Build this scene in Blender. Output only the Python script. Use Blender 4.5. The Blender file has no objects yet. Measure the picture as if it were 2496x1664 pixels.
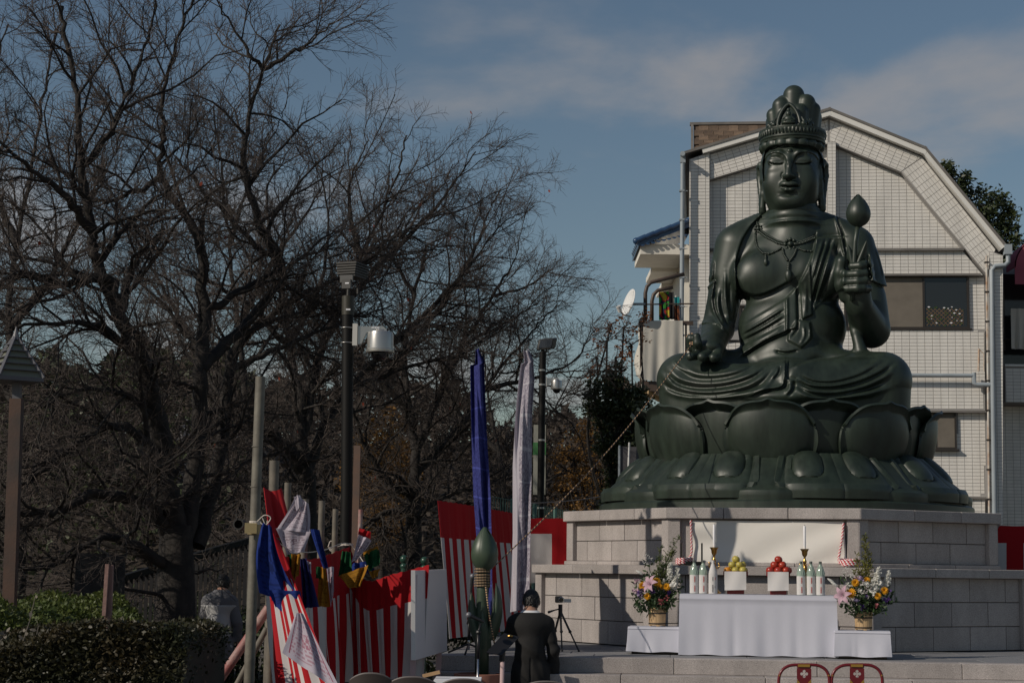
import bpy, bmesh, math, random
import numpy as np
from mathutils import Vector, Matrix
R = math.radians
rnd = random.Random(7)
scene = bpy.context.scene
COL = scene.collection

# ------------------------------------------------------------------ camera
FPX, EYE = 4400.0, 1.9
PITCH, ROLL = math.atan((1390 - 832) / FPX), 0.0125
_d = Vector((0, math.cos(PITCH), math.sin(PITCH)))
_r0 = Vector((1, 0, 0)); _u0 = Vector((0, -math.sin(PITCH), math.cos(PITCH)))
CR = math.cos(ROLL) * _r0 + math.sin(ROLL) * _u0
CU = -math.sin(ROLL) * _r0 + math.cos(ROLL) * _u0
cam_d = bpy.data.cameras.new('camera'); cam = bpy.data.objects.new('camera', cam_d)
COL.objects.link(cam); scene.camera = cam
cam_d.sensor_width = 36.0; cam_d.lens = FPX / 2496 * 36.0
cam_d.clip_start = 0.1; cam_d.clip_end = 3000
cam.matrix_world = Matrix((
    (CR.x, CU.x, -_d.x, 0), (CR.y, CU.y, -_d.y, 0), (CR.z, CU.z, -_d.z, EYE), (0, 0, 0, 1)))

# ------------------------------------------------------------------ sky and sun
SUN_AZ, SUN_EL = R(60), R(31)            # azimuth measured from -Y towards -X
sun_dir = Vector((-math.sin(SUN_AZ) * math.cos(SUN_EL), -math.cos(SUN_AZ) * math.cos(SUN_EL), math.sin(SUN_EL)))
sl = bpy.data.lights.new('sun', 'SUN'); sun = bpy.data.objects.new('sun', sl); COL.objects.link(sun)
sl.energy = 4.7; sl.angle = R(0.53); sl.color = (1.0, 0.90, 0.77)
sun.rotation_euler = sun_dir.to_track_quat('Z', 'Y').to_euler(); sun.location = (-20, -10, 30)
world = bpy.data.worlds.new('World'); scene.world = world; world.use_nodes = True
wn = world.node_tree; wn.nodes.clear()
def N(t, kind, **kw):
    n = t.nodes.new(kind)
    for k, v in kw.items(): setattr(n, k, v)
    return n
sky = N(wn, 'ShaderNodeTexSky', sky_type='NISHITA'); sky.sun_disc = False
sky.sun_elevation = SUN_EL
sky.sun_rotation = math.atan2(sun_dir.x, sun_dir.y)
sky.altitude = 30; sky.air_density = 1.2; sky.dust_density = 0.3; sky.ozone_density = 2.0
wtc = N(wn, 'ShaderNodeTexCoord')
def wmath(op, a, b=None):
    m = N(wn, 'ShaderNodeMath', operation=op)
    for i, v in enumerate((a, b)):
        if v is None: continue
        if isinstance(v, (int, float)): m.inputs[i].default_value = v
        else: wn.links.new(v, m.inputs[i])
    return m.outputs[0]
sep = N(wn, 'ShaderNodeSeparateXYZ'); wn.links.new(wtc.outputs['Generated'], sep.inputs[0])
# clouds drift on a flat layer: divide by height above the horizon
hz = wmath('MAXIMUM', wmath('ADD', sep.outputs['Z'], 0.10), 0.02)
cmb = N(wn, 'ShaderNodeCombineXYZ')
wn.links.new(wmath('DIVIDE', sep.outputs['X'], hz), cmb.inputs[0])
wn.links.new(wmath('DIVIDE', sep.outputs['Y'], hz), cmb.inputs[1])
mp = N(wn, 'ShaderNodeMapping'); wn.links.new(cmb.outputs[0], mp.inputs[0])
mp.inputs['Location'].default_value = (2.86, 2.50, 0)
mp.inputs['Scale'].default_value = (1.0, 0.62, 1)
cn = N(wn, 'ShaderNodeTexNoise'); cn.inputs['Scale'].default_value = 1.35; cn.inputs['Detail'].default_value = 7
cn.inputs['Roughness'].default_value = 0.52; cn.inputs['Distortion'].default_value = 0.25
wn.links.new(mp.outputs[0], cn.inputs['Vector'])
cr = N(wn, 'ShaderNodeValToRGB'); cr.color_ramp.elements[0].position = 0.505; cr.color_ramp.elements[1].position = 0.69
cr.color_ramp.interpolation = 'EASE'
wn.links.new(cn.outputs['Fac'], cr.inputs[0])
cmix = N(wn, 'ShaderNodeMixRGB'); cmix.inputs[2].default_value = (6.2, 5.9, 5.85, 1)
wn.links.new(wmath('MULTIPLY', cr.outputs[0], 0.72), cmix.inputs[0]); wn.links.new(sky.outputs[0], cmix.inputs[1])
bg = N(wn, 'ShaderNodeBackground'); bg.inputs[1].default_value = 0.085
wo = N(wn, 'ShaderNodeOutputWorld')
wn.links.new(cmix.outputs[0], bg.inputs[0]); wn.links.new(bg.outputs[0], wo.inputs[0])
vs = scene.view_settings; vs.view_transform = 'Standard'; vs.look = 'None'; vs.exposure = -0.75; vs.gamma = 1.0
vs.use_curve_mapping = False
scene.cycles.max_bounces = 6; scene.cycles.transparent_max_bounces = 12
scene.cycles.use_denoising = True

# ------------------------------------------------------------------ helpers
def P(px, py, Y):
    """point of the place seen at photograph pixel (px, py) at Y metres ahead"""
    v = _d + CR * ((px - 1248) / FPX) - CU * ((py - 832) / FPX)
    v = v * (Y / v.y)
    return Vector((v.x, v.y, v.z + EYE))
def PZ(px, py, z):
    """point at pixel on the horizontal plane z"""
    v = _d + CR * ((px - 1248) / FPX) - CU * ((py - 832) / FPX)
    v = v * ((z - EYE) / v.z)
    return Vector((v.x, v.y, z))
def proj(p):
    q = Vector(p) - Vector((0, 0, EYE)); w = q.dot(_d)
    return 1248 + FPX * q.dot(CR) / w, 832 - FPX * q.dot(CU) / w

class MB:
    def __init__(s): s.v = []; s.f = []; s.m = []
    def add(s, vs_, fs_, mi=0):
        o = len(s.v); s.v.extend([tuple(p) for p in vs_]); s.f.extend([tuple(i + o for i in f) for f in fs_]); s.m.extend([mi] * len(fs_)); return s
    def box(s, lo, hi, mi=0):
        x0, y0, z0 = lo; x1, y1, z1 = hi
        return s.add([(x0,y0,z0),(x1,y0,z0),(x1,y1,z0),(x0,y1,z0),(x0,y0,z1),(x1,y0,z1),(x1,y1,z1),(x0,y1,z1)],
              [(3,2,1,0),(4,5,6,7),(0,1,5,4),(1,2,6,5),(2,3,7,6),(3,0,4,7)], mi)
    def obox(s, c, ax, ay, az, mi=0):
        """box with centre c and three half-axis vectors"""
        c = Vector(c); ax, ay, az = Vector(ax), Vector(ay), Vector(az)
        V = [c + sx*ax + sy*ay + sz*az for sz in (-1,1) for sx, sy in ((-1,-1),(1,-1),(1,1),(-1,1))]
        return s.add(V, [(3,2,1,0),(4,5,6,7),(0,1,5,4),(1,2,6,5),(2,3,7,6),(3,0,4,7)], mi)
    def bar(s, a, b, w, h=None, up=(0,0,1), mi=0):
        a, b = Vector(a), Vector(b); d = (b - a); L = d.length
        if L < 1e-6: return s
        d /= L; u = Vector(up); x = d.cross(u)
        if x.length < 1e-3: x = d.cross(Vector((1,0,0)))
        x.normalize(); u = x.cross(d)
        return s.obox((a + b) / 2, x * w / 2, d * L / 2, u * (h or w) / 2, mi)
    def tube(s, pts, rad, n=8, cap=True, mi=0):
        pts = [Vector(p) for p in pts]; m = len(pts)
        if not hasattr(rad, '__len__'): rad = [rad] * m
        V = []; F = []
        prev = None
        for i, p in enumerate(pts):
            t = (pts[min(i+1, m-1)] - pts[max(i-1, 0)])
            if t.length < 1e-9: t = Vector((0,0,1))
            t.normalize()
            if prev is None:
                x = t.cross(Vector((0,0,1)))
                if x.length < 1e-3: x = t.cross(Vector((1,0,0)))
            else:
                x = prev - t * prev.dot(t)
                if x.length < 1e-4: x = t.cross(Vector((0,1,0.3)))
            x.normalize(); prev = x; y = t.cross(x)
            for k in range(n):
                a = 2*math.pi*k/n
                V.append(p + (x*math.cos(a) + y*math.sin(a)) * rad[i])
        for i in range(m-1):
            for k in range(n):
                k2 = (k+1) % n
                F.append((i*n+k, i*n+k2, (i+1)*n+k2, (i+1)*n+k))
        if cap:
            F.append(tuple(range(n-1, -1, -1))); F.append(tuple((m-1)*n+k for k in range(n)))
        return s.add(V, F, mi)
    def lathe(s, prof, c=(0,0,0), n=16, mi=0, ax=None):
        """prof: list of (r, z) bottom to top around the vertical through c"""
        c = Vector(c); V = []; F = []; m = len(prof)
        if ax is not None:
            q = Vector((0,0,1)).rotation_difference(Vector(ax).normalized())
        for r_, z_ in prof:
            for k in range(n):
                a = 2*math.pi*k/n; p = Vector((r_*math.cos(a), r_*math.sin(a), z_))
                if ax is not None: p = q @ p
                V.append(c + p)
        for i in range(m-1):
            for k in range(n):
                k2 = (k+1) % n
                F.append((i*n+k, i*n+k2, (i+1)*n+k2, (i+1)*n+k))
        F.append(tuple(range(n-1, -1, -1))); F.append(tuple((m-1)*n+k for k in range(n)))
        return s.add(V, F, mi)
    def ball(s, c, r, n=10, m=7, mi=0, sc=(1,1,1)):
        c = Vector(c); V = [c + Vector((0,0,-r*sc[2]))]; F = []
        for i in range(1, m):
            t = -math.pi/2 + math.pi*i/m
            for k in range(n):
                a = 2*math.pi*k/n
                V.append(c + Vector((r*sc[0]*math.cos(t)*math.cos(a), r*sc[1]*math.cos(t)*math.sin(a), r*sc[2]*math.sin(t))))
        V.append(c + Vector((0,0,r*sc[2]))); e = len(V)-1
        for k in range(n): F.append((0, 1+(k+1)%n, 1+k))
        for i in range(m-2):
            for k in range(n):
                a = 1+i*n+k; b = 1+i*n+(k+1)%n; F.append((a, b, b+n, a+n))
        for k in range(n): F.append((e, 1+(m-2)*n+k, 1+(m-2)*n+(k+1)%n))
        return s.add(V, F, mi)
    def grid(s, pts2d, mi=0, close=False):
        """pts2d: rows of points"""
        nr = len(pts2d); nc = len(pts2d[0]); V = [p for r_ in pts2d for p in r_]; F = []
        for i in range(nr-1):
            for j in range(nc-1):
                F.append((i*nc+j, i*nc+j+1, (i+1)*nc+j+1, (i+1)*nc+j))
        return s.add(V, F, mi)
    def slab(s, pts2d, th, mi=0, mi2=None):
        """a sheet with thickness: rows of points, offset along local normals"""
        nr = len(pts2d); nc = len(pts2d[0])
        A = [[Vector(p) for p in r_] for r_ in pts2d]; B = []
        for i in range(nr):
            row = []
            for j in range(nc):
                u = A[min(i+1,nr-1)][j] - A[max(i-1,0)][j]; w = A[i][min(j+1,nc-1)] - A[i][max(j-1,0)]
                nn = u.cross(w)
                if nn.length < 1e-12: nn = Vector((0,0,1))
                row.append(A[i][j] + nn.normalized() * th)
            B.append(row)
        o = nr*nc; V = [p for r_ in A for p in r_] + [p for r_ in B for p in r_]; F = []; 
        for i in range(nr-1):
            for j in range(nc-1):
                a = i*nc+j; F.append((a, a+1, a+nc+1, a+nc)); F.append((o+a+nc, o+a+nc+1, o+a+1, o+a))
        for i in range(nr-1):
            a = i*nc; F.append((a, a+nc, o+a+nc, o+a)); a = i*nc+nc-1; F.append((a+nc, a, o+a, o+a+nc))
        for j in range(nc-1):
            F.append((j+1, j, o+j, o+j+1)); a = (nr-1)*nc+j; F.append((a, a+1, o+a+1, o+a))
        return s.add(V, F, mi)
    def prism(s, poly, off, mi=0):
        """closed polygon (list of points) extruded by vector off"""
        n = len(poly); off = Vector(off); A = [Vector(p) for p in poly]
        V = A + [p + off for p in A]
        F = [tuple(range(n-1,-1,-1)), tuple(range(n, 2*n))] + [(i, (i+1)%n, n+(i+1)%n, n+i) for i in range(n)]
        return s.add(V, F, mi)

def mesh_of(mb, name, loc=(0,0,0), smooth=False, mats=(), angle=None):
    me = bpy.data.meshes.new(name); l = Vector(loc)
    if l.length > 0: vv = [(x-l.x, y-l.y, z-l.z) for x, y, z in mb.v]
    else: vv = mb.v
    me.from_pydata(vv, [], mb.f)
    for m in mats: me.materials.append(m)
    if len(mats) > 1: me.polygons.foreach_set('material_index', mb.m)
    if smooth: 
        me.polygons.foreach_set('use_smooth', [True]*len(me.polygons))
        if angle: 
            try: me.set_sharp_from_angle(angle=R(angle))
            except Exception: pass
    me.update()
    return me
def tag(o, label=None, cat=None, group=None, kind=None):
    if label: o['label'] = label
    if cat: o['category'] = cat
    if group: o['group'] = group
    if kind: o['kind'] = kind
    return o
def thing(name, loc, label, cat, group=None, rz=0.0):
    o = bpy.data.objects.new(name, None); COL.objects.link(o); o.location = loc; o.rotation_euler = (0,0,rz)
    o.empty_display_size = 0.1
    return tag(o, label, cat, group)
def _root_loc(p):
    l = Vector(p.location)
    while p.parent is not None: p = p.parent; l = l + Vector(p.location)
    return l
def part(name, mb, mats, parent, smooth=False, local=False, angle=None, label=None, kind=None):
    """a mesh under its thing; mb holds world points unless local"""
    if not isinstance(mats, (list, tuple)): mats = [mats]
    me = mesh_of(mb, name, (0,0,0) if local else _root_loc(parent), smooth, mats, angle)
    o = bpy.data.objects.new(name, me); COL.objects.link(o); o.parent = parent
    if label: o['label'] = label
    if kind: o['kind'] = kind
    return o
def single(name, mb, mats, loc, label=None, cat=None, group=None, kind=None, smooth=False, angle=None):
    """a thing that is one mesh"""
    if not isinstance(mats, (list, tuple)): mats = [mats]
    me = mesh_of(mb, name, loc, smooth, mats, angle)
    o = bpy.data.objects.new(name, me); COL.objects.link(o); o.location = loc
    return tag(o, label, cat, group, kind)
def inst(name, me, parent, loc, rot=None, scale=None):
    o = bpy.data.objects.new(name, me); COL.objects.link(o); o.parent = parent; o.location = loc
    if rot is not None: o.rotation_euler = rot
    if scale is not None: o.scale = scale
    return o
def copy_tree(o, parent=None):
    c = o.copy(); COL.objects.link(c); c.parent = parent
    for ch in list(o.children): copy_tree(ch, c)
    return c

# ------------------------------------------------------------------ materials
def mat(name, col, rough=0.6, metal=0.0, var=0.0, vscale=4.0, col2=None, bump=0.0, bscale=40.0, spec=0.5,
        trans=0.0, alpha=None, sss=0, coat=0, detail=4, objvar=0.0):
    m = bpy.data.materials.new(name); m.use_nodes = True; t = m.node_tree; t.nodes.clear()
    out = N(t, 'ShaderNodeOutputMaterial'); b = N(t, 'ShaderNodeBsdfPrincipled')
    t.links.new(b.outputs[0], out.inputs[0])
    b.inputs['Base Color'].default_value = (*col, 1); b.inputs['Roughness'].default_value = rough
    b.inputs['Metallic'].default_value = metal; b.inputs['Specular IOR Level'].default_value = spec
    b.inputs['Coat Weight'].default_value = coat
    tc = N(t, 'ShaderNodeTexCoord')
    src = None
    if var > 0 or col2:
        nz = N(t, 'ShaderNodeTexNoise'); nz.inputs['Scale'].default_value = vscale; nz.inputs['Detail'].default_value = detail
        t.links.new(tc.outputs['Object'], nz.inputs['Vector'])
        rp = N(t, 'ShaderNodeValToRGB'); t.links.new(nz.outputs['Fac'], rp.inputs[0])
        rp.color_ramp.elements[0].position = 0.32; rp.color_ramp.elements[1].position = 0.68
        a = col; c2 = col2 or tuple(min(1, c*(1+var)) for c in col)
        a2 = tuple(c*(1-var) for c in col) if not col2 else col
        rp.color_ramp.elements[0].color = (*a2, 1); rp.color_ramp.elements[1].color = (*c2, 1)
        src = rp.outputs[0]
    if objvar > 0:
        oi = N(t, 'ShaderNodeObjectInfo'); mr = N(t, 'ShaderNodeMapRange')
        t.links.new(oi.outputs['Random'], mr.inputs[0]); mr.inputs[3].default_value = 1-objvar; mr.inputs[4].default_value = 1+objvar
        mx = N(t, 'ShaderNodeVectorMath', operation='SCALE')
        if src: t.links.new(src, mx.inputs[0])
        else: mx.inputs[0].default_value = col
        t.links.new(mr.outputs[0], mx.inputs['Scale']); src = mx.outputs[0]
    if src: t.links.new(src, b.inputs['Base Color'])
    if bump > 0:
        n2 = N(t, 'ShaderNodeTexNoise'); n2.inputs['Scale'].default_value = bscale; n2.inputs['Detail'].default_value = 3
        t.links.new(tc.outputs['Object'], n2.inputs['Vector'])
        bp = N(t, 'ShaderNodeBump'); bp.inputs['Strength'].default_value = bump; bp.inputs['Distance'].default_value = 0.02
        t.links.new(n2.outputs['Fac'], bp.inputs['Height']); t.links.new(bp.outputs[0], b.inputs['Normal'])
    if trans > 0:   # thin cloth or leaf: light comes through
        tr = N(t, 'ShaderNodeBsdfTranslucent'); mxs = N(t, 'ShaderNodeMixShader'); mxs.inputs[0].default_value = trans
        if src: t.links.new(src, tr.inputs[0])
        else: tr.inputs[0].default_value = (*col, 1)
        t.links.new(b.outputs[0], mxs.inputs[1]); t.links.new(tr.outputs[0], mxs.inputs[2])
        t.links.new(mxs.outputs[0], out.inputs[0])
    return m
def attr_mat(name, attr='Col', rough=0.7, trans=0.0, bump=0, bscale=60, spec=0.3):
    """a printed or dyed cloth: its flat pattern is stored as a colour per face"""
    m = mat(name, (0.5,0.5,0.5), rough, trans=trans, bump=bump, bscale=bscale, spec=spec); t = m.node_tree
    a = N(t, 'ShaderNodeAttribute', attribute_name=attr)
    for n in t.nodes:
        if n.type == 'BSDF_PRINCIPLED': t.links.new(a.outputs['Color'], n.inputs['Base Color'])
        if n.type == 'BSDF_TRANSLUCENT': t.links.new(a.outputs['Color'], n.inputs[0])
    return m
M = {}
# ================================================================== the bronze statue
SC = Vector((4.06, 26.8, 0)); SYAW = R(14)
_sf = Vector((-math.sin(SYAW), -math.cos(SYAW), 0)); _sr = Vector((math.cos(SYAW), -math.sin(SYAW), 0))
SEAT_Z = 4.22; PLINTH_Z = 2.76
def L(px, py, f):
    """statue-local point (x right, y back, z up) seen at pixel px,py with forward offset f"""
    v = _d + CR * ((px - 1248) / FPX) - CU * ((py - 832) / FPX)
    o = Vector((0,0,EYE)); t = (f - (o - SC).dot(_sf)) / v.dot(_sf)
    q = o + v * t - SC
    return np.array((q.dot(_sr), -q.dot(_sf), q.z))
def z1(x, y): return 1680 + x/3.136, 180 + y/3.136
def z2(x, y): return 1560 + x/3.136, 480 + y/3.136
def Lz1(x, y, f): return L(*z1(x, y), f)
def Lz2(x, y, f): return L(*z2(x, y), f)
def crom(pts, n=5):
    Q = [np.array(q, float) for q in pts]; Q = [2*Q[0]-Q[1]] + Q + [2*Q[-1]-Q[-2]]; out = []
    for i in range(1, len(Q)-2):
        a, b, c, d = Q[i-1:i+3]
        for k in range(n):
            t = k/n; out.append(.5*(2*b + (c-a)*t + (2*a-5*b+4*c-d)*t*t + (3*b-a-3*c+d)*t**3))
    out.append(Q[-2]); return out
class SDF:
    def __init__(s, lo, hi, h):
        s.lo = np.array(lo, np.float32); s.h = h
        s.n = np.ceil((np.array(hi) - np.array(lo)) / h).astype(int) + 1
        s.F = np.full(tuple(s.n), 1.0, np.float32)
        s.ax = [ (s.lo[i] + h*np.arange(s.n[i])).astype(np.float32) for i in range(3)]
    def _win(s, lo, hi):
        a = np.clip(np.floor((np.array(lo) - s.lo)/s.h).astype(int), 0, s.n)
        b = np.clip(np.ceil((np.array(hi) - s.lo)/s.h).astype(int) + 1, 0, s.n)
        return tuple(slice(a[i], b[i]) for i in range(3))
    def _g(s, w): return s.ax[0][w[0]][:,None,None], s.ax[1][w[1]][None,:,None], s.ax[2][w[2]][None,None,:]
    def _un(s, w, d, k):
        if min(s.F[w].shape) == 0: return
        a = s.F[w]
        if k > 0:
            hh = np.maximum(k - np.abs(a - d), 0) / k
            s.F[w] = np.minimum(a, d) - hh*hh*k*0.25
        else: s.F[w] = np.minimum(a, d)
    def _sub(s, w, d, k):
        if min(s.F[w].shape) == 0: return
        a = s.F[w]; hh = np.maximum(k - np.abs(a + d), 0) / max(k, 1e-6)
        s.F[w] = np.maximum(a, -d) + hh*hh*k*0.25
    def ell(s, c, r, k=0.05, rot=None, sub=False):
        c = np.array(c, np.float32); r = np.array(r, np.float32); mr = r.max() + k + 0.06
        w = s._win(c - mr, c + mr); x, y, z = s._g(w); x = x-c[0]; y = y-c[1]; z = z-c[2]
        if rot is not None:
            Mx = rot; X = Mx[0][0]*x+Mx[0][1]*y+Mx[0][2]*z; Y = Mx[1][0]*x+Mx[1][1]*y+Mx[1][2]*z; Z = Mx[2][0]*x+Mx[2][1]*y+Mx[2][2]*z
            x, y, z = X, Y, Z
        k0 = np.sqrt((x/r[0])**2 + (y/r[1])**2 + (z/r[2])**2) + 1e-6
        k1 = np.sqrt((x/r[0]**2)**2 + (y/r[1]**2)**2 + (z/r[2]**2)**2) + 1e-6
        d = k0*(k0-1)/k1
        (s._sub if sub else s._un)(w, d, k)
    def cone(s, a, b, ra, rb, k=0.05, sub=False):
        a = np.array(a, np.float32); b = np.array(b, np.float32); m = max(ra, rb) + k + 0.05
        w = s._win(np.minimum(a,b)-m, np.maximum(a,b)+m); x, y, z = s._g(w)
        ab = b-a; L2 = float((ab**2).sum()) + 1e-9
        t = np.clip(((x-a[0])*ab[0] + (y-a[1])*ab[1] + (z-a[2])*ab[2]) / L2, 0, 1)
        d = np.sqrt((x-a[0]-t*ab[0])**2 + (y-a[1]-t*ab[1])**2 + (z-a[2]-t*ab[2])**2) - (ra + (rb-ra)*t)
        (s._sub if sub else s._un)(w, d, k)
    def chain(s, pts, rad, k=0.03):
        for i in range(len(pts)-1): s.cone(pts[i], pts[i+1], rad[i], rad[i+1], k)
    def clip_below(s, z0):
        s.F[:] = np.maximum(s.F, z0 - s.ax[2][None,None,:])
    def relief(s, items, band=0.10):
        """sculpted lines: each is a chain of pixel positions on the front of the figure"""
        F = s.F; idx = np.argwhere(np.abs(F) < band)
        p = np.stack([s.ax[i][idx[:,i]] for i in range(3)], 1).astype(np.float32)
        W = SC.x + p[:,0]*_sr.x - p[:,1]*_sf.x, SC.y + p[:,0]*_sr.y - p[:,1]*_sf.y, p[:,2] - EYE
        dep = W[0]*_d.x + W[1]*_d.y + W[2]*_d.z
        U = 1248 + FPX*(W[0]*CR.x + W[1]*CR.y + W[2]*CR.z)/dep
        V = 832 - FPX*(W[0]*CU.x + W[1]*CU.y + W[2]*CU.z)/dep
        f = -p[:,1]; disp = np.zeros(len(p), np.float32)
        for it in items:
            kind, pts, w, h = it[:4]; fmin = it[4] if len(it) > 4 else 0.0; fmax = it[5] if len(it) > 5 else 9
            P2 = np.array(pts if kind == 'poly' or len(pts) < 3 else crom(pts), np.float32); m = w*3 + 2 if kind != 'step' else w*4+2
            if kind == 'poly': m = w*2
            sel = np.nonzero((U > P2[:,0].min()-m) & (U < P2[:,0].max()+m) & (V > P2[:,1].min()-m) & (V < P2[:,1].max()+m) & (f > fmin) & (f < fmax))[0]
            if len(sel) == 0: continue
            u, v = U[sel], V[sel]; best = np.full(len(sel), 1e9, np.float32); side = np.zeros(len(sel), np.float32); tt = np.zeros(len(sel), np.float32)
            n = len(P2); seg = range(n) if kind == 'poly' else range(n-1)
            inside = np.zeros(len(sel), bool)
            for i in seg:
                a = P2[i]; b = P2[(i+1) % n]; ab = b-a; l2 = float((ab**2).sum())+1e-9
                t = np.clip(((u-a[0])*ab[0] + (v-a[1])*ab[1])/l2, 0, 1)
                dx = u-a[0]-t*ab[0]; dy = v-a[1]-t*ab[1]; dd = np.sqrt(dx*dx+dy*dy)
                c = dd < best; best[c] = dd[c]; side[c] = np.sign(ab[0]*dy - ab[1]*dx)[c]; tt[c] = ((i + t)/max(1, n-1))[c]
                if kind == 'poly':
                    cnd = ((a[1] > v) != (b[1] > v)); xx = ab[0]*(v-a[1])/(ab[1] if abs(ab[1]) > 1e-6 else 1e-6) + a[0]
                    inside ^= cnd & (u < xx)
            if kind == 'ridge':      # tapers to both ends
                tp = np.clip(np.minimum(tt, 1-tt)*5, 0.15, 1); g = h*tp*np.exp(-(best/w)**2)
            elif kind == 'groove':
                tp = np.clip(np.minimum(tt, 1-tt)*8, 0.2, 1); g = -h*tp*np.exp(-(best/w)**2)
            elif kind == 'step':     # edge of a cloth: raised on the right-hand side of the line
                sd = best*side; g = h*np.tanh(sd/1.3)*np.exp(-(best/(w))**1.3)
            elif kind == 'poly':     # a raised panel
                sd = np.where(inside, best, -best); g = h*np.clip(0.5 + sd/(2*w), 0, 1)
            disp[sel] += g
        F[idx[:,0], idx[:,1], idx[:,2]] -= disp
    def surf(s, px, py, f0=1.7, f1=-0.6):
        """front surface point under a pixel"""
        for i in range(400):
            f = f0 + (f1-f0)*i/400; q = L(px, py, f); j = np.round((q - s.lo)/s.h).astype(int)
            if np.all(j >= 0) and np.all(j < s.n) and s.F[tuple(j)] < 0: return q
        return None
    def mesh(s, name, mats):
        F = s.F; F[0] = np.maximum(F[0], .01); F[-1] = np.maximum(F[-1], .01); F[:,0] = np.maximum(F[:,0], .01); F[:,-1] = np.maximum(F[:,-1], .01)
        F[:,:,0] = np.maximum(F[:,:,0], .01); F[:,:,-1] = np.maximum(F[:,:,-1], .01)
        S = F < 0; nx, ny, nz = F.shape
        cnt = np.zeros((nx-1, ny-1, nz-1), np.uint8)
        for dx in (0,1):
            for dy in (0,1):
                for dz in (0,1): cnt += S[dx:nx-1+dx, dy:ny-1+dy, dz:nz-1+dz]
        act = np.argwhere((cnt > 0) & (cnt < 8)); del cnt
        vid = np.full((nx-1, ny-1, nz-1), -1, np.int32); vid[act[:,0], act[:,1], act[:,2]] = np.arange(len(act))
        acc = np.zeros((len(act), 3), np.float64); num = np.zeros(len(act))
        cor = [(dx,dy,dz) for dx in (0,1) for dy in (0,1) for dz in (0,1)]
        val = {c: F[act[:,0]+c[0], act[:,1]+c[1], act[:,2]+c[2]] for c in cor}
        for c in cor:
            for ax in range(3):
                if c[ax]: continue
                c2 = tuple(1 if i == ax else c[i] for i in range(3)); a, b = val[c], val[c2]
                x = (a < 0) != (b < 0); t = np.where(x, a/(a-b+1e-12), 0)
                for i in range(3): acc[:,i] += np.where(x, c[i] + (t if i == ax else 0), 0)
                num += x
        pos = (act + acc/num[:,None])*s.h + s.lo
        Q = []
        for ax in range(3):
            A = S; B = np.roll(S, -1, ax); e = np.argwhere(A != B)
            e = e[(e[:,ax] < F.shape[ax]-1)]
            o1, o2 = [(1,2),(2,0),(0,1)][ax]
            e = e[(e[:,o1] > 0) & (e[:,o2] > 0) & (e[:,o1] < F.shape[o1]-1) & (e[:,o2] < F.shape[o2]-1)]
            d1 = np.zeros(3, int); d1[o1] = 1; d2 = np.zeros(3, int); d2[o2] = 1
            g = lambda q: vid[q[:,0], q[:,1], q[:,2]]
            q = np.stack([g(e-d1-d2), g(e-d2), g(e), g(e-d1)], 1)
            fl = S[e[:,0], e[:,1], e[:,2]]
            q[~fl] = q[~fl][:, ::-1]
            Q.append(q)
        Q = np.concatenate(Q); Q = Q[(Q >= 0).all(1)]
        me = bpy.data.meshes.new(name); nv = len(pos)
        me.vertices.add(nv); me.vertices.foreach_set('co', pos.astype(np.float32).ravel())
        me.loops.add(len(Q)*4); me.loops.foreach_set('vertex_index', Q.astype(np.int32).ravel())
        me.polygons.add(len(Q)); me.polygons.foreach_set('loop_start', np.arange(len(Q), dtype=np.int32)*4)
        me.polygons.foreach_set('use_smooth', np.ones(len(Q), bool))
        for m in mats: me.materials.append(m)
        me.update(calc_edges=True); me.validate()
        return me

M['bronze'] = mat('green_bronze', (0.016,0.026,0.0185), 0.43, metal=0.06, col2=(0.024,0.036,0.025), vscale=2.2, bump=0.05, bscale=9, spec=0.60)
def patina(m):
    t = m.node_tree; b = [n for n in t.nodes if n.type == 'BSDF_PRINCIPLED'][0]; src = b.inputs['Base Color'].links[0].from_socket; geo = N(t, 'ShaderNodeNewGeometry')
    mp_ = N(t, 'ShaderNodeMapping'); mp_.inputs['Scale'].default_value = (7, 7, .9); t.links.new(geo.outputs['Position'], mp_.inputs[0])
    nz = N(t, 'ShaderNodeTexNoise'); nz.inputs['Scale'].default_value = 1.0; nz.inputs['Detail'].default_value = 6; nz.inputs['Roughness'].default_value = .65; t.links.new(mp_.outputs[0], nz.inputs['Vector'])
    mr = N(t, 'ShaderNodeMapRange'); t.links.new(nz.outputs['Fac'], mr.inputs[0]); mr.inputs[1].default_value = .3; mr.inputs[2].default_value = .7; mr.inputs[3].default_value = .66; mr.inputs[4].default_value = 1.32
    n3 = N(t, 'ShaderNodeTexNoise'); n3.inputs['Scale'].default_value = 38; n3.inputs['Detail'].default_value = 4; t.links.new(geo.outputs['Position'], n3.inputs['Vector'])
    m3 = N(t, 'ShaderNodeMapRange'); t.links.new(n3.outputs['Fac'], m3.inputs[0]); m3.inputs[3].default_value = .90; m3.inputs[4].default_value = 1.10
    mm = N(t, 'ShaderNodeMath', operation='MULTIPLY'); t.links.new(mr.outputs[0], mm.inputs[0]); t.links.new(m3.outputs[0], mm.inputs[1])
    sc_ = N(t, 'ShaderNodeVectorMath', operation='SCALE'); t.links.new(src, sc_.inputs[0]); t.links.new(mm.outputs[0], sc_.inputs['Scale']); t.links.new(sc_.outputs[0], b.inputs['Base Color'])
    r_ = N(t, 'ShaderNodeMapRange'); t.links.new(nz.outputs['Fac'], r_.inputs[0]); r_.inputs[3].default_value = .36; r_.inputs[4].default_value = .54; t.links.new(r_.outputs[0], b.inputs['Roughness'])
patina(M['bronze'])
statue = thing('seated_statue', (SC.x, SC.y, SEAT_Z), 'large dark green bronze seated statue with crown, cross-legged on lotus pedestal', 'statue', rz=-SYAW)
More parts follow.
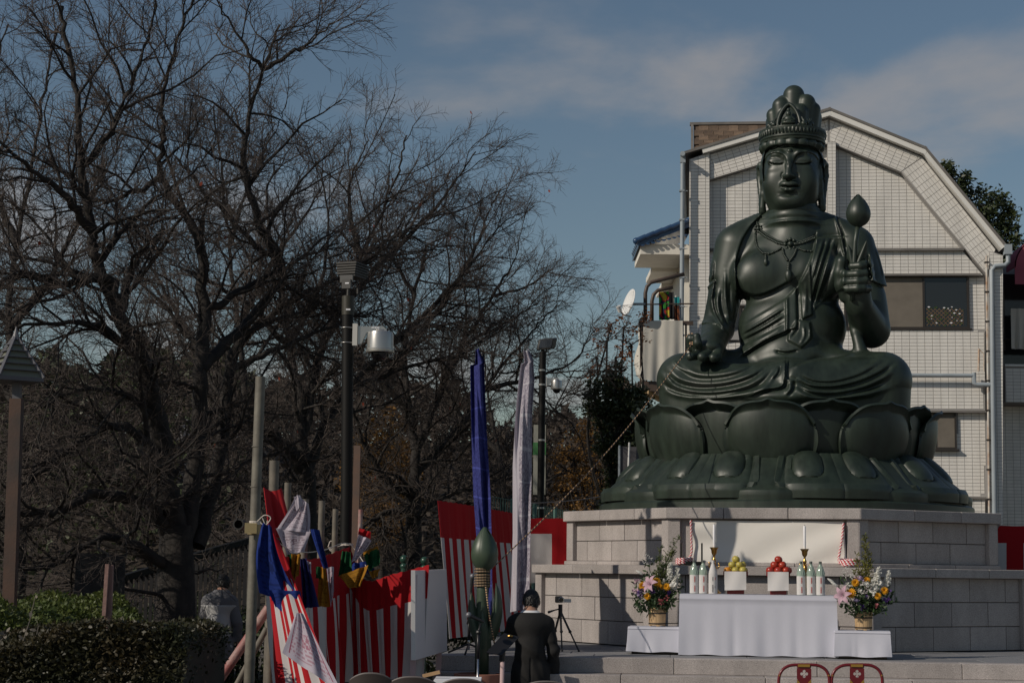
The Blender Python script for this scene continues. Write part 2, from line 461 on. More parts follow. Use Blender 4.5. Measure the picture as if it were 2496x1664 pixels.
def spart(name, me, parent=None):
    o = bpy.data.objects.new(name, me); COL.objects.link(o); o.parent = parent or statue
    if (parent or statue) is statue: o.location = (0,0,-SEAT_Z)
    return o

B = SDF((-1.98, -1.72, 4.12), (2.02, 0.95, 7.68), 0.0132)
# torso
B.ell(L(1926, 885, .12), (.86, .62, .42), .1)
B.ell(L(1930, 800, .10), (.80, .56, .66), .12)
B.ell(L(1930, 670, .06), (.88, .52, .60), .15)
B.ell(L(1932, 605, -.02), (.78, .38, .34), .2)
B.ell(L(1852, 672, .38), (.40, .24, .34), .10)
B.ell(L(2002, 672, .40), (.40, .24, .34), .10)
B.ell(L(1922, 850, .50), (.42, .22, .26), .15)
# neck with three rings, sloping to the shoulders
B.cone(L(1937, 600, .0), L(1935, 470, .16), .41, .325, .16)
B.cone(L(1930, 540, -.06), L(1826, 578, -.05), .28, .26, .12)
B.cone(L(1944, 540, -.06), L(2050, 578, -.05), .28, .27, .12)
for py, rr in ((549, .405), (532, .378), (516, .358)):
    c = L(1936, py, .09); B.ell(c, (rr, rr*.98, .04), .07)
# shoulders and arms
B.cone(L(1797, 602, .0), L(1776, 690, .02), .315, .285, .10)
B.cone(L(1774, 690, .02), L(1750, 800, .12), .26, .24, .035)
B.cone(L(2080, 602, .0), L(2106, 690, .03), .32, .30, .10)
B.cone(L(2108, 690, .03), L(2124, 802, .14), .285, .275, .035)
# left forearm towards the viewer, hand palm up
B.cone(L(1750, 802, .16), L(1736, 838, .85), .24, .19, .05)
B.cone(L(1736, 838, .85), L(1733, 846, 1.0), .18, .17, .05)
B.ell(L(1731, 848, 1.04), (.21, .26, .14), .06)
def fing(S_, pts, rr, k=.015):
    S_.chain([L(*p) for p in pts], rr, k)
fing(B, [(1752,852,1.12),(1747,868,1.26),(1739,872,1.36)], [.075,.072,.066])
fing(B, [(1731,856,1.15),(1718,868,1.32),(1711,870,1.42)], [.075,.074,.068])
fing(B, [(1711,852,1.15),(1694,866,1.30),(1683,869,1.40)], [.072,.070,.064])
fing(B, [(1722,838,1.12),(1701,852,1.24),(1700,836,1.33),(1698,820,1.34)], [.08,.072,.066,.056])
fing(B, [(1706,846,1.06),(1686,846,1.20),(1685,826,1.26)], [.07,.07,.076])
# right forearm raised, fist around the stem
B.cone(L(2124, 804, .18), L(2094, 744, .70), .262, .20, .04)
B.ell(L(2088, 716, .80), (.20, .15, .22), .08)
B.ell(L(2086, 688, .80), (.21, .13, .27), .06)
for (y0, y1_, xa, xb) in ((645,648,2068,2116),(665,668,2054,2119),(684,686,2054,2119),(702,703,2058,2114)):
    fing(B, [(xb-6, y0+2, .74), (xb+2, y0, .90), (xb-10, y0, 1.02), ((xa+xb)/2+4, y1_, 1.06), (xa+10, y1_+1, 1.03), (xa+9, y1_+2, .95)], [.06,.062,.062,.062,.058,.054], .012)
fing(B, [(2060,724,.82),(2050,694,.90),(2047,664,.94),(2051,638,.96)], [.085,.07,.062,.058], .03)
# scarf that falls from the raised arm to the lap
B.chain([L(2078, 775, .42), L(2086, 810, .45), L(2096, 850, .5)], [.07,.075,.09], .03)
# crossed legs
B.cone(L(1850, 915, .15), L(1668, 926, .72), .42, .385, .10)
B.cone(L(1990, 915, .15), L(2152, 926, .62), .42, .40, .10)
B.cone(L(1666, 928, .80), L(1885, 946, 1.26), .36, .27, .12)
B.cone(L(2152, 930, .72), L(1925, 932, 1.22), .375, .29, .12)
B.ell(L(1915, 925, .85), (.75, .5, .30), .15)
B.ell(L(1908, 972, .62), (1.62, .90, .16), .10)
B.ell(L(1905, 968, 1.32), (.55, .26, .13), .10)
k0 = int((L(1910, 948, .9)[2] - B.lo[2])/B.h)          # skirts of the robe fall straight to the seat
for k in range(k0): B.F[:,:,k] = np.minimum(B.F[:,:,k], B.F[:,:,k0] + .02*abs((k0-k)*B.h)/.4 + .0)
z2l = lambda *q: [z2(q[i], q[i+1]) for i in range(0, len(q), 2)]
rel = [
 # robe over the left shoulder
 ('step', z2l(755,770, 740,640,735,520,755,420,790,320,850,225,890,180), 12, -.022),
 ('groove', z2l(940,130,905,165,850,225,790,320,755,420,735,520,740,640,755,760), 2.2, .026),
 ('poly', z2l(740,560,745,700,735,860,700,980,680,1050,640,1000,590,940,550,850,540,760,560,690,575,650,500,690,480,705,300,720,300,300,500,100,880,60,930,140,850,225,770,380,735,500), 3, .026, -.5),
 ('step', z2l(470,712,520,680,572,640,560,720), 8, .035, -.4),
 ('ridge', z2l(560,470,556,560,545,650), 3, .03, -.4),
 ('ridge', z2l(652,560,650,700,660,820,690,960), 4, .028),
 ('ridge', z2l(600,720,592,800,606,890,650,985), 4, .030),
 ('ridge', z2l(570,660,545,770,566,880,618,975,668,1038), 4, .034),
 ('groove', z2l(625,700,622,800,640,900,668,990), 3, .022),
 ('groove', z2l(690,640,688,760,690,880), 3, .016),
 ('groove', z2l(575,720,566,800,585,880,630,965), 2.5, .022),
 ('step', z2l(455,975,520,962,600,975), 5, -.015, -.2),
 # chest
 ('step', z2l(1130,650,1040,702,960,737,890,752,830,742,780,704,752,640), 14, .030),
 ('groove', z2l(760,650,785,706,832,744,890,754,960,739,1040,704,1110,664), 2.5, .016),
 # sash across the belly
 ('poly', z2l(1130,770,1000,850,880,920,775,985,760,1100,795,1198,960,1098,1130,1022,1135,900), 2.5, .030),
 ('ridge', z2l(1112,838,960,935,782,1040), 3, .024), ('groove', z2l(1112,862,960,958,782,1062), 3, .02),
 ('ridge', z2l(1112,890,960,985,775,1080), 3.5, .022), ('groove', z2l(1112,920,960,1012,780,1105), 3, .02),
 ('ridge', z2l(1115,985,960,1065,790,1150), 5, .024), ('groove', z2l(1112,955,960,1038,785,1128), 3, .016),
 ('step', z2l(795,1198,960,1098,1130,1022), 9, -.030),
 # hanging ends in the middle
 ('poly', z2l(1112,780,1195,690,1198,1000,1115,1018), 2, .035),
 ('poly', z2l(1225,650,1300,500,1318,900,1240,934), 2, .045),
 ('poly', z2l(1135,1035,1200,940,1300,955,1312,1080,1235,1152,1130,1095), 3, .040),
 ('groove', z2l(1195,700,1205,850,1202,1000,1150,1080), 2.2, .03),
 ('ridge', z2l(1250,980,1255,1060,1220,1130), 3, .02), ('ridge', z2l(1295,980,1300,1060,1250,1135), 3, .018),
 ('ridge', z2l(1262,640,1268,780,1262,920), 4, .018),
 ('step', z2l(1345,310,1330,400,1290,520,1255,600,1195,690), 9, -.030),
 # robe over the right shoulder
 ('poly', z2l(1345,312,1530,300,1575,470,1560,700,1420,780,1330,860,1300,760,1295,560), 3, .022),
 ('step', z2l(1345,316,1430,306,1535,303), 8, .026),
 ('ridge', z2l(1400,322,1352,480,1312,640), 3, .024), ('ridge', z2l(1440,322,1392,470,1340,640,1312,780), 3.4, .030),
 ('ridge', z2l(1490,318,1440,480,1380,680,1330,830), 3.4, .034), ('groove', z2l(1462,330,1412,480,1355,670,1318,820), 3, .03),
 ('groove', z2l(1418,330,1370,480,1326,640), 2.5, .024), ('groove', z2l(1525,330,1480,500,1420,680,1350,830), 4, .022),
 ('ridge', z2l(1478,125,1530,275,1556,400,1575,480), 3, .034), ('groove', z2l(1495,125,1545,275,1572,400), 2.5, .03),
 ('ridge', z2l(1755,420,1770,540,1785,650), 3.2, .04, -.2), ('groove', z2l(1740,430,1752,540,1762,640), 3.5, .026, -.2),
 ('step', z2l(1785,648,1830,668,1905,694), 9, -.036, -.5),
 ('ridge', z2l(1800,380,1840,500,1872,640), 3, .02, -.4),
 ('groove', z2l(1035,1178,1080,1188,1130,1190,1215,1172), 3, .036), ('ridge', z2l(1030,1168,1120,1176,1220,1160), 4, .014),
 # left leg
 ('ridge', z2l(205,1290,300,1385,450,1425,650,1415,830,1360,960,1285), 6.5, .034), ('groove', z2l(180,1330,290,1420,450,1455,660,1440,850,1385,990,1290), 5, .028),
 ('ridge', z2l(160,1355,280,1450,460,1490,680,1475,870,1415,1010,1300), 6.5, .036), ('groove', z2l(150,1395,270,1482,460,1515,700,1500,900,1440,1030,1310), 5, .028),
 ('ridge', z2l(310,1270,420,1345,560,1360,720,1330,860,1270), 6.5, .026), ('groove', z2l(270,1290,400,1378,560,1390,740,1360,900,1285), 5, .022),
 ('ridge', z2l(250,1240,300,1300,380,1345), 4, .02), ('ridge', z2l(205,1345,220,1385,260,1420), 3, .02),
 ('ridge', z2l(150,1460,300,1515,520,1535,740,1515,940,1460,1050,1330), 6.5, .030),
 ('ridge', z2l(1000,1390,1040,1340,1055,1290), 5, .022), ('groove', z2l(1018,1400,1062,1345,1078,1290), 3, .02),
 ('step', z2l(880,1505,960,1475,1080,1450,1108,1390,1112,1290), 9, -.034),
 # right leg
 ('step', z2l(1205,1285,1350,1243,1500,1232,1640,1195), 10, .030),
 ('step', z2l(1130,1290,1125,1385,1185,1392), 9, .026),
 ('ridge', z2l(1190,1375,1300,1432,1480,1440,1680,1395,1840,1320,1925,1250), 6.5, .034), ('groove', z2l(1190,1400,1310,1458,1490,1465,1690,1420,1850,1345,1940,1270), 5, .030),
 ('ridge', z2l(1190,1418,1310,1480,1500,1488,1710,1445,1880,1365,1960,1290), 6.5, .036), ('groove', z2l(1190,1440,1310,1505,1510,1512,1730,1470,1900,1395), 5, .030),
 ('ridge', z2l(1180,1450,1300,1528,1520,1535,1760,1500,1965,1435), 6.5, .034),
 ('ridge', z2l(1230,1340,1330,1395,1480,1400,1660,1350,1800,1270,1880,1215), 6.5, .024), ('groove', z2l(1210,1360,1320,1414,1480,1420,1670,1372,1820,1290), 3.5, .02),
 ('groove', z2l(1180,1400,1170,1470,1130,1520), 4, .03), ('ridge', z2l(1150,1410,1145,1470,1110,1510), 5, .026),
]
B.relief(rel)
B.clip_below(SEAT_Z - 0.03)
body_o = spart('body', B.mesh('body', [M['bronze']]))

# ---- head
Hd = SDF((-.80, -.85, 6.95), (.95, .75, 9.32), 0.0095)
nose = Lz1(757, 790, .66); xc = nose[0]; zf = lambda y: Lz1(780, y, .6)[2]
HX = lambda dx, f, y: np.array((xc + dx, -f, zf(y)))
u1 = 1/(3.136*165)            # one zoom unit in metres
Hd.ell(HX(.0, .06, 640), (.43, .50, .52), .06)
Hd.ell(HX(0, .17, 790), (.42, .395, .44), .10)
Hd.ell(HX(0, .23, 902), (.375, .32, .235), .12)
Hd.ell(HX(0, .42, 968), (.19, .12, .085), .12)
Hd.cone(HX(0, .12, 900), HX(0, .05, 1130), .33, .345, .10)
for sx in (-1, 1):
    Hd.ell(HX(sx*.24, .38, 790), (.15, .13, .19), .12)           # cheek
    Hd.ell(HX(sx*.20, .470, 650), (.135, .075, .072), .05)       # upper lid
    Hd.ell(HX(sx*.20, .450, 712), (.12, .06, .04), .06)          # lower lid
    Hd.ell(HX(sx*.062, .590, 784), (.038, .06, .034), .03)       # nostril wing
    Hd.chain([HX(sx*.055,.50,655), HX(sx*.075,.525,620), HX(sx*.14,.535,597), HX(sx*.24,.50,600), HX(sx*.33,.42,635)], [.030,.034,.034,.030,.018], .05)
Hd.chain([HX(0, .535, 612), HX(0, .585, 690), HX(0, .640, 776)], [.040,.040,.056], .045)
Hd.ell(HX(0, .575, 838), (.125, .06, .05), .05)
Hd.chain([HX(-.10,.56,856), HX(-.045,.595,845), HX(0,.60,850), HX(.045,.595,845), HX(.10,.56,856)], [.012,.024,.022,.024,.012], .025)
Hd.chain([HX(-.08,.555,869), HX(-.035,.582,884), HX(.035,.582,884), HX(.08,.555,869)], [.016,.030,.030,.016], .025)
Hd.ell(HX(0, .60, 812), (.020,.03,.028), .03, sub=True)
Hd.ell(HX(0, .565, 916), (.10,.035,.02), .06, sub=True)
Hd.ell(HX(.012, .55, 583), (.040,.040,.040), .008)
z1l = lambda *q: [z1(q[i], q[i+1]) for i in range(0, len(q), 2)]
# ears, long lobes
for sx in (-1, 1):
    Hd.chain([HX(sx*.43,.12,668), HX(sx*.475,.06,625), HX(sx*.50,-.02,640), HX(sx*.50,-.05,720), HX(sx*.475,-.0,830), HX(sx*.455,.05,930), HX(sx*.445,.06,985)], [.035,.04,.042,.044,.042,.048,.060], .02)
    Hd.chain([HX(sx*.43,.12,668), HX(sx*.43,.12,760), HX(sx*.43,.10,860), HX(sx*.44,.09,960)], [.04,.045,.04,.045], .03)
    Hd.ell(HX(sx*.43,.02,740), (.035,.10,.24), .03)
# hair: sides, roll of locks under the crown and the lobed top knot
Hd.ell(HX(0, -.04, 610), (.465,.44,.36), .02)
for i in range(17):
    a = -math.pi/2 + 2*math.pi*(i+.3)/17
    Hd.ell((xc + .40*math.cos(a), -.07 + .448*math.sin(a), zf(508)), (.096,.086,.074), .016)
Hd.ell(HX(0, .07, 500), (.455,.50,.085), .03)
def lobe(dx0, f0, dx1, f1, y1_, r_):
    b_ = HX(dx1, f1, y1_); b_[2] = Lz1(780, y1_, f1)[2]; Hd.cone(HX(dx0, f0, 430), b_, r_*1.15, r_, .03)
lobe(0.03,.05, .035,.04, 170, .162)
lobe(-.10,.10, -.150,.11, 245, .135); lobe(.15,.08, .225,.08, 232, .140)
lobe(-.20,.06, -.265,.05, 312, .115); lobe(.24,.03, .318,.02, 285, .118)
lobe(-.04,.20, -.06,.22, 320, .12); lobe(.10,.20, .13,.22, 300, .13)
lobe(-.10,-.16, -.13,-.18, 230, .14); lobe(.12,-.16, .16,-.18, 230, .14); lobe(.03,-.2,.03,-.22,190,.15)
lobe(-.28,-.04, -.30,-.06, 360, .10); lobe(.30,-.06, .345,-.07, 340, .10)
Hd.relief([
 ('step', z1l(744,668,728,628,692,606,645,603,605,622,578,655), 9, .012, .2),
 ('step', z1l(985,655,955,618,905,600,855,603,818,628,800,668), 9, .012, .2),
 ('groove', z1l(606,676,640,688,690,690,722,684), 1.5, .030, .2), ('groove', z1l(806,684,840,690,892,688,935,675), 1.5, .030, .2),
 ('ridge', z1l(606,670,640,681,690,683,722,677), 2.0, .010, .2), ('ridge', z1l(806,677,840,683,892,681,935,668), 2.0, .010, .2),
 ('groove', z1l(700,864,735,858,766,863,800,858,848,864), 1.6, .034, .3),
 ('groove', z1l(716,800,706,780,716,752), 2, .012, .3), ('groove', z1l(822,800,834,780,822,752), 2, .012, .3),
 ('step', z1l(1032,800,1024,700,1000,610,945,562,880,548,770,540,660,548,600,572,572,630,562,720,566,800)[::-1], 6, -.022, .0),
])
head_o = spart('head', Hd.mesh('head', [M['bronze']]))

# ---- crown (band, upright fringe, pointed plaque with a small seated figure)
cw = MB(); cx0 = xc + .012
def ell_ring(rx, ry, z, n=96, yc=-.06): return [Vector((cx0 + rx*math.cos(2*math.pi*i/n), yc + ry*math.sin(2*math.pi*i/n), z)) for i in range(n)]
prof = [(.455,.50,492),(.492,.53,486),(.497,.535,474),(.475,.51,468),(.487,.525,460),(.487,.525,450),(.470,.508,444),(.470,.505,438),(.505,.54,396),(.502,.538,388),(.46,.49,400),(.40,.43,440)]
rows = []
for i, (rx, ry, y) in enumerate(prof):
    ring = ell_ring(rx, ry, zf(y)); rows.append(ring + [ring[0]])
cw.grid(rows)
part('crown', cw, M['bronze'], head_o, smooth=True, local=True, angle=40)
fr = MB()
for i in range(56):
    a = 2*math.pi*i/56; rx, ry = .502, .535
    c = Vector((cx0 + rx*math.cos(a), -.06 + ry*math.sin(a), zf(418))); rad = Vector((math.cos(a)*ry, math.sin(a)*rx, .06)).normalized(); tg = Vector((-math.sin(a), math.cos(a), 0))
    h_ = .016 + .006*(i % 2)
    fr.add([c - tg*.019 - Vector((0,0,.04)), c + tg*.019 - Vector((0,0,.04)), c + tg*.021 + Vector((0,0,h_)), c + rad*.006 + Vector((0,0,h_+.014)), c - tg*.021 + Vector((0,0,h_)), c + rad*.012],
           [(0,1,5),(1,2,5),(2,3,5),(3,4,5),(4,0,5)])
part('crown_fringe', fr, M['bronze'], head_o, smooth=False, local=True)
pq = MB()
def pq_pt(dx, f, y): return Vector(HX(dx, f, y))
arch = []
for t in np.linspace(0, 1, 13):
    w_ = .165*(1 - t**2.2)**.8
    arch.append((w_, 392 - 185*t))
outer = [(-w_, y) for w_, y in arch] + [(w_, y) for w_, y in arch[::-1][1:]]
pq.tube([pq_pt(.0 + x_, .545 - .62*abs(x_)**1.6 - .0006*(392-y_), y_) for x_, y_ in outer], .030, 8)
sheet = []
for w_, y in arch: sheet.append([pq_pt(w_*s_, .525 - .5*abs(w_*s_)**1.6 - .0006*(392-y), y) for s_ in np.linspace(-1, 1, 9)])
pq.slab(sheet, .03)
pq.ball(pq_pt(0, .555, 300), .050, 10, 8, sc=(.8,.8,1)); pq.ball(pq_pt(0, .55, 340), .075, 10, 8, sc=(1,.7,.8)); pq.ball(pq_pt(0, .57, 368), .10, 12, 8, sc=(1.1,.6,.4)); pq.ball(pq_pt(0, .54, 268), .028)
for sx in (-1, 1):
    pq.tube([pq_pt(sx*.05,.56,330), pq_pt(sx*.09,.57,352), pq_pt(sx*.03,.61,360)], .024, 7)
    for j in range(4):
        t = j/3
        pq.ball(pq_pt(sx*(.22+.09*t), .50-.20*t, 372 - 18*(j % 2)), .046, 8, 6)
        pq.tube([pq_pt(sx*(.20+.07*t), .50-.17*t, 395), pq_pt(sx*(.225+.07*t), .50-.17*t, 350-10*j), pq_pt(sx*(.19+.07*t), .50-.17*t, 318+22*j)], [.03,.026,.014], 7)
for j in range(7): pq.ball(pq_pt(-.15+.05*j, .565-.25*abs(-.15+.05*j)**1.5, 386), .024, 8, 6)
part('crown_plaque', pq, M['bronze'], head_o, smooth=True, local=True, angle=50)

# ---- necklace laid on the chest
nk = MB()
def bead_line(pts, r_, step, out=.6, drop=None):
    P2 = [np.array(z2(*p)) for p in pts]; acc = 0.0; last = None
    for i in range(len(P2)-1):
        a, b = P2[i], P2[i+1]; l = float(np.hypot(*(b-a))); t = 0.0
        while acc + (l - t) >= step:
            t += step - acc; acc = 0.0; p = a + (b-a)*t/l
            q = B.surf(*p)
            if q is not None: nk.ball((q[0], q[1]-r_*out, q[2]), r_, 8, 6)
        acc += l - t
bead_line([(880,270),(885,340),(900,390),(940,430),(990,435),(1050,410),(1085,385)], .020, 3.6)
bead_line([(1090,390),(1100,440),(1132,492)], .020, 3.6); bead_line([(1200,390),(1182,440),(1145,492)], .020, 3.6)
bead_line([(1212,392),(1250,410),(1312,416)], .019, 3.6); bead_line([(962,438),(962,480)], .022, 4)
bead_line([(1138,500),(1135,560)], .028, 4.5)
bead_line([(900,258),(960,306),(1050,352),(1110,366)], .021, 3.8); bead_line([(1190,364),(1250,350),(1345,312)], .021, 3.8)
bead_line([(892,185),(900,215),(905,240)], .021, 3.8)
bead_line([(920,250),(970,290),(1050,334),(1115,352)], .016, 3); bead_line([(1190,350),(1250,336),(1340,298)], .016, 3)
for (x, y, rr) in ((1150,362,.075),(905,246,.055)):
    q = B.surf(*z2(x, y)); nk.ball((q[0], q[1]-.03, q[2]), rr*.55, 10, 7)
    for i in range(8):
        a = 2*math.pi*i/8; nk.ball((q[0]+rr*math.cos(a), q[1]-.012, q[2]+rr*math.sin(a)), rr*.36, 8, 6)
for (x, y, w_, h_) in ((1138,605,.055,.095),(962,500,.030,.055)):
    q = B.surf(*z2(x, y)); nk.ball((q[0], q[1]-w_*.5, q[2]), 1.0, 12, 9, sc=(w_, w_*.8, h_))
o = part('necklace', nk, M['bronze'], statue, smooth=True, local=True, kind='stuff'); o.location = (0,0,-SEAT_Z)

# ---- lotus bud held upright in the fist
lb0 = SC + _sr*float(L(2078, 735, .96)[0]) - _sf*float(L(2078, 735, .96)[1]) + Vector((0,0,float(L(2078,735,.96)[2])))
def SW(q): return Vector((SC.x, SC.y, 0)) + _sr*float(q[0]) - _sf*float(q[1]) + Vector((0,0,float(q[2])))
bud = thing('lotus_bud', SW(L(2077, 733, .955)), 'slender bronze lotus bud on a stem held in the raised hand', 'lotus bud')
mb = MB(); mb.tube([SW(L(2077,733,.955)), SW(L(2081,660,.955)), SW(L(2085,590,.955)), SW(L(2092,545,.955))], [.036,.036,.036,.038], 12)
part('stem', mb, M['bronze'], bud, smooth=True)
def bud_mesh(base, H, Rm, npet=5, tip=.0):
    """closed bud from overlapping petals"""
    out = []
    for layer, (n, sc_, tw) in enumerate(((3, .93, .3), (npet, 1.0, 0.0))):
        for i in range(n):
            a0 = 2*math.pi*i/n + tw; mb = MB(); rows = []
            for t in np.linspace(0, 1, 15):
                r_ = Rm*sc_*(math.sin(math.pi*min(1, t**.78*1.0))**.62 if t < .999 else 0)*(1 - .25*t**3)
                if t < .06: r_ = max(r_, .22*Rm)
                ww = (2.3*math.pi/n/2)*(1.05 - .9*max(0, (t-.62)/.38)**1.6)
                if t > .985: ww = .02; r_ = .012
                rows.append([Vector((r_*math.cos(a0+ww*s_)*(1 + .05*(1-abs(s_))), r_*math.sin(a0+ww*s_)*(1 + .05*(1-abs(s_))), H*t)) + Vector(base) for s_ in np.linspace(-1, 1, 11)])
            mb.slab(rows, -.008*Rm/.16)
            out.append(mb)
    return out
for mbp in bud_mesh(SW(L(2092.5, 552, .955)), .465, .165, 4): part('bud_petal', mbp, M['bronze'], bud, smooth=True, angle=60)
def leaf_blade(base, tip, width, bend, depth=.1):
    base, tip = Vector(base), Vector(tip); ax = tip-base; side = Vector(_sr)*1.0; rows = []
    for t in np.linspace(0, 1, 11):
        w_ = width*max(0.0, 1-t**1.7)**.75 + .002
        c = base + ax*t + Vector(bend)*math.sin(math.pi*t)
        rows.append([c + side*w_*s_ + Vector(_sf)*(-depth*(s_*s_)*w_/width) for s_ in np.linspace(-1, 1, 7)])
    mb = MB(); mb.slab(rows, .014); return mb
for (tx, ty, bx) in ((2068,597,2078),(2113,585,2090)):
    part('leaf', leaf_blade(SW(L(bx, 645, .98)), SW(L(tx, ty, .99)), .075, (0,0,0)), M['bronze'], bud, smooth=True, angle=60)

# ================================================================== lotus pedestal
ped = thing('lotus_pedestal', (SC.x, SC.y, PLINTH_Z), 'round bronze lotus pedestal with rows of cupped petals under the statue', 'pedestal', rz=-SYAW)
_lz = lambda py, f: float(L(1918, py, f)[2]) - PLINTH_Z
ZT, ZB = _lz(984, 2.2), _lz(1120, 2.05)       # upper bowl
ZL0, ZL1 = _lz(1114, 2.05), _lz(1200, 2.62)    # lower skirt
core = MB()
core.lathe([(2.73,0),(2.73,.10),(2.70,.125),(2.60,.13),(2.60,.17),(2.40,.22),(2.02,ZL0-.05),(1.97,ZB+.0),(2.00,(ZT+ZB)/2),(2.05,ZT-.12),(1.9,ZT-.05),(.2,ZT-.045)], (0,0,0), 96)
part('base', core, M['bronze'], ped, smooth=True, local=True, angle=35)
def up_petal(a0, half, rout, ztop, tipout, th=.035, wob=.16, bul=.05):
    rows = []
    for u_ in np.linspace(0, 1, 30):
        t = 1-(1-u_)**1.6; row = []
        ww = half*(.88 + .12*math.sin(math.pi*min(1, t*.9)))
        for s_ in np.linspace(-1, 1, 41):
            q = abs(s_); zt_ = ztop - .30*q**3.6 + .035*math.exp(-(q/.10)**2)
            a = a0 + ww*s_ - math.pi/2
            prof_ = rout*(1 - .05*(1-t)**2) + bul*math.sin(math.pi*min(1, t*.92))**.8 + tipout*max(0, (t-.84)/.16)**1.7
            rim = .045*math.exp(-((q-1)/.05)**2) - .016*math.exp(-((q-.86)/.05)**2)
            r_ = prof_ - wob*q**2.2 + rim*(1 if t < .9 else .5)
            row.append(Vector((r_*math.cos(a), r_*math.sin(a), ZB - .02 + (zt_-ZB+.02)*t)))
        rows.append(row)
    mb = MB(); mb.slab(rows, -th); return mb
def rot_parts(name, mb, n, a_off=0.0):
    me = mesh_of(mb, name, (0,0,0), True, [M['bronze']], 32)
    for i in range(n): inst(name, me, ped, (0,0,0), (0,0, a_off + 2*math.pi*i/n))
rot_parts('upper_petal', up_petal(0, R(18.6), 2.16, ZT + .05, .11), 8)
rot_parts('inner_petal', up_petal(0, R(18), 2.02, ZT + .06, .20, wob=.10, bul=.03), 8, R(22.5))
def low_petal(half, top_r, bot_r, lift, bumps=True, th=.04):
    rows = []
    for t in np.linspace(0, 1.2, 31):
        tt = min(t, 1); row = []
        edge = 1 if tt < .70 else math.sqrt(max(0, 1-((tt-.70)/.31)**3*.22))
        for s_ in np.linspace(-1, 1, 61):
            sag = 1 - .10*abs(s_)**2.5
            te = tt*sag
            z = ZL0 + (ZL1-ZL0)*(te**1.08 - .10*max(0, te-.85)**1*te); r0 = top_r + (bot_r-top_r)*(te**1.02) + .05*te**8
            a = half*s_*edge*(.90+.10*tt) - math.pi/2
            r_ = r0 + lift - .07*abs(s_)**3; zz = z + lift*.6 - .05*abs(s_)**3
            if bumps:
                for b in (-.47, .47):
                    q = (abs((s_-b)/.235)**2.6 + abs((tt-.30)/.37)**3.2)**(1/2.8)
                    hb = .060*max(0, 1-q**2.6)**.62 - .034*math.exp(-((q-1.07)/.07)**2)
                    r_ += hb*.6; zz += hb*.8
                rim = math.exp(-((abs(s_)-.96)/.045)**2)*.036 - math.exp(-((abs(s_)-.86)/.04)**2)*.018 + math.exp(-((tt-.965)/.03)**2)*.035
                r_ += rim*.5; zz += rim
                r_ -= .016*math.exp(-(s_/.03)**2)
            if t > 1: zz -= (t-1)*.55; r_ -= (t-1)*.06
            row.append(Vector((r_*math.cos(a), r_*math.sin(a), zz)))
        rows.append(row)
    mb = MB(); mb.slab(rows[::-1], -th); return mb
rot_parts('lower_petal', low_petal(R(20.8), 2.07, 2.60, .045), 8, R(22.5))
rot_parts('lower_inner_petal', low_petal(R(13), 2.04, 2.62, -.004, False), 8, 0)
# ================================================================== ground, platform, steps
def granite(name, base=(0.37,0.335,0.318), dark=(0.17,0.15,0.142), light=(0.52,0.475,0.452), rough=.75):
    m = bpy.data.materials.new(name); m.use_nodes = True; t = m.node_tree; t.nodes.clear()
    out = N(t, 'ShaderNodeOutputMaterial'); b = N(t, 'ShaderNodeBsdfPrincipled'); t.links.new(b.outputs[0], out.inputs[0])
    tc = N(t, 'ShaderNodeTexCoord'); oi = N(t, 'ShaderNodeObjectInfo')
    geo = N(t, 'ShaderNodeNewGeometry')
    v = N(t, 'ShaderNodeTexNoise'); v.inputs['Scale'].default_value = 130; v.inputs['Detail'].default_value = 5; v.inputs['Roughness'].default_value = .75
    t.links.new(geo.outputs['Position'], v.inputs['Vector'])
    rp = N(t, 'ShaderNodeValToRGB'); rp.color_ramp.elements[0].position = .34; rp.color_ramp.elements[0].color = (*dark,1)
    rp.color_ramp.elements[1].position = .66; rp.color_ramp.elements[1].color = (*light,1)
    e = rp.color_ramp.elements.new(.5); e.color = (*base,1); t.links.new(v.outputs['Fac'], rp.inputs[0])
    n2 = N(t, 'ShaderNodeTexNoise'); n2.inputs['Scale'].default_value = 1.1; n2.inputs['Detail'].default_value = 5; t.links.new(geo.outputs['Position'], n2.inputs['Vector'])
    mr = N(t, 'ShaderNodeMapRange'); t.links.new(n2.outputs['Fac'], mr.inputs[0]); mr.inputs[3].default_value = .88; mr.inputs[4].default_value = 1.10
    mo = N(t, 'ShaderNodeMapRange'); t.links.new(oi.outputs['Random'], mo.inputs[0]); mo.inputs[3].default_value = .90; mo.inputs[4].default_value = 1.08
    mm = N(t, 'ShaderNodeMath', operation='MULTIPLY'); t.links.new(mr.outputs[0], mm.inputs[0]); t.links.new(mo.outputs[0], mm.inputs[1])
    sc_ = N(t, 'ShaderNodeVectorMath', operation='SCALE'); t.links.new(rp.outputs[0], sc_.inputs[0]); t.links.new(mm.outputs[0], sc_.inputs['Scale'])
    t.links.new(sc_.outputs[0], b.inputs['Base Color']); b.inputs['Roughness'].default_value = rough
    bp = N(t, 'ShaderNodeBump'); bp.inputs['Strength'].default_value = .25; bp.inputs['Distance'].default_value = .004
    t.links.new(v.outputs['Fac'], bp.inputs['Height']); t.links.new(bp.outputs[0], b.inputs['Normal'])
    return m
M['granite'] = granite('grey_granite')
M['granite_pave'] = granite('paving_granite', (0.20,0.20,0.205), (0.10,0.10,0.11), (0.31,0.31,0.32), .8)
M['mortar'] = mat('mortar', (0.15,0.14,0.132), .9)
M['earth'] = mat('ground', (0.075,0.065,0.055), .95, col2=(0.12,0.105,0.09), vscale=.8, bump=.4, bscale=12)
M['pave'] = granite('plaza_paving', (0.20,0.195,0.19), (0.11,0.11,0.11), (0.30,0.29,0.28), .85)
g = MB(); g.box((-900,-60,-.5),(900,1600,0))
single('ground', g, M['earth'], (0,0,0), kind='structure')
g = MB(); g.box((-3.2,2,-.2),(16,20.2,.006)); single('plaza', g, M['pave'], (0,0,0), kind='structure')

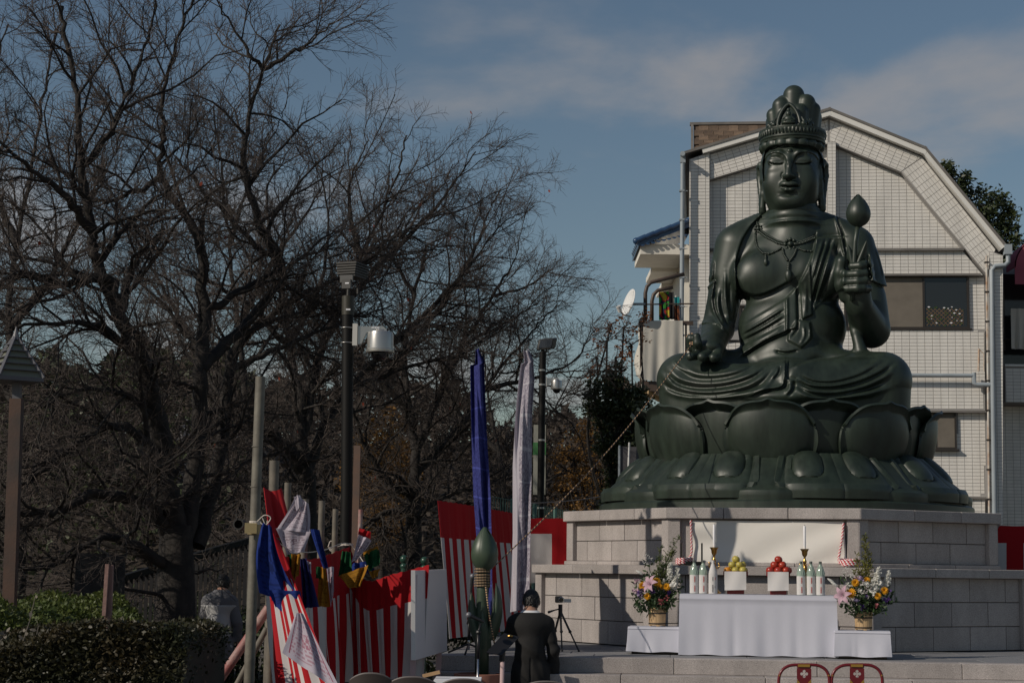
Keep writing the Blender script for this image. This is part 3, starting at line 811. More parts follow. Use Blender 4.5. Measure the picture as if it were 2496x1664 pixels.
PLAT_Z = P(2129, 1592, 23.07).z
PY = R(5); pe = PZ(1860, 1609, PLAT_Z)                     # a point of the platform's front edge
pr = Vector((math.cos(PY), -math.sin(PY), 0)); pb = Vector((math.sin(PY), math.cos(PY), 0))
x_l = -3.75; x_r = 6.5
plat = thing('platform', (pe.x, pe.y, 0), None, None); plat['kind'] = 'structure'
mb = MB(); mb.obox(pe + pr*((x_l+x_r)/2) + pb*(4.2+.30) + Vector((0,0,-PLAT_Z/2 - .004)), pr*(x_r-x_l)/2, pb*4.2, Vector((0,0,PLAT_Z/2)))
part('platform_bed', mb, M['granite_pave'], plat)
# paving slabs on the platform
mb0 = MB()
RISE, TREAD = .176, .34
def slab_run(zt, off, depth, th, L0, name, parent, m=None, jit=0.0, gap=.006):
    """a row of granite slabs along the platform front"""
    x = x_l + jit
    edges = [x_l]
    while x < x_r - .2:
        x += L0
        if x > x_l + .1: edges.append(min(x, x_r))
    for a, b in zip(edges[:-1], edges[1:]):
        if b - a < .05: continue
        c = pe + pr*((a+b)/2) + pb*(off + depth/2); c.z = zt - th/2
        mb = MB(); mb.obox(c, pr*((b-a)/2 - gap/2), pb*(depth/2), Vector((0,0,th/2)))
        me = mesh_of(mb, name, (pe.x, pe.y, 0), False, [m or M['granite']]); o = bpy.data.objects.new(name, me); COL.objects.link(o); o.parent = parent
        bv = o.modifiers.new('b', 'BEVEL'); bv.width = .006; bv.segments = 1
slab_run(PLAT_Z + .004, 0.0, .30, RISE, 1.62, 'edge_slab', plat, jit=-.5)
for r_ in range(4): slab_run(PLAT_Z + .004, .306 + r_*.68, .674, .05, .9, 'paving_slab', plat, M['granite_pave'], jit=-.3*r_)
steps = thing('steps', (pe.x, pe.y, 0), None, None); steps['kind'] = 'structure'
for k in range(1, 5): slab_run(PLAT_Z + .004 - RISE*k, -TREAD*k, TREAD + .02, RISE, 1.62, 'step_slab', steps, jit=-.3 - .8*(k % 2))

# ================================================================== stone plinth, two octagonal tiers
PL0 = PLAT_Z + .006
plinth = thing('stone_plinth', (SC.x, SC.y, PL0), 'two-tier octagonal grey granite plinth carrying the bronze statue', 'plinth')
def oct_frame(k):
    """outward normal and tangent (left to right seen from outside) of face k; k=0 is the front"""
    a = k*math.pi/4; n = Vector(_sf)*math.cos(a) + Vector(_sr)*math.sin(a); t = Vector(_sr)*math.cos(a) - Vector(_sf)*math.sin(a)
    return n, t
def ppart(name, mb, m=None, bevel=.008):
    o = part(name, mb, m or M['granite'], plinth)
    if bevel: bv = o.modifiers.new('b', 'BEVEL'); bv.width = bevel; bv.segments = 1
    return o
T22 = math.tan(math.pi/8)
def oct_prism(ap, z0, z1_, name, m=None):
    mb = MB(); poly = []
    for k in range(8):
        n, t = oct_frame(k); poly.append(Vector((SC.x, SC.y, z0)) + n*ap + t*ap*T22)
    mb.prism(poly, (0,0,z1_-z0)); return ppart(name, mb, m, 0)
zA1 = P(2129, 1383, 23.07).z; zA0 = P(2129, 1406, 23.07).z            # lower ledge
zB0 = P(1628, 1263, 24.13).z; zB1 = PLINTH_Z                          # upper ledge
def tier(ap_ledge, zb, zl0, zl1, courses, ov, pier_w, nblk, foot=None, skip_front=False, block_len=.70):
    ap_w = ap_ledge - ov - .07; ap_p = ap_ledge - ov
    oct_prism(ap_w - .035, zb, zl0, 'core', M['mortar'])
    ztop = zl0
    for k in (-2, -1, 0, 1, 2):
        n, t = oct_frame(k); c0 = Vector((SC.x, SC.y, 0)); half = ap_ledge*T22
        # ledge slabs
        nl = 3 if ap_ledge > 3.3 else 3
        cuts = [-half] + [half*(-1 + 2*(i+ (.12 if k % 2 else -.1))/nl) for i in range(1, nl)] + [half]
        for a, b in zip(cuts[:-1], cuts[1:]):
            mb = MB(); lo, hi = a + (.003 if a > -half else 0), b - (.003 if b < half else 0); d = .30
            ca = d*T22 if a == -half else 0; cb = d*T22 if b == half else 0
            poly = [c0 + n*ap_ledge + t*lo, c0 + n*ap_ledge + t*hi, c0 + n*(ap_ledge-d) + t*(hi-cb), c0 + n*(ap_ledge-d) + t*(lo+ca)]
            mb.prism([q + Vector((0,0,zl0)) for q in poly], (0,0,zl1-zl0)); ppart('ledge_slab', mb)
        # piers at the corners: each corner one stone mitred from both faces
        hp = ap_p*T22
        for sgn in (-1, 1):
            lo, hi = (hp-pier_w, hp) if sgn > 0 else (-hp, -hp+pier_w); d = .10
            ca = d*T22 if sgn < 0 else 0; cb = d*T22 if sgn > 0 else 0
            poly = [c0 + n*ap_p + t*lo, c0 + n*ap_p + t*hi, c0 + n*(ap_p-d) + t*(hi-cb), c0 + n*(ap_p-d) + t*(lo+ca)]
            mb = MB(); z0_ = zb + (foot or 0); mb.prism([q + Vector((0,0,z0_+.001)) for q in poly], (0,0,zl0-z0_-.002)); ppart('pier', mb)
        if foot:
            fl = (ap_ledge-.02)*T22; nfl = 3
            for i in range(nfl):
                lo = -fl + 2*fl*i/nfl; hi = -fl + 2*fl*(i+1)/nfl; d = .2
                ca = d*T22 if i == 0 else -.003; cb = d*T22 if i == nfl-1 else -.003
                a_ = ap_ledge - .02
                poly = [c0 + n*a_ + t*(lo + (0 if i == 0 else .003)), c0 + n*a_ + t*(hi - (0 if i == nfl-1 else .003)), c0 + n*(a_-d) + t*(hi-max(cb,.003)), c0 + n*(a_-d) + t*(lo+max(ca,.003))]
                mb = MB(); mb.prism([q + Vector((0,0,zb)) for q in poly], (0,0,foot)); ppart('foot_slab', mb)
        if skip_front and k == 0: 
            mb = MB(); mb.obox(c0 + n*(ap_w-.03) + Vector((0,0,(zb+zl0)/2)), t*(hp-pier_w), n*.03, Vector((0,0,(zl0-zb)/2-.002))); ppart('name_panel', mb, bevel=0)
            continue
        w0 = hp - pier_w + .004; z0_ = zb + (foot or 0); hc = (zl0 - z0_)/courses
        for ci in range(courses):
            off = (0.0 if ci % 2 == 0 else .5)*block_len; x = -w0; e = [-w0]
            x = -w0 + block_len*(.45 if ci % 2 == 0 else .95)
            while x < w0 - .12: e.append(x); x += block_len
            e.append(w0)
            for a, b in zip(e[:-1], e[1:]):
                pj = rnd.uniform(-.002, .002)
                mb = MB(); mb.obox(c0 + n*(ap_w - .04 + pj) + t*((a+b)/2) + Vector((0,0,z0_ + hc*(ci+.5))), t*((b-a)/2-.0045), n*.04, Vector((0,0,hc/2-.0045)))
                ppart('stone_block', mb, bevel=.005)
tier(3.49, PL0, zA0, zA1, 3, .05, .16, 4, block_len=.66)
oct_prism(3.25, zA0, zA1 - .006, 'deck', M['granite'])
zF = zA1 + .055
tier(3.07, zA1 + .001, zB0, zB1, 2, .05, .16, 4, foot=.055, skip_front=True, block_len=.62)
oct_prism(2.85, zB0, zB1 - .004, 'deck', M['granite'])

# ================================================================== white tiled house
HY = 50.0
def stain(m, sc, lo, hi):
    """rain streaks and grime with a shape of their own"""
    t = m.node_tree; b = [n for n in t.nodes if n.type == 'BSDF_PRINCIPLED'][0]; src = b.inputs['Base Color'].links[0].from_socket; geo = N(t, 'ShaderNodeNewGeometry')
    mp_ = N(t, 'ShaderNodeMapping'); mp_.inputs['Scale'].default_value = sc; t.links.new(geo.outputs['Position'], mp_.inputs[0])
    nz = N(t, 'ShaderNodeTexNoise'); nz.inputs['Scale'].default_value = 2.0; nz.inputs['Detail'].default_value = 7; nz.inputs['Roughness'].default_value = .62; t.links.new(mp_.outputs[0], nz.inputs['Vector'])
    mr = N(t, 'ShaderNodeMapRange'); t.links.new(nz.outputs['Fac'], mr.inputs[0]); mr.inputs[1].default_value = .32; mr.inputs[2].default_value = .66; mr.inputs[3].default_value = lo; mr.inputs[4].default_value = hi
    sc_ = N(t, 'ShaderNodeVectorMath', operation='SCALE'); t.links.new(src, sc_.inputs[0]); t.links.new(mr.outputs[0], sc_.inputs['Scale']); t.links.new(sc_.outputs[0], b.inputs['Base Color'])
M['tile'] = mat('white_wall_tile', (0.73,0.705,0.66), .30, var=.04, vscale=.6, objvar=.04)
stain(M['tile'], (1.1,1.1,.22), .88, 1.06); stain(M['granite'], (1.6,1.6,.5), .84, 1.10)
M['tile_mortar'] = mat('tile_joint', (0.33,0.32,0.31), .9)
M['fascia'] = mat('white_painted_board', (0.75,0.74,0.70), .55, var=.05, vscale=2)
M['roof_edge'] = mat('grey_roof_edge', (0.16,0.15,0.14), .8, var=.15, vscale=3)
M['frame_brown'] = mat('dark_bronze_frame', (0.045,0.038,0.033), .45, metal=.3)
M['glass_dark'] = mat('window_glass', (0.02,0.022,0.024), .08, spec=.6)
M['curtain_tan'] = mat('tan_curtain', (0.16,0.14,0.115), .85, var=.1, vscale=3)
M['pipe_grey'] = mat('grey_blue_pipe', (0.30,0.34,0.37), .45, var=.08, vscale=2)
M['rust'] = mat('rusty_white_pipe', (0.62,0.60,0.55), .6, col2=(0.36,0.20,0.10), vscale=4)
HTH = R(5.6); hC = P(1680, 1380, HY); hC.z = 0
house = thing('gable_house', hC, 'white tiled house with gambrel gable standing behind the statue', 'house', rz=-HTH)
_hn = Vector((-math.sin(HTH), -math.cos(HTH), 0)); _ht = Vector((math.cos(HTH), -math.sin(HTH), 0))
def H(px, py, dy=0.0):
    """facade point under a pixel, in the house's own unrotated axes"""
    v = _d + CR * ((px - 1248) / FPX) - CU * ((py - 832) / FPX); o = Vector((0,0,EYE))
    q = o + v * ((hC - o).dot(_hn) / v.dot(_hn)) - hC
    return Vector((hC.x + q.dot(_ht), hC.y - q.dot(_hn) + dy, q.z))
def HW(q):
    q = Vector(q) - hC; return hC + _ht*q.x - _hn*q.y + Vector((0,0,q.z))
DEP = Vector((0, 9, 0))
# outline of the gable
gp = [(1680,1420),(2446,1420),(2446,625),(2432,606),(2248,378),(2021,284),(1680,388)]
mb = MB(); mb.prism([H(x, y, .34) for x, y in gp], DEP); part('wall', mb, M['tile_mortar'], house)
def house_panel(name, poly, front, back):
    mb = MB(); mb.prism([H(x, y, front) for x, y in poly], (0, back-front, 0)); return part(name, mb, M['tile_mortar'], house)
house_panel('pilaster', [(1680,1420),(1730,1420),(1730,372),(1680,388)], 0.0, .36)
house_panel('pilaster', [(2412,1420),(2445,1420),(2445,622),(2412,612)], 0.0, .36)
house_panel('pilaster', [(2017,666),(2038,666),(2038,345),(2017,345)], .02, .36)
house_panel('gable_frame', [(1730,436),(1730,373),(2021,286),(2248,380),(2428,606),(2406,668),(2198,418),(2024,346)], .10, .36)
house_panel('spandrel', [(2038,668),(2400,668),(2348,607),(2038,607)], .22, .36)
house_panel('spandrel', [(1730,668),(2017,668),(2017,607),(1730,607)], .22, .36)
house_panel('belt', [(1730,998),(2404,998),(2404,800),(1730,800)], .22, .36)
house_panel('belt', [(1730,1420),(2404,1420),(2404,1208),(1730,1208)], .22, .36)
TW, TH = .208, .0965; G = .010
tiles_all = []; tiles_cut = []      # (centre, ax, az)
def clip_convex(poly, reg):
    ar = sum(reg[i][0]*reg[(i+1) % len(reg)][1] - reg[(i+1) % len(reg)][0]*reg[i][1] for i in range(len(reg))); sg = 1 if ar > 0 else -1; out = poly
    for i in range(len(reg)):
        (ax, ay), (bx, by) = reg[i], reg[(i+1) % len(reg)]; side = lambda q: sg*((bx-ax)*(q[1]-ay) - (by-ay)*(q[0]-ax)); new = []
        for j in range(len(out)):
            a, b = out[j], out[(j+1) % len(out)]; da, db = side(a), side(b)
            if da >= 0: new.append(a)
            if (da >= 0) != (db >= 0): t = da/(da-db); new.append((a[0]+(b[0]-a[0])*t, a[1]+(b[1]-a[1])*t))
        out = new
        if len(out) < 3: return None
    return out
def inside(poly, x, y):
    c = False; n = len(poly)
    for i in range(n):
        x0, y0 = poly[i]; x1, y1 = poly[(i+1) % n]
        if (y0 > y) != (y1 > y) and x < (x1-x0)*(y-y0)/(y1-y0)+x0: c = not c
    return c
def tile_region(polypx, front, ux=None, holes=(), org=None, clip=True):
    """lay wall tiles inside a polygon of the facade"""
    pts = [H(x, y, front) for x, y in polypx]; P2 = [(p.x, p.z) for p in pts]
    HO = [[(H(x, y).x, H(x, y).z) for x, y in h_] for h_ in holes]
    ux = Vector((1,0,0)) if ux is None else ux.normalized(); uz = Vector((-ux.z,0,ux.x))
    o = Vector((0, 0, 0)) if org is None else org
    us = [(Vector(p)-o).dot(ux) for p in pts]; vs2 = [(Vector(p)-o).dot(uz) for p in pts]
    for iv in range(math.floor(min(vs2)/TH), math.ceil(max(vs2)/TH)):
        for iu in range(math.floor(min(us)/TW), math.ceil(max(us)/TW)):
            c = o + ux*((iu+.5)*TW) + uz*((iv+.5)*TH)
            cor = [(c + ux*sx*(TW-G)/2 + uz*sz*(TH-G)/2) for sx, sz in ((-1,-1),(1,-1),(1,1),(-1,1))]
            ins = [inside(P2, q.x, q.z) and not any(inside(h_, q.x, q.z) for h_ in HO) for q in cor]
            if all(ins): tiles_all.append((Vector((c.x, pts[0].y, c.z)), ux*(TW-G)/2, uz*(TH-G)/2))
            elif not holes:              # cut to the edge of the region
                q4 = clip_convex([(q.x, q.z) for q in cor], P2)
                if q4: tiles_cut.append([Vector((x, pts[0].y, z)) for x, z in q4])
            elif any(ins) and clip:      # cut tile at the edge: shrink to the part that is inside
                lo, hi = [0,0], [1,1]; best = None
                for (a, b) in ((0,.5),(.5,1),(0,.75),(.25,1)):
                    for ax_ in (0,1):
                        q4 = [c + ux*((sx-.5)*(TW-G)) + uz*((sz-.5)*(TH-G)) for sx, sz in (((a,0),(b,0),(b,1),(a,1)) if ax_ == 0 else ((0,a),(1,a),(1,b),(0,b)))]
                        if all(inside(P2, q.x, q.z) and not any(inside(h_, q.x, q.z) for h_ in HO) for q in q4):
                            area = b-a
                            if best is None or area > best[0]: best = (area, q4)
                if best:
                    q4 = best[1]; cc = (q4[0]+q4[2])/2
                    tiles_all.append((Vector((cc.x, pts[0].y, cc.z)), (q4[1]-q4[0])/2, (q4[3]-q4[0])/2))
win1 = [(2150,668),(2366,668),(2366,800),(2150,800)]; win2 = [(2240,998),(2336,998),(2336,1094),(2240,1094)]; win3 = [(1778,738),(1838,738),(1838,830),(1778,830)]
tile_region([(1681,1300),(1729,1300),(1729,374),(1681,389)], 0.0)
tile_region([(2413,1300),(2444,1300),(2444,624),(2413,614)], 0.0)
tile_region([(1730,607),(2017,607),(2017,350),(1730,438)], .34)
tile_region([(2038,607),(2350,607),(2198,422),(2038,354)], .34)
tile_region([(2018,607),(2037,607),(2037,348),(2018,348)], .02)
tile_region([(2038,667),(2398,667),(2348,608),(2038,608)], .22); tile_region([(1730,667),(2017,667),(2017,608),(1730,608)], .22)
tile_region([(1730,800),(2406,800),(2406,668),(1730,668)], .34, holes=(win1, win3))
tile_region([(1730,997),(2404,997),(2404,801),(1730,801)], .22, holes=([(1778,801),(1838,801),(1838,830),(1778,830)],))
tile_region([(1730,1208),(2408,1208),(2408,998),(1730,998)], .34, holes=(win2,))
tile_region([(1730,1300),(2404,1300),(2404,1209),(1730,1209)], .22)
d1 = H(2021,286)-H(1730,373); tile_region([(1731,435),(1731,376),(2018,290),(2018,348)], .10, d1, org=H(1730,373))
d2 = H(2248,380)-H(2021,286); tile_region([(2024,344),(2024,291),(2246,382),(2197,416)], .10, d2, org=H(2021,286))
d3 = H(2428,606)-H(2248,380); tile_region([(2200,417),(2249,384),(2427,607),(2406,665)], .10, d3, org=H(2248,380))
def tile_geo(mb, c, ax, az):
    f = Vector((0,-.010,0)); b = Vector((0,.002,0))
    V = [c-ax-az+b, c+ax-az+b, c+ax+az+b, c-ax+az+b, c-ax*.985-az*.97+f, c+ax*.985-az*.97+f, c+ax*.985+az*.97+f, c-ax*.985+az*.97+f]
    mb.add(V, [(4,5,6,7),(0,1,5,4),(1,2,6,5),(2,3,7,6),(3,0,4,7)])
full = [q for q in tiles_all if abs(q[1].length*2-(TW-G)) < 1e-4 and abs(q[1].z) < 1e-6]
def vis(q):
    x, y = proj(HW(q[0])); return (2050 < x < 2400 and 425 < y < 607) or (1740 < x < 1850 and 450 < y < 600)
cand = [q for q in full if vis(q)][:300]; cs = set(id(q) for q in cand)
tm = MB(); tile_geo(tm, Vector((0,0,0)), Vector(((TW-G)/2,0,0)), Vector((0,0,(TH-G)/2))); tme = mesh_of(tm, 'wall_tile', (0,0,0), False, [M['tile']])
hl = Vector(house.location)
for q in cand: inst('wall_tile', tme, house, q[0]-hl)
mb = MB()
for q in tiles_all:
    if id(q) not in cs: tile_geo(mb, *q)
for q in tiles_cut: mb.prism([v + Vector((0,-.010,0)) for v in q], (0,.012,0))
part('wall_tiles', mb, M['tile'], house, kind='stuff')
# fascia boards along the rakes and grey roof edge over them
def rake(a, b, w, dy0, dy1, m, name, shift=0.0):
    A, B_ = H(*a, dy0), H(*b, dy0); d = (B_-A).normalized(); n = Vector((-d.z,0,d.x)); 
    if n.z < 0: n = -n
    A = A - d*.05 + Vector((0, rake.k*.004, 0)); B_ = B_ + d*.05 + Vector((0, rake.k*.004, 0)); rake.k += 1
    mb = MB(); mb.prism([A + n*shift, B_ + n*shift, B_ + n*(shift+w), A + n*(shift+w)], (0, dy1-dy0, 0)); return part(name, mb, m, house)
rake.k = 0
for a, b in (((1718,375),(2021,285)), ((2021,285),(2250,378)), ((2250,378),(2436,606))):
    rake(a, b, .15, -.16, .40, M['fascia'], 'fascia_board')
rf = None
for a, b in (((1670,378),(2021,272)), ((2021,272),(2252,366)), ((2252,366),(2446,602))):
    o = rake(a, b, .07, -.20, 9.2, M['roof_edge'], 'roof'); rf = rf or o
# brown shingled slope behind the left rake
M['shingle'] = mat('brown_shingle', (0.105,0.075,0.055), .9, col2=(0.17,0.115,0.075), vscale=7, bump=.5, bscale=25, objvar=.35)
zr1 = H(1688,307).z; x0_, x1_ = H(1688,400).x, H(1860,400).x
sl0 = Vector((0, HY+2.2, H(1688,400).z - .5)); sl1 = Vector((0, HY+4.2, H(1688,307).z*1.075))
x0_ = H(1688,340).x + .05; x1_ = H(1890,340).x + .3
mb = MB(); mb.add([(x0_,sl0.y,sl0.z-.02),(x1_,sl0.y,sl0.z-.02),(x1_,sl1.y,sl1.z-.02),(x0_,sl1.y,sl1.z-.02),(x0_,sl1.y+2,sl0.z-.3),(x1_,sl1.y+2,sl0.z-.3)],[(0,1,2,3),(3,2,5,4),(0,3,4),(1,5,2),(0,4,5,1)])
so = part('rear_roof', mb, M['shingle'], house)
sd = (sl1-sl0); sL = sd.length; sd.normalize(); sn = Vector((0,-sd.z,sd.y)); sn = sn if sn.z > 0 else -sn
sh = MB(); sh.obox((0,0,0), Vector((.145,0,0)), sd*.14, sn*.012); shm = mesh_of(sh, 'shingle', (0,0,0), False, [M['shingle']])
for r_ in range(int(sL/.2)):
    x = x0_ + (.15 if r_ % 2 else 0)
    while x < x1_ - .1:
        c = Vector((x+.15, 0, 0)) + Vector((0, sl0.y, sl0.z)) + sd*(r_*.2+.12) + sn*(.012 + rnd.uniform(0,.01)); o = inst('shingle', shm, so, c-hl, None); x += .30
mb = MB(); mb.box((x0_-.12, sl1.y-.08, sl1.z-.02),(x1_, sl1.y+.12, sl1.z+.06)); part('ridge_cap', mb, M['roof_edge'], house)
mb = MB(); mb.bar((x0_-.05, sl0.y, sl0.z+.03), (x0_-.05, sl1.y, sl1.z+.03), .08, .08); part('verge_trim', mb, M['roof_edge'], house)
# ledges in dark grey, the colour standing in for their shadow lines
for (xa, xb, y, dy, hh) in ((2038,2350,607,.10,.07),(1730,2017,607,.10,.07),(2020,2392,668,.12,.06),(1730,2406,999,.14,.05),(1730,2406,1207,.14,.06)):
    a = H(xa, y); b = H(xb, y); mb = MB(); mb.box((a.x, HY+dy, a.z-hh/2), (b.x, HY+.345, a.z+hh/2)); part('shadow_ledge', mb, M['roof_edge'], house)
# windows
def window(px0, py0, px1, py1, split, back, curtain=(True, False)):
    a = H(px0, py1); b = H(px1, py0); f = .05
    W = MB(); fy0, fy1 = HY+back-.10, HY+back+.06
    W.box((a.x, fy0, a.z),(b.x, fy1, a.z+f)); W.box((a.x, fy0, b.z-f),(b.x, fy1, b.z)); W.box((a.x, fy0, a.z+f),(a.x+f, fy1, b.z-f)); W.box((b.x-f, fy0, a.z+f),(b.x, fy1, b.z-f))
    w = part('window', W, M['frame_brown'], house)
    xs = [a.x+f] + [a.x + (b.x-a.x)*s for s in split] + [b.x-f]
    for i in range(len(xs)-1):
        if i: 
            mb = MB(); mb.box((xs[i]-.03, fy0+.02, a.z+f),(xs[i]+.03, fy1-.02, b.z-f)); part('mullion', mb, M['frame_brown'], w)
        mb = MB(); mb.box((xs[i]+.03*(i > 0), fy0+.045, a.z+f),(xs[i+1]-.03*(i < len(xs)-2), fy0+.055, b.z-f)); part('pane', mb, M['curtain_tan'] if curtain[i] else M['glass_dark'], w)
    mb = MB(); mb.box((a.x-.04, HY+back-.16, a.z-.05),(b.x+.06, HY+back+.0, a.z)); part('sill', mb, M['frame_brown'], w)
    return w
w1 = window(2060,668,2364,798,(.64,), .34)
window(2240,1000,2334,1092,(.45,), .34, (True, True)); window(1780,740,1836,826,(.45,), .34, (False, True))
# lattice, hangers and plants behind the clear pane
M['lattice'] = mat('brown_lattice', (0.20,0.12,0.06), .8); M['leaf_mid'] = mat('green_leaf', (0.06,0.11,0.035), .6, objvar=.3, trans=.2)
M['paper_white'] = mat('white_paper', (0.78,0.78,0.80), .6)
la = H(2262,790); lb = H(2352,748); lm = MB()
n = 9
for i in range(-n, n*2):
    x = la.x + (lb.x-la.x)*i/n; hgt = lb.z-la.z
    for s in (-1, 1):
        q0 = Vector((x, HY+.285, la.z if s > 0 else lb.z)); q1 = q0 + Vector((hgt, 0, hgt*s))
        t0 = max(0, (la.x-q0.x)/hgt); t1 = min(1, (lb.x-q0.x)/hgt)
        if t1 > t0: lm.bar(q0 + (q1-q0)*t0, q0 + (q1-q0)*t1, .012, .012)
part('lattice', lm, M['lattice'], w1)
pm = MB()
for i in range(60):
    c = Vector((rnd.uniform(la.x, lb.x), HY+.265, rnd.uniform(la.z, lb.z+.05)*1.0)); s = rnd.uniform(.02,.05)
    pm.add([c+Vector((-s,0,0)), c+Vector((0,-.01,-s*.5)), c+Vector((s,0,0)), c+Vector((0,-.01,s*.5))], [(0,1,2,3)], 0 if rnd.random() < .8 else 1)
part('plant', pm, [M['leaf_mid'], M['paper_white']], w1)
# pipes
def pipe(name, pts, r_, m, parent=house, rings=0):
    mb = MB(); mb.tube(pts, r_, 12); o = part(name, mb, m, parent, smooth=True, angle=50); return o
pp = pipe('downpipe', [H(2450,600,-.10), H(2456,618,-.10), H(2456,640,-.10), H(2448,648,-.10), H(2424,650,-.10), H(2416,660,-.10), H(2418,900,-.10), H(2425,1420,-.10)], .066, M['pipe_grey'])
mb = MB(); mb.box(tuple(H(2446,622,-.20)), tuple(H(2464,598,.05))); part('gutter_box', mb, M['pipe_grey'], house)
pipe('downpipe', [H(1664,392,-.25), H(1664,420,-.25), H(1661,880,-.25), H(1659,1420,-.25)], .062, M['pipe_grey'])
mb = MB(); mb.tube([H(1664,384,-.5), H(1668,384,9)], .07, 10); mb.box(tuple(H(1658,402,-.32)), tuple(H(1671,388,-.18))); part('gutter', mb, M['pipe_grey'], house)
pipe('branch_pipe', [H(2180,914,-.02), H(2372,915,-.02)], .055, M['pipe_grey'])
pipe('branch_pipe', [H(2374,908,-.02), H(2374,934,-.02), H(2382,937,-.04), H(2420,938,-.08)], .06, M['pipe_grey'])
wp = pipe('conduit', [H(2404,625,-.05), H(2407,900,-.05), H(2411,1300,-.05)], .030, M['rust'])
for i in range(9):
    y = 640 + i*72; mb = MB(); a = H(2404 + (y-625)*.0104, y, -.05); mb.box((a.x-.06, a.y-.04, a.z-.02),(a.x+.06, HY, a.z+.02)); part('bracket', mb, M['frame_brown'], wp)
pipe('vent_pipe', [H(2385,905,-.02), H(2386,850,-.02)], .03, M['rust']); pipe('vent_pipe', [H(2386,852,-.02), H(2398,862,-.02), H(2398,905,-.02)], .018, M['rust'])
for i in range(6):
    y = 470 + i*70; mb = MB(); a = H(1662, y, -.25); mb.box((a.x-.075, a.y-.075, a.z-.02),(a.x+.075, a.y+.075, a.z+.02)); mb.box((a.x+.07, a.y-.01, a.z-.01),(a.x+.16, a.y+.01, a.z+.01)); part('bracket', mb, M['pipe_grey'], house)
# ================================================================== blue-roofed house at the left with its balcony
M['blue_tile'] = mat('blue_glazed_tile', (0.018,0.045,0.11), .16, col2=(0.03,0.07,0.15), vscale=3, spec=.6)
M['eave_white'] = mat('white_eave_plaster', (0.72,0.69,0.62), .8, var=.06, vscale=3)
M['brown_metal'] = mat('brown_painted_pipe', (0.075,0.052,0.040), .5, var=.2, vscale=6)
M['sheet'] = mat('cream_sheet', (0.70,0.67,0.60), .9, var=.05, vscale=2, trans=.25)
M['dish_white'] = mat('white_dish', (0.75,0.75,0.73), .4)
YB = 51.5
bh = thing('blue_roof_house', P(1640, 1380, YB+2)*1.0, 'pale house edge with blue glazed roof tiles and stepped white eaves', 'house'); bh.location.z = 0
def fbox(px0, py0, px1, py1, Y0, Y1):
    a = P(px0, py1, Y0); b = P(px1, py0, Y0); mb = MB(); mb.box((a.x, Y0, a.z), (b.x, Y1, b.z)); return mb
mb = fbox(1668, 600, 1780, 1420, YB+.6, YB+9); part('wall', mb, M['eave_white'], bh)
for (x0, y0, x1, y1, Y, dep) in ((1561,596,1690,619,YB,2.4),(1588,651,1690,662,YB+2.4,2.2),(1613,689,1690,700,YB+4.6,2.2),(1640,726,1690,733,YB+6.8,2)):
    part('eave', fbox(x0, y0, x1, y1, Y, Y+dep), M['eave_white'], bh)
# roof: rows of round tiles running down to the left
r0 = P(1556, 596, YB-.15); r1 = P(1690, 545, YB-.15)
mb = MB(); mb.prism([r0 + Vector((0,0,-.05)), r1 + Vector((0,0,-.05)), r1 + Vector((0,0,.12)), r0 + Vector((0,0,.10))], (0, 2.6, 0)); ro = part('roof', mb, M['blue_tile'], bh)
d = (r1-r0); Lr = d.length; d.normalize(); nr = Vector((-d.z,0,d.x))
for row in range(7):
    for k in range(int(Lr/.27)):
        c0 = r0 + d*(k*.27) + nr*(.10 + .02) + Vector((0, row*.36, 0)); c1 = c0 + d*.29 + nr*.022
        if row == 0:
            mb = MB(); mb.tube([c0, c1], [.085,.078], 10); part('ridge_tile', mb, M['blue_tile'], ro, smooth=True, angle=50)
        else:
            mb = MB(); mb.tube([c0-nr*.05, c1-nr*.05], [.075,.07], 8); part('roof_tile', mb, M['blue_tile'], ro, smooth=True, angle=50)
mb = MB(); mb.ball(r0 + nr*.12 - d*.02, .10, 10, 8); part('ridge_end_tile', mb, M['blue_tile'], ro, smooth=True)
for k in range(9):      # wavy pan tiles hanging over the fascia
    c = P(1566 + k*13, 591 - k*3.0, YB-.17); mb = MB()
    mb.add([c + Vector((.07*math.cos(a), 0, -.05 - .055*math.sin(a))) for a in np.linspace(0, math.pi, 7)] + [c + Vector((.07*math.cos(a), .4, .03 - .055*math.sin(a))) for a in np.linspace(0, math.pi, 7)], [(i, i+1, i+8, i+7) for i in range(6)] + [tuple(range(6,-1,-1))])
    part('pan_tile', mb, M['blue_tile'], ro, smooth=True, angle=50)

YC = 49.0
bal = thing('balcony', P(1600, 940, YC), 'brown wooden balcony with bent pipe frame above the laundry', 'balcony')
a = P(1556, 952, YC); b = P(1690, 930, YC); mb = MB(); mb.box((a.x, YC, a.z), (b.x, YC+2.2, b.z)); part('deck', mb, M['brown_metal'], bal)
a = P(1560, 930, YC); b = P(1570, 782, YC); mb = MB(); mb.box((a.x, YC, a.z), (b.x, YC+.12, b.z)); part('post', mb, M['brown_metal'], bal)
a = P(1560, 790, YC); b = P(1690, 782, YC); mb = MB(); mb.box((b.x-2.4*0-1.45, YC+.02, a.z), (b.x, YC+.10, b.z)); part('rail', mb, M['brown_metal'], bal)
a = P(1596,964,YC); b = P(1700,952,YC); mb = MB(); mb.bar(P(1576,955,YC), P(1610,975,YC+1), .12, .10); part('strut', mb, mat('tan_wood', (0.40,0.27,0.13), .7), bal)
for i in range(9):
    q = P(1574 + i*12, 786, YC+.14); mb = MB(); mb.box((q.x, q.y, P(1574,930,YC).z), (q.x+.05, q.y+.04, q.z)); part('baluster', mb, M['brown_metal'], bal)
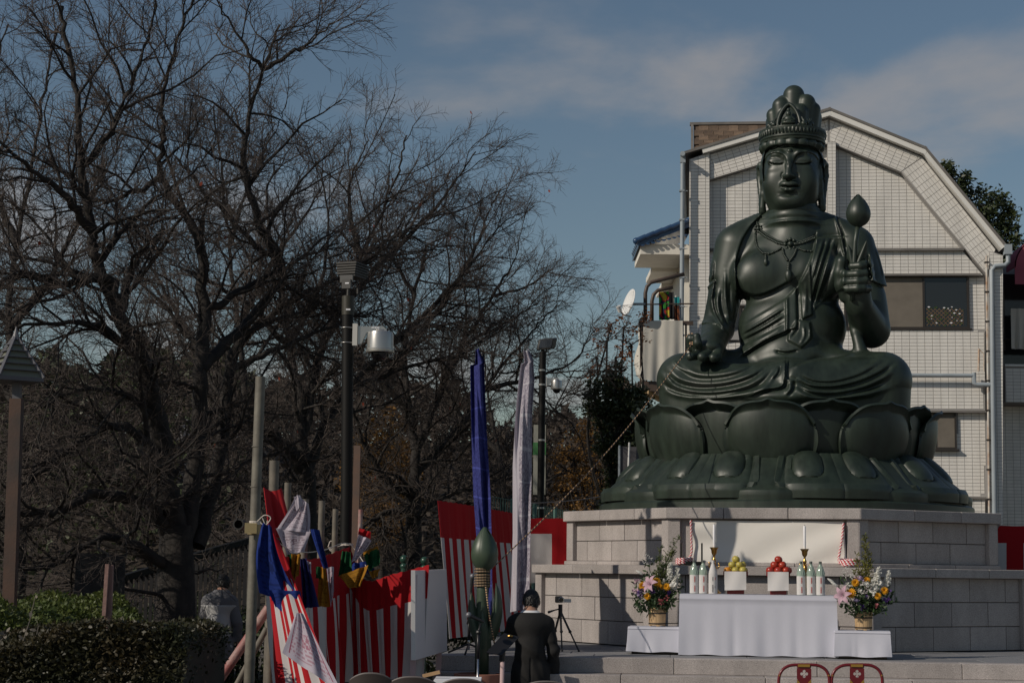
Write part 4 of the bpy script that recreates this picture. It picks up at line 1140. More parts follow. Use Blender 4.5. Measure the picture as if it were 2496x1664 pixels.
for (x0, yt, x1, y1, dy) in ((1573,704,1668,668,.05),(1589,724,1640,700,.9)):
    pts = [P(x0, 786, YC+dy), P(x0, yt+10, YC+dy), P(x0+4, yt-6, YC+dy), P(x0+14, yt-16, YC+dy), P(x1, y1, YC+dy)]
    mb = MB(); mb.tube(pts, .055, 10); part('pipe_frame', mb, M['brown_metal'], bal, smooth=True)
mb = MB(); mb.tube([P(1556,742,YC+.3), P(1690,740,YC+.3)], .02, 8); part('drying_pole', mb, M['brown_metal'], bal)
def cloth_sheet(name, tl, tr, bl, br, label, cat, m, nx=24, nz=12, amp=.05, waves=4, th=.008, group=None, seed=1, drop=None):
    """hanging cloth between four corners, with vertical folds that open downwards"""
    r_ = random.Random(seed); tl, tr, bl, br = map(Vector, (tl, tr, bl, br)); n = (tr-tl).cross(Vector((0,0,1))).normalized()
    ph = r_.uniform(0, 6); w2 = waves*1.7 + r_.uniform(0,1); rows = []
    for i in range(nz+1):
        v = i/nz; row = []
        for j in range(nx+1):
            u = j/nx; p = tl.lerp(tr, u).lerp(bl.lerp(br, u), v)
            o = amp*(.35+.65*v)*(math.sin(2*math.pi*waves*u + ph) + .5*math.sin(2*math.pi*w2*u + ph*2 + v))
            p = p + n*o
            if drop: p = p - Vector((0,0,drop*math.sin(math.pi*u)*(1-v*.4)))
            row.append(p)
        rows.append(row)
    mb = MB(); mb.slab(rows, th); return single(name, mb, m, (tl+tr)/2, label, cat, group, smooth=True, angle=60)
cloth_sheet('sheet', P(1568,782,YC-.05), P(1664,781,YC-.05), P(1567,925,YC-.06), P(1666,938,YC-.06), 'cream bed sheet hung over the balcony rail beside the statue', 'sheet', M['sheet'], waves=1.7, amp=.035, nx=40)
mb = MB(); rows = []
for i in range(15):
    v = i/14; y = 785 + 165*v; bul = math.sin(math.pi*min(1, v*1.05))*.55
    rows.append([P(1562 - 20*bul*s - (0 if s < .5 else 0) + (10*v if v > .8 else 0), y, YC - .02 + .9*s) + Vector((-.05*math.sin(8*v+3*s) + .045*math.sin(26*s + 5*v)*(.3+.7*v), .03*math.sin(19*s+7*v), 0)) for s in np.linspace(0, 1, 25)])
mb.slab(rows, .01); single('sheet', mb, M['sheet'], P(1560,785,YC), 'cream sheet bulging over the balcony corner post', 'sheet', smooth=True)
cl = attr_mat('printed_laundry', rough=.9, trans=.2)
def face_colors(o, fn):
    me = o.data; ca = me.color_attributes.new('Col', 'FLOAT_COLOR', 'CORNER'); buf = np.ones((len(me.loops), 4), np.float32)
    for p in me.polygons:
        c = fn(p.index, p.center)
        buf[p.loop_start:p.loop_start+p.loop_total, :3] = c
    ca.data.foreach_set('color', buf.ravel())
o = cloth_sheet('laundry', P(1606,712,YC+.3), P(1630,710,YC+.3), P(1606,780,YC+.3), P(1632,780,YC+.3), 'bright green and red patterned laundry hanging in the balcony', 'laundry', cl, waves=2, amp=.03, nx=20, nz=20)
def lcol(i, c):
    h = math.sin(c.x*23 + 2*math.sin(c.z*9)) + math.sin(c.z*14 + c.x*7)
    return (.05,.30,.04) if h > .7 else (.02,.03,.06) if h > -.1 else (.45,.03,.03) if h > -.8 else (.55,.45,.05)
face_colors(o, lcol)
o = cloth_sheet('laundry', P(1630,712,YC+.6), P(1642,712,YC+.6), P(1630,778,YC+.6), P(1644,778,YC+.6), 'black garment hanging beside the patterned laundry', 'laundry', mat('black_cloth', (0.012,0.012,0.014), .9), waves=1, amp=.03, nx=8)
o = cloth_sheet('laundry', P(1643,724,YC+.8), P(1660,724,YC+.8), P(1643,782,YC+.8), P(1660,782,YC+.8), 'brown and teal garment hanging nearest the downpipe', 'laundry', cl, waves=1.5, amp=.03, nx=10, nz=12)
face_colors(o, lambda i, c: (.02,.28,.30) if c.z > -.25 else ((.16,.05,.02) if math.sin(c.x*40+c.z*30) > 0 else (.05,.02,.015)))
dish = thing('satellite_dish', P(1572, 744, YC), 'small white satellite dish clamped to the balcony pipe', 'satellite dish')
ctr = P(1539, 740, YC-.1); ax = Vector((-.93,-.30,.28)).normalized(); mb = MB(); q = Vector((0,0,1)).rotation_difference(ax); rows = []
for r_ in np.linspace(0.02, .40, 8): rows.append([ctr + q @ Vector((r_*math.cos(t), r_*math.sin(t), .5*r_*r_)) for t in np.linspace(0, 2*math.pi, 25)])
mb.slab(rows, .02); part('reflector', mb, M['dish_white'], dish, smooth=True)
mb = MB(); mb.tube([ctr - ax*.04, P(1555,741,YC), P(1573,741,YC)], .035, 8); part('mount', mb, M['pipe_grey'], dish, smooth=True)
mb = MB(); mb.tube([ctr - Vector((0,0,.36)), P(1520,767,YC-.3), P(1509,756,YC-.35)], .02, 8); part('arm', mb, M['pipe_grey'], dish, smooth=True)
mb = MB(); mb.tube([P(1512,760,YC-.33), P(1507,746,YC-.4)], [.06,.07], 10); part('feed_horn', mb, M['dish_white'], dish, smooth=True, angle=50)

# ================================================================== house at the right edge
YR = 51.0
rh = thing('corner_house', P(2500, 1380, YR)*1.0, 'white tiled building with pink rounded awning at the right edge', 'building'); rh.location.z = 0
wx0 = P(2449, 900, YR).x; wx1 = P(2700, 900, YR).x
mb = MB(); mb.box((wx0, YR+.9, 0), (wx1, YR+8, P(2480,640,YR).z)); part('wall', mb, M['tile_mortar'], rh)
mb = MB(); za = P(2480,980,YR).z; zb_ = P(2480,893,YR).z; mb.box((wx0, YR, za), (wx1, YR+.9, zb_)); part('balcony_parapet', mb, M['tile_mortar'], rh)
mb = MB(); mb.box((wx0, YR-.05, zb_), (wx1, YR+.2, zb_+.06)); part('parapet_cap', mb, M['fascia'], rh)
tg = MB(); tg.box((-(TW-G)/2,-.01,-(TH-G)/2), ((TW-G)/2,.002,(TH-G)/2)); tgm = mesh_of(tg, 'wall_tile', (0,0,0), False, [M['tile']])
rl = Vector(rh.location)
nx_ = 6
for iz in range(int((zb_-za)/TH)):
    for ix in range(nx_): inst('wall_tile', tgm, rh, Vector((wx0 + .02 + (ix+.5)*TW, YR, za + (iz+.5)*TH)) - rl)
z0_ = P(2480,1300,YR).z
for iz in range(int((za - z0_)/TH)):
    for ix in range(nx_): inst('wall_tile', tgm, rh, Vector((wx0 + .02 + (ix+.5)*TW, YR+.9, z0_ + (iz+.5)*TH)) - rl)
mb = MB(); z1r = P(2480,690,YR).z; mb.box((wx0, YR+.3, zb_+.5), (wx0+.12, YR+.42, z1r)); part('post', mb, M['frame_brown'], rh)
mb = MB(); mb.box((wx0, YR+.6, zb_), (wx1, YR+.9, P(2480,660,YR).z)); part('balcony_interior', mb, M['glass_dark'], rh)
mb = MB(); mb.tube([(wx0, YR+.2, zb_+.8), (wx1, YR+.2, zb_+.8)], .03, 8); part('rail', mb, M['frame_brown'], rh)
M['pink'] = mat('faded_pink_awning', (0.36,0.085,0.12), .8, var=.1, vscale=2, trans=.1)
rows = []; zq = P(2490,588,YR).z; zq0 = P(2490,705,YR).z; xl = P(2452,650,YR).x
for i in range(9):
    t = i/8*math.pi/2
    rows.append([Vector((xl + .95*(1-math.cos(t)), YR - .9*s, zq0 + (zq-zq0)*(.35+.65*math.sin(t)))) for s in (0, 1)])
rows.append([Vector((xl+2.6, YR-.9*s, zq)) for s in (0,1)])
mb = MB(); mb.slab(rows, .03)
mb.prism([r_[1] for r_ in rows] + [Vector((xl+2.6, YR-.9, zq0+(zq-zq0)*.0)), Vector((xl, YR-.9, zq0+(zq-zq0)*.0))], (0,.03,0))
part('awning', mb, M['pink'], rh, smooth=True, angle=40)
cloth_sheet('sheet', P(2463,752,YR-.1), P(2540,752,YR-.1), P(2464,850,YR-.1), P(2540,852,YR-.1), 'cream sheet hanging in the dark balcony at the right edge', 'sheet', M['sheet'], waves=4, amp=.05, nx=30)
# ================================================================== cloths, ropes and offerings in front of the plinth
M['white_cloth'] = mat('white_table_cloth', (0.535,0.54,0.61), .9, var=.02, vscale=1.5, bump=.08, bscale=8)
M['cream_cloth'] = mat('cream_cloth', (0.72,0.69,0.64), .9, var=.04, vscale=1.2, bump=.12, bscale=4)
M['red_rope'] = mat('red_rope', (0.52,0.03,0.05), .7); M['white_rope'] = mat('white_rope', (0.80,0.76,0.74), .7)
FP = lambda px, py, ap: SW(L(px, py, ap))
# cloth over the name panel: hung from the ledge, drawn in at the sides
rows = []
for i in range(19):
    v = i/18; row = []
    for j in range(49):
        u = j/48; x = 1688 + u*(2056-1688) + (v*8 if u > .5 else v*2)*(1 if u > .5 else -1)*abs(2*u-1)**3
        y = 1268 + v*(1372-1268) + 2.5*u
        d = .02*math.exp(-u*6)*math.sin(9*v) + .014*math.sin((u*1.2+v*.9)*9)*math.exp(-(1-u)*3.2) + .012*math.sin(14*u+5*v)*v
        if v > .95: d += .01*math.sin(60*u)
        row.append(FP(x, y, 3.00 + .02*v + d))
    rows.append(row)
mb = MB(); mb.slab(rows, .006); o = single('plaque_cover', mb, M['cream_cloth'], FP(1870,1372,3.0), 'wide cream cloth covering the name panel of the upper plinth', 'cloth', smooth=True, angle=60)
def twisted(name, pts, r_, label, cat='rope', pitch=.09, n=3, group=None):
    """rope of alternating red and white strands"""
    pts = [Vector(p) for p in crom([tuple(p) for p in pts], 10)] if len(pts) > 2 else [Vector(p) for p in pts]
    dense = []; 
    for a, b in zip(pts[:-1], pts[1:]):
        m_ = max(1, int((b-a).length/(pitch/7)))
        for k in range(m_): dense.append(a.lerp(b, k/m_))
    dense.append(pts[-1]); t = thing(name, pts[0], label, cat, group); s = 0.0; fr = []
    prev = Vector((.3,.9,.2))
    for i, p in enumerate(dense):
        tn = (dense[min(i+1, len(dense)-1)] - dense[max(0, i-1)]).normalized(); x = (prev - tn*prev.dot(tn)).normalized(); prev = x
        if i: s += (p - dense[i-1]).length
        fr.append((p, x, tn.cross(x), s))
    for k in range(4):
        mb = MB(); mb.tube([p + (x*math.cos(s_/pitch*2*math.pi + k*math.pi/2) + y*math.sin(s_/pitch*2*math.pi + k*math.pi/2))*r_*.52 for p, x, y, s_ in fr], r_*.56, 5)
        part('strand', mb, M['red_rope'] if k % 2 else M['white_rope'], t, smooth=True)
    return t
def coil(c, r_, turns, rise, ph=0.0, sq=1.0):
    return [c + Vector((r_*math.cos(ph + 2*math.pi*turns*i/(turns*9)), sq*r_*math.sin(ph + 2*math.pi*turns*i/(turns*9)), rise*i/(turns*9))) for i in range(int(turns*9)+1)]
zd = zA1 + .02
c1 = FP(1668, 1370, 3.24); c1.z = zd; c2 = FP(2070, 1378, 3.24); c2.z = zd + .01
twisted('rope', [FP(1684,1268,3.05), FP(1685,1310,3.06), FP(1684,1352,3.08)] + coil(c1, .10, 3, .075, 0.5)[2:], .017, 'red and white twisted rope hanging at the left of the cream cloth')
twisted('rope', [FP(2056,1275,3.05), FP(2053,1310,3.06), FP(2046,1350,3.08), FP(2045,1366,3.12)] + coil(c2, .125, 3, .075, math.pi)[1:], .017, 'red and white twisted rope coiled at the right of the cream cloth')
M['black_lacquer'] = mat('black_lacquer', (0.012,0.010,0.010), .25)
rk = thing('lacquer_rack', FP(1686,1373,3.3), 'low black lacquer rack with two uprights on the plinth ledge', 'rack')
rb = Vector(rk.location); rb.z = zA1 + .001; rk.location = rb
mb = MB(); mb.obox(rb + Vector((0,0,.03)), _sr*.145, _sf*.05, Vector((0,0,.025))); part('base', mb, M['black_lacquer'], rk)
for sx in (-1, 1):
    mb = MB(); mb.obox(rb + _sr*.135*sx + Vector((0,0,.175)), _sr*.010, _sf*.012, Vector((0,0,.12))); part('upright', mb, M['black_lacquer'], rk)

# ---- altar table under a white cloth
AY = 21.65; TYW = R(9)
tr_ = Vector((math.cos(TYW), -math.sin(TYW), 0)); tb_ = Vector((math.sin(TYW), math.cos(TYW), 0))
tz = P(1848, 1449, AY).z; tc_ = P(1847, 1500, AY); tc_.z = PLAT_Z + .006
ZP = PLAT_Z + .005
hw = (2036-1660)/2/FPX*AY
def TP(u, d, z): return tc_ + tr_*u + tb_*d + Vector((0,0,z-tc_.z))
tab = thing('altar_table', TP(0,.35,ZP), 'long folding table hidden under the white altar cloth', 'table')
mb = MB(); mb.obox(TP(0,.38,tz-.02), tr_*(hw-.02), tb_*.34, Vector((0,0,.016))); part('tabletop', mb, M['brown_metal'], tab)
for sx in (-1,1):
    for d in (.10,.66):
        mb = MB(); mb.tube([TP(sx*(hw-.12), d, ZP), TP(sx*(hw-.12), d, tz-.03)], .016, 8); part('leg', mb, M['pipe_grey'], tab)
def altar_cloth(name, P_, hw_, dep, ztop, zbot, label, seed, ov=.0):
    r_ = random.Random(seed); mb = MB(); per = []
    f = [r_.uniform(0, 6) for _ in range(4)]
    def wave(s, v): return abs(.020*math.sin(s*3.1+f[0]) + .014*math.sin(s*7.3+f[1]) + .005*math.sin(s*19+f[2]))*v**1.2 + .004*v
    path = [(-hw_, dep)] + [(-hw_, dep*(1-k/6)) for k in range(1, 6)] + [(-hw_ + 2*hw_*k/60, 0) for k in range(61)] + [(hw_, dep*k/6) for k in range(1, 6)] + [(hw_, dep)]
    rows = []; s = 0; nl = len(path)
    zs = [0, .012, .03, .07, .085, .10, .18, .3, .45, .6, .75, .88, 1.0]
    H_ = ztop - zbot
    for zi in zs:
        row = []
        for i, (u, d) in enumerate(path):
            s_ = u*1.6 + d*2; o = wave(s_, zi) + (.008 if .03 < zi <= .086 else 0)
            cor = math.exp(-((abs(u)-hw_)/.10)**2 - (d/.10)**2)*.014*zi
            nu = -1 if (u <= -hw_ + 1e-6 and d > 0) else 1 if (u >= hw_ - 1e-6 and d > 0) else 0
            du = nu*o + (math.copysign(cor, u)); dd = (-o if nu == 0 else 0) - cor
            zz = ztop - H_*zi + (.006*math.sin(u*14+f[3]) if zi == 1 else 0)
            row.append(P_(u + du, d + dd, zz))
        rows.append(row)
    mb.slab(rows, -.004)
    top = [[P_(-hw_ + 2*hw_*k/12, dep*j/3, ztop + .001) for k in range(13)] for j in range(4)]; mb.slab(top, .003)
    return single(name, mb, M['white_cloth'], P_(0, dep/2, zbot), label, 'tablecloth', smooth=True, angle=45)
altar_cloth('table_cloth', TP, hw, .74, tz, ZP + .012, 'white floor-length cloth over the central altar table', 3)
def side_stand(px0, px1, pyt, pyb, label, seed, Y=21.95):
    c = P((px0+px1)/2, pyt, Y); zt = c.z; hw_ = (px1-px0)/2/FPX*Y; base = Vector((c.x, c.y, ZP))
    def Q(u, d, z): return base + tr_*u + tb_*d + Vector((0,0,z-base.z))
    st = thing('flower_stand', Q(0,.22,ZP), label[0], 'stand')
    mb = MB(); mb.obox(Q(0,.22,(zt+ZP)/2 - .004), tr_*(hw_-.04), tb_*.17, Vector((0,0,(zt-ZP)/2-.012))); part('box', mb, M['brown_metal'], st)
    altar_cloth('stand_cloth', Q, hw_, .44, zt, ZP + .03, label[1], seed)
    return Q, zt
QL, zL_ = side_stand(1531, 1656, 1527, 1588, ('low box under the white cloth left of the altar table', 'white cloth over the low flower stand left of the altar table'), 5)
QR, zR_ = side_stand(2037, 2168, 1537, 1602, ('low box under the white cloth right of the altar table', 'white cloth over the low flower stand right of the altar table'), 8, 21.35)

# ---- sake bottles
M['green_glass'] = mat('pale_green_glass', (0.30,0.38,0.31), .10, spec=.6); M['cap'] = mat('dark_cap', (0.09,0.10,0.09), .4)
M['label_paper'] = mat('white_label_paper', (0.62,0.60,0.585), .8); M['ink_red'] = mat('red_ink', (0.55,0.10,0.08), .8); M['ink_black'] = mat('black_ink', (0.03,0.03,0.04), .8)
STROKES = [  # brush characters as short bars on a unit cell
 [(-.8,.8,.8,.8),(0,1,0,-.2),(-.8,.2,.8,.2),(-.6,-.2,-.6,-1),(-.6,-.3,.6,-.3),(.6,-.3,.6,-1),(-.6,-.95,.6,-.95)],
 [(-.9,.6,.9,.6),(-.2,1,-.6,-.9),(.1,.5,.7,-1),(-.7,0,.7,0),(-.5,-.5,.5,-.5)],
 [(-.7,.9,-.7,-.9),(-.7,.9,.7,.9),(.7,.9,.7,-.9),(-.7,.1,.7,.1),(-.7,-.9,.7,-.9),(0,.9,0,-.9)],
 [(0,1,0,-1),(-.8,.5,.8,.5),(-.8,-.4,0,.4),(.8,-.4,0,.4),(-.5,-.8,.5,-.8)],
 [(-.8,.7,.8,.7),(-.8,0,.8,0),(0,.7,0,-.9),(-.9,-.9,.9,-.9),(-.4,.3,.4,.3)],
 [(0,1,-.8,.2),(0,1,.8,.2),(-.5,.1,.5,.1),(0,.3,0,-.9),(-.6,-.4,.6,-.4),(-.9,-.9,.9,-.9)],
 [(-.6,1,-.6,-1),(.6,1,.6,-1),(-.6,.4,.6,.4),(-.6,-.2,.6,-.2),(-.9,-.9,-.2,-.5),(.9,-.9,.2,-.5)],
]
def glyph_column(base, r_, zs, size, facing, which, mb, ang=0.0):
    """characters bent round a bottle of radius r_"""
    fa = math.atan2(facing.y, facing.x) + ang
    for z, w in zip(zs, which):
        for (x0, y0, x1, y1) in STROKES[w % len(STROKES)]:
            def pt(x, y):
                a = fa + x*size*.5/r_; return Vector(base) + Vector((math.cos(a)*(r_+.0012), math.sin(a)*(r_+.0012), z + y*size*.5))
            a_, b_ = pt(x0, y0), pt(x1, y1); n = Vector((math.cos(fa), math.sin(fa), 0)); mb.bar(a_, b_, size*.13, .0015, up=n)
def bottle(px, u_d, label, wrapped=False, Hb=.395):
    """1.8 litre bottle on the table"""
    base = P(px, 1449, AY + .1); u = (base - tc_).dot(tr_); b = TP(u, u_d, tz + .005); b = b + (P(px, 1444, b.y) - b).dot(tr_)*tr_
    t = thing('sake_bottle', b, label, 'bottle', 'bottles on the altar table')
    prof = [(.050,.0),(.0525,.006),(.0525,.235),(.049,.262),(.036,.305),(.022,.345),(.0165,.360),(.0165,.383)]
    mb = MB(); mb.lathe(prof, b, 20)
    part('body', mb, M['label_paper'] if wrapped else M['green_glass'], t, smooth=True, angle=40)
    mb = MB(); mb.lathe([(.0185,.368),(.0185,.396),(.015,.398)], b, 14); part('cap', mb, M['label_paper'] if wrapped else M['cap'], t, smooth=True, angle=40)
    fac = (Vector((0,0,0)) - b); fac.z = 0; fac.normalize()
    mb = MB(); mb.lathe([(.0535,.004),(.0535,.222)], b, 20); lab = part('label', mb, M['label_paper'], t, smooth=True, angle=40)
    g = MB()
    if not wrapped:
        glyph_column(b, .0535, (.197,.179,.161,.143), .017, fac, (0,1,2,3), g, .12); glyph_column(b, .0535, (.088,.070,.052,.034), .018, fac, (4,5,1,6), g, .12)
        part('lettering', g, M['ink_red'], lab)
    else:
        glyph_column(b, .0535, (.195,.182,.169,.156), .011, fac, (0,1,2,3), g, -.05); glyph_column(b, .0535, (.10,.082,.064,.046,.028), .016, fac, (4,5,6,1,0), g, -.05)
        glyph_column(b, .0535, (.085,.072), .010, fac, (2,3), g, .45)
        part('lettering', g, M['ink_black'], lab)
        g = MB(); glyph_column(b, .0535, (.19,.18,.17), .010, fac, (2,2,2), g, .5); part('seal', g, M['ink_red'], lab)
    if not wrapped:
        mb = MB()
        for k in range(14):
            a = 2*math.pi*k/14; mb.tube([b + Vector((r_*math.cos(a)*1.02, r_*math.sin(a)*1.02, z)) for r_, z in ((.052,.238),(.0495,.262),(.0365,.305),(.0225,.345))], .0022, 4)
        part('glass_fluting', mb, mat('green_glass_ridge', (0.34,0.42,0.36), .1) if 'ridge' not in M else M['ridge'], t, kind='stuff')
M['ridge'] = mat('green_glass_ridge', (0.38,0.46,0.40), .1)
bottle(1692, .16, 'green-glass sake bottle with red lettering, leftmost on the altar table')
bottle(1714, .16, 'green-glass sake bottle with red lettering beside the white-wrapped bottle')
bottle(1738, .10, 'white-wrapped sake bottle with black lettering left of the yellow fruit', True)
bottle(1953, .10, 'green-glass sake bottle with red lettering nearest the red apples')
bottle(1977, .10, 'green-glass sake bottle, middle of the three right of the red apples')
bottle(2000, .10, 'green-glass sake bottle, rightmost on the altar table')

# ---- candlesticks
M['brass'] = mat('polished_brass', (0.55,0.33,0.10), .28, metal=1.0, var=.12, vscale=20); M['wax'] = mat('white_wax', (0.80,0.79,0.80), .5)
def candlestick(px, pyc, label):
    b = TP(0, .60, tz + .005); b = b + tr_*((P(px, 1440, b.y) - b).dot(tr_)); zc = P(px, pyc, b.y).z - b.z     # height of the drip pan
    t = thing('candlestick', b, label, 'candlestick', 'brass candlesticks on the altar table'); s = zc/.62
    mb = MB(); mb.lathe([(.085,0),(.088,.012),(.07,.022),(.045,.05),(.024,.09),(.02,.13),(.034,.16),(.040,.19),(.024,.22),(.016,.25),(.026,.28),(.036,.315),(.030,.345),(.018,.36),(.014,.40),(.022,.43),(.026,.45),(.014,.47),(.013,.505),(.026,.52),(.034,.545),(.040,.575)] if False else
        [(r_, z*s) for r_, z in [(.085,0),(.088,.012),(.07,.022),(.045,.05),(.024,.09),(.02,.13),(.034,.16),(.040,.19),(.024,.22),(.016,.25),(.026,.28),(.036,.315),(.030,.345),(.018,.36),(.014,.40),(.022,.43),(.026,.45),(.014,.47),(.013,.505),(.026,.52),(.034,.545),(.036,.575),(.046,.598),(.056,.610),(.052,.615),(.012,.606)]], b, 18)
    part('stem', mb, M['brass'], t, smooth=True, angle=60)
    for k in range(4):
        a = math.pi*k/2 + .1; dx = Vector((math.cos(a), math.sin(a), 0)); mb = MB()
        mb.tube([b + dx*.02 + Vector((0,0,.355*s)), b + dx*.05 + Vector((0,0,.335*s)), b + dx*.068 + Vector((0,0,.365*s)), b + dx*.055 + Vector((0,0,.40*s)), b + dx*.07 + Vector((0,0,.415*s))], [.008,.010,.010,.008,.006], 6); part('scroll', mb, M['brass'], t, smooth=True)
    mb = MB(); mb.lathe([(.014, zc-.005),(.0155, zc+.02),(.0155, zc+.265),(.010, zc+.275)], b, 12); part('candle', mb, M['wax'], t, smooth=True, angle=40)
    mb = MB(); mb.tube([b + Vector((0,0,zc+.27)), b + Vector((.002,0,zc+.288))], .003, 5); part('wick', mb, M['ink_black'], t)
candlestick(1740, 1332, 'brass candlestick with tall white candle behind the white-wrapped bottle')
candlestick(1962, 1336, 'brass candlestick with tall white candle behind the right-hand bottles')

# ---- fruit on lacquer stands
M['lacquer_red'] = mat('red_lacquer', (0.16,0.008,0.012), .25); M['apple_red'] = mat('red_apple', (0.30,0.018,0.014), .3, col2=(0.42,0.05,0.02), vscale=14)
M['apple_green'] = mat('yellow_apple', (0.42,0.36,0.07), .35, col2=(0.50,0.40,0.09), vscale=14); M['orange'] = mat('mandarin', (0.62,0.24,0.015), .45, bump=.2, bscale=160)
M['stalk'] = mat('fruit_stalk', (0.10,0.06,0.03), .8)
def apple_mesh(m, name, r_=.042):
    mb = MB(); prof = []
    for i in range(13):
        t = math.pi*i/12; rr = r_*math.sin(t)*(1.0+.04*math.cos(t)); zz = -r_*.92*math.cos(t)
        if i > 9: zz -= .0035*(i-9)
        if i < 2: zz += .003*(2-i)
        prof.append((max(rr, .001), zz))
    mb.lathe(prof, (0,0,0), 14); mb.tube([(0,0,r_*.55),(0.003,0,r_*1.08)], .002, 5, mi=1)
    return mesh_of(mb, name, (0,0,0), True, [m, M['stalk']])
AM = {k: apple_mesh(M[k], 'fruit', r) for k, r in (('apple_red', .050), ('apple_green', .047), ('orange', .044))}
def offering(px0, px1, pyt, label, fruits, gname, flabel):
    Y = AY + .28; c = P((px0+px1)/2, pyt, Y); c = TP((c - tc_).dot(tr_), .28, tz + .005); zt = P((px0+px1)/2, pyt, c.y).z; h = zt - c.z; hw_ = (px1-px0)/2/FPX*c.y
    t = thing('offering_stand', c, label, 'stand')
    mb = MB(); mb.obox(c + Vector((0,0,.045)), tr_*hw_*.78, tb_*hw_*.78, Vector((0,0,.045))); part('foot', mb, M['lacquer_red'], t)
    mb = MB(); mb.obox(c + Vector((0,0,h*.55)), tr_*hw_*.70, tb_*hw_*.70, Vector((0,0,h*.36))); part('box', mb, M['lacquer_red'], t)
    mb = MB(); n_ = 8; ring = [c + tr_*(hw_*1.18*math.cos(a)*1.0) + tb_*(hw_*1.18*math.sin(a)) for a in [math.pi/8 + k*math.pi/4 for k in range(8)]]
    mb.prism([q + Vector((0,0,h-.02)) for q in ring], (0,0,.02)); 
    for k in range(8):
        a_, b_ = ring[k], ring[(k+1) % 8]; mb.bar(a_ + Vector((0,0,h+.005)), b_ + Vector((0,0,h+.005)), .010, .055)
    part('tray', mb, M['lacquer_red'], t)
    rows = [[c + tr_*(hw_*u) - tb_*(hw_*1.20 + .008*math.sin(3*u+v*2) + (.012*v*u)) + Vector((0,0, h+.030 - v*(h*.93) + .004*u*v)) for u in np.linspace(-1, 1, 9)] for v in np.linspace(0, 1, 9)]
    top = [[c + tr_*(hw_*u) + tb_*(-hw_*1.20*(1-v) + hw_*v) + Vector((0,0, h+.030 - .02*v)) for u in np.linspace(-1, 1, 9)] for v in (1, .5)]
    mb = MB(); mb.slab(top + rows, -.002); part('paper', mb, M['label_paper'], t, smooth=True, angle=30)
    for i, (k, u, d, lv) in enumerate(fruits):
        o = bpy.data.objects.new('mandarin' if k == 'orange' else 'apple', AM[k]); COL.objects.link(o)
        o.location = c + tr_*(u*.078) + tb_*(d*.078) + Vector((0,0, h + .048 + lv*.064)); o.rotation_euler = (rnd.uniform(-.4,.4), rnd.uniform(-.4,.4), rnd.uniform(0,6)); o.scale = [rnd.uniform(.95,1.05)]*3
        nm = {'apple_red':'red apple','apple_green':'yellow apple','orange':'mandarin orange'}[k]
        row = sorted([f_ for f_ in fruits if f_[3] == lv and (f_[2] < 0) == (d < 0)], key=lambda f_: f_[1]); rk_ = [id(f_) for f_ in row].index(id(fruits[i]))
        place = ['first', 'second', 'third', 'fourth', 'fifth'][rk_] + ' from left'
        where = {0:'in bottom layer', 1:'in middle layer', 2:'at the top'}[lv] + ('' if lv == 2 else (' front' if d < 0 else ' back') + ' row, ' + place)
        tag(o, '%s %s of %s' % (nm, where, flabel), 'fruit', gname)
offering(1767, 1819, 1398, 'red lacquer offering stand with white paper holding yellow apples', [('orange',-1.25,-.5,0),('apple_green',0,-.7,0),('apple_green',1.15,-.6,0),('apple_green',-.6,.5,0),('apple_green',.6,.5,0),('apple_green',1.3,.4,0),('orange',-1.3,.4,0),('apple_green',-.55,-.15,1),('apple_green',.6,-.25,1),('apple_green',1.0,.4,1),('apple_green',.05,.05,2)], 'yellow fruit pile', 'yellow fruit pile')
offering(1872, 1922, 1399, 'red lacquer offering stand with white paper holding red apples', [('apple_red',-1.2,-.5,0),('apple_red',0,-.7,0),('apple_red',1.2,-.5,0),('apple_red',-.6,.5,0),('apple_red',.6,.5,0),('apple_red',1.5,.3,0),('apple_red',-.55,-.2,1),('apple_red',.62,-.2,1),('apple_red',0,.5,1),('apple_red',.05,-.05,2)], 'red apple pile', 'red apple pile')

# ---- flowers in wooden pails
M['pail_wood'] = mat('pale_cedar', (0.50,0.34,0.18), .65, var=.12, vscale=9); M['hoop'] = mat('dark_hoop', (0.03,0.022,0.015), .6)
M['fol_dark'] = mat('bouquet_leaf', (0.030,0.058,0.022), .55, col2=(0.05,0.09,0.03), vscale=9, trans=.15); M['fol_yellow'] = mat('golden_cypress', (0.20,0.18,0.03), .7, col2=(0.11,0.13,0.025), vscale=9, trans=.15)
M['fol_fern'] = mat('fern_green', (0.05,0.085,0.03), .7, col2=(0.11,0.12,0.03), vscale=8, trans=.15)
FC = {'white':(.78,.77,.72),'pink':(.62,.42,.50),'yellow':(.75,.36,.01),'purple':(.10,.04,.22),'rose':(.42,.12,.13),'lilac':(.40,.32,.50)}
for k, c in FC.items(): M['fl_'+k] = mat(k+'_petal', c, .7, trans=.25, var=.08, vscale=30)
def leaf_poly(mb, base, d, n, ln, w, mi=0, curl=.15):
    d = Vector(d).normalized(); s = d.cross(Vector(n))
    if s.length < 1e-3: s = d.cross(Vector((1,0,.2)))
    s.normalize(); n = s.cross(d)
    b = Vector(base); mb.add([b, b + d*ln*.35 + s*w*.5 + n*curl*ln*.1, b + d*ln*.75 + s*w*.38 + n*curl*ln*.05, b + d*ln - n*curl*ln*.4, b + d*ln*.75 - s*w*.38 + n*curl*ln*.05, b + d*ln*.35 - s*w*.5 + n*curl*ln*.1], [(0,1,5),(1,2,4,5),(2,3,4)], mi)
def rdir(r_): 
    z = r_.uniform(-1,1); a = r_.uniform(0, 2*math.pi); q = math.sqrt(1-z*z); return Vector((q*math.cos(a), q*math.sin(a), z))
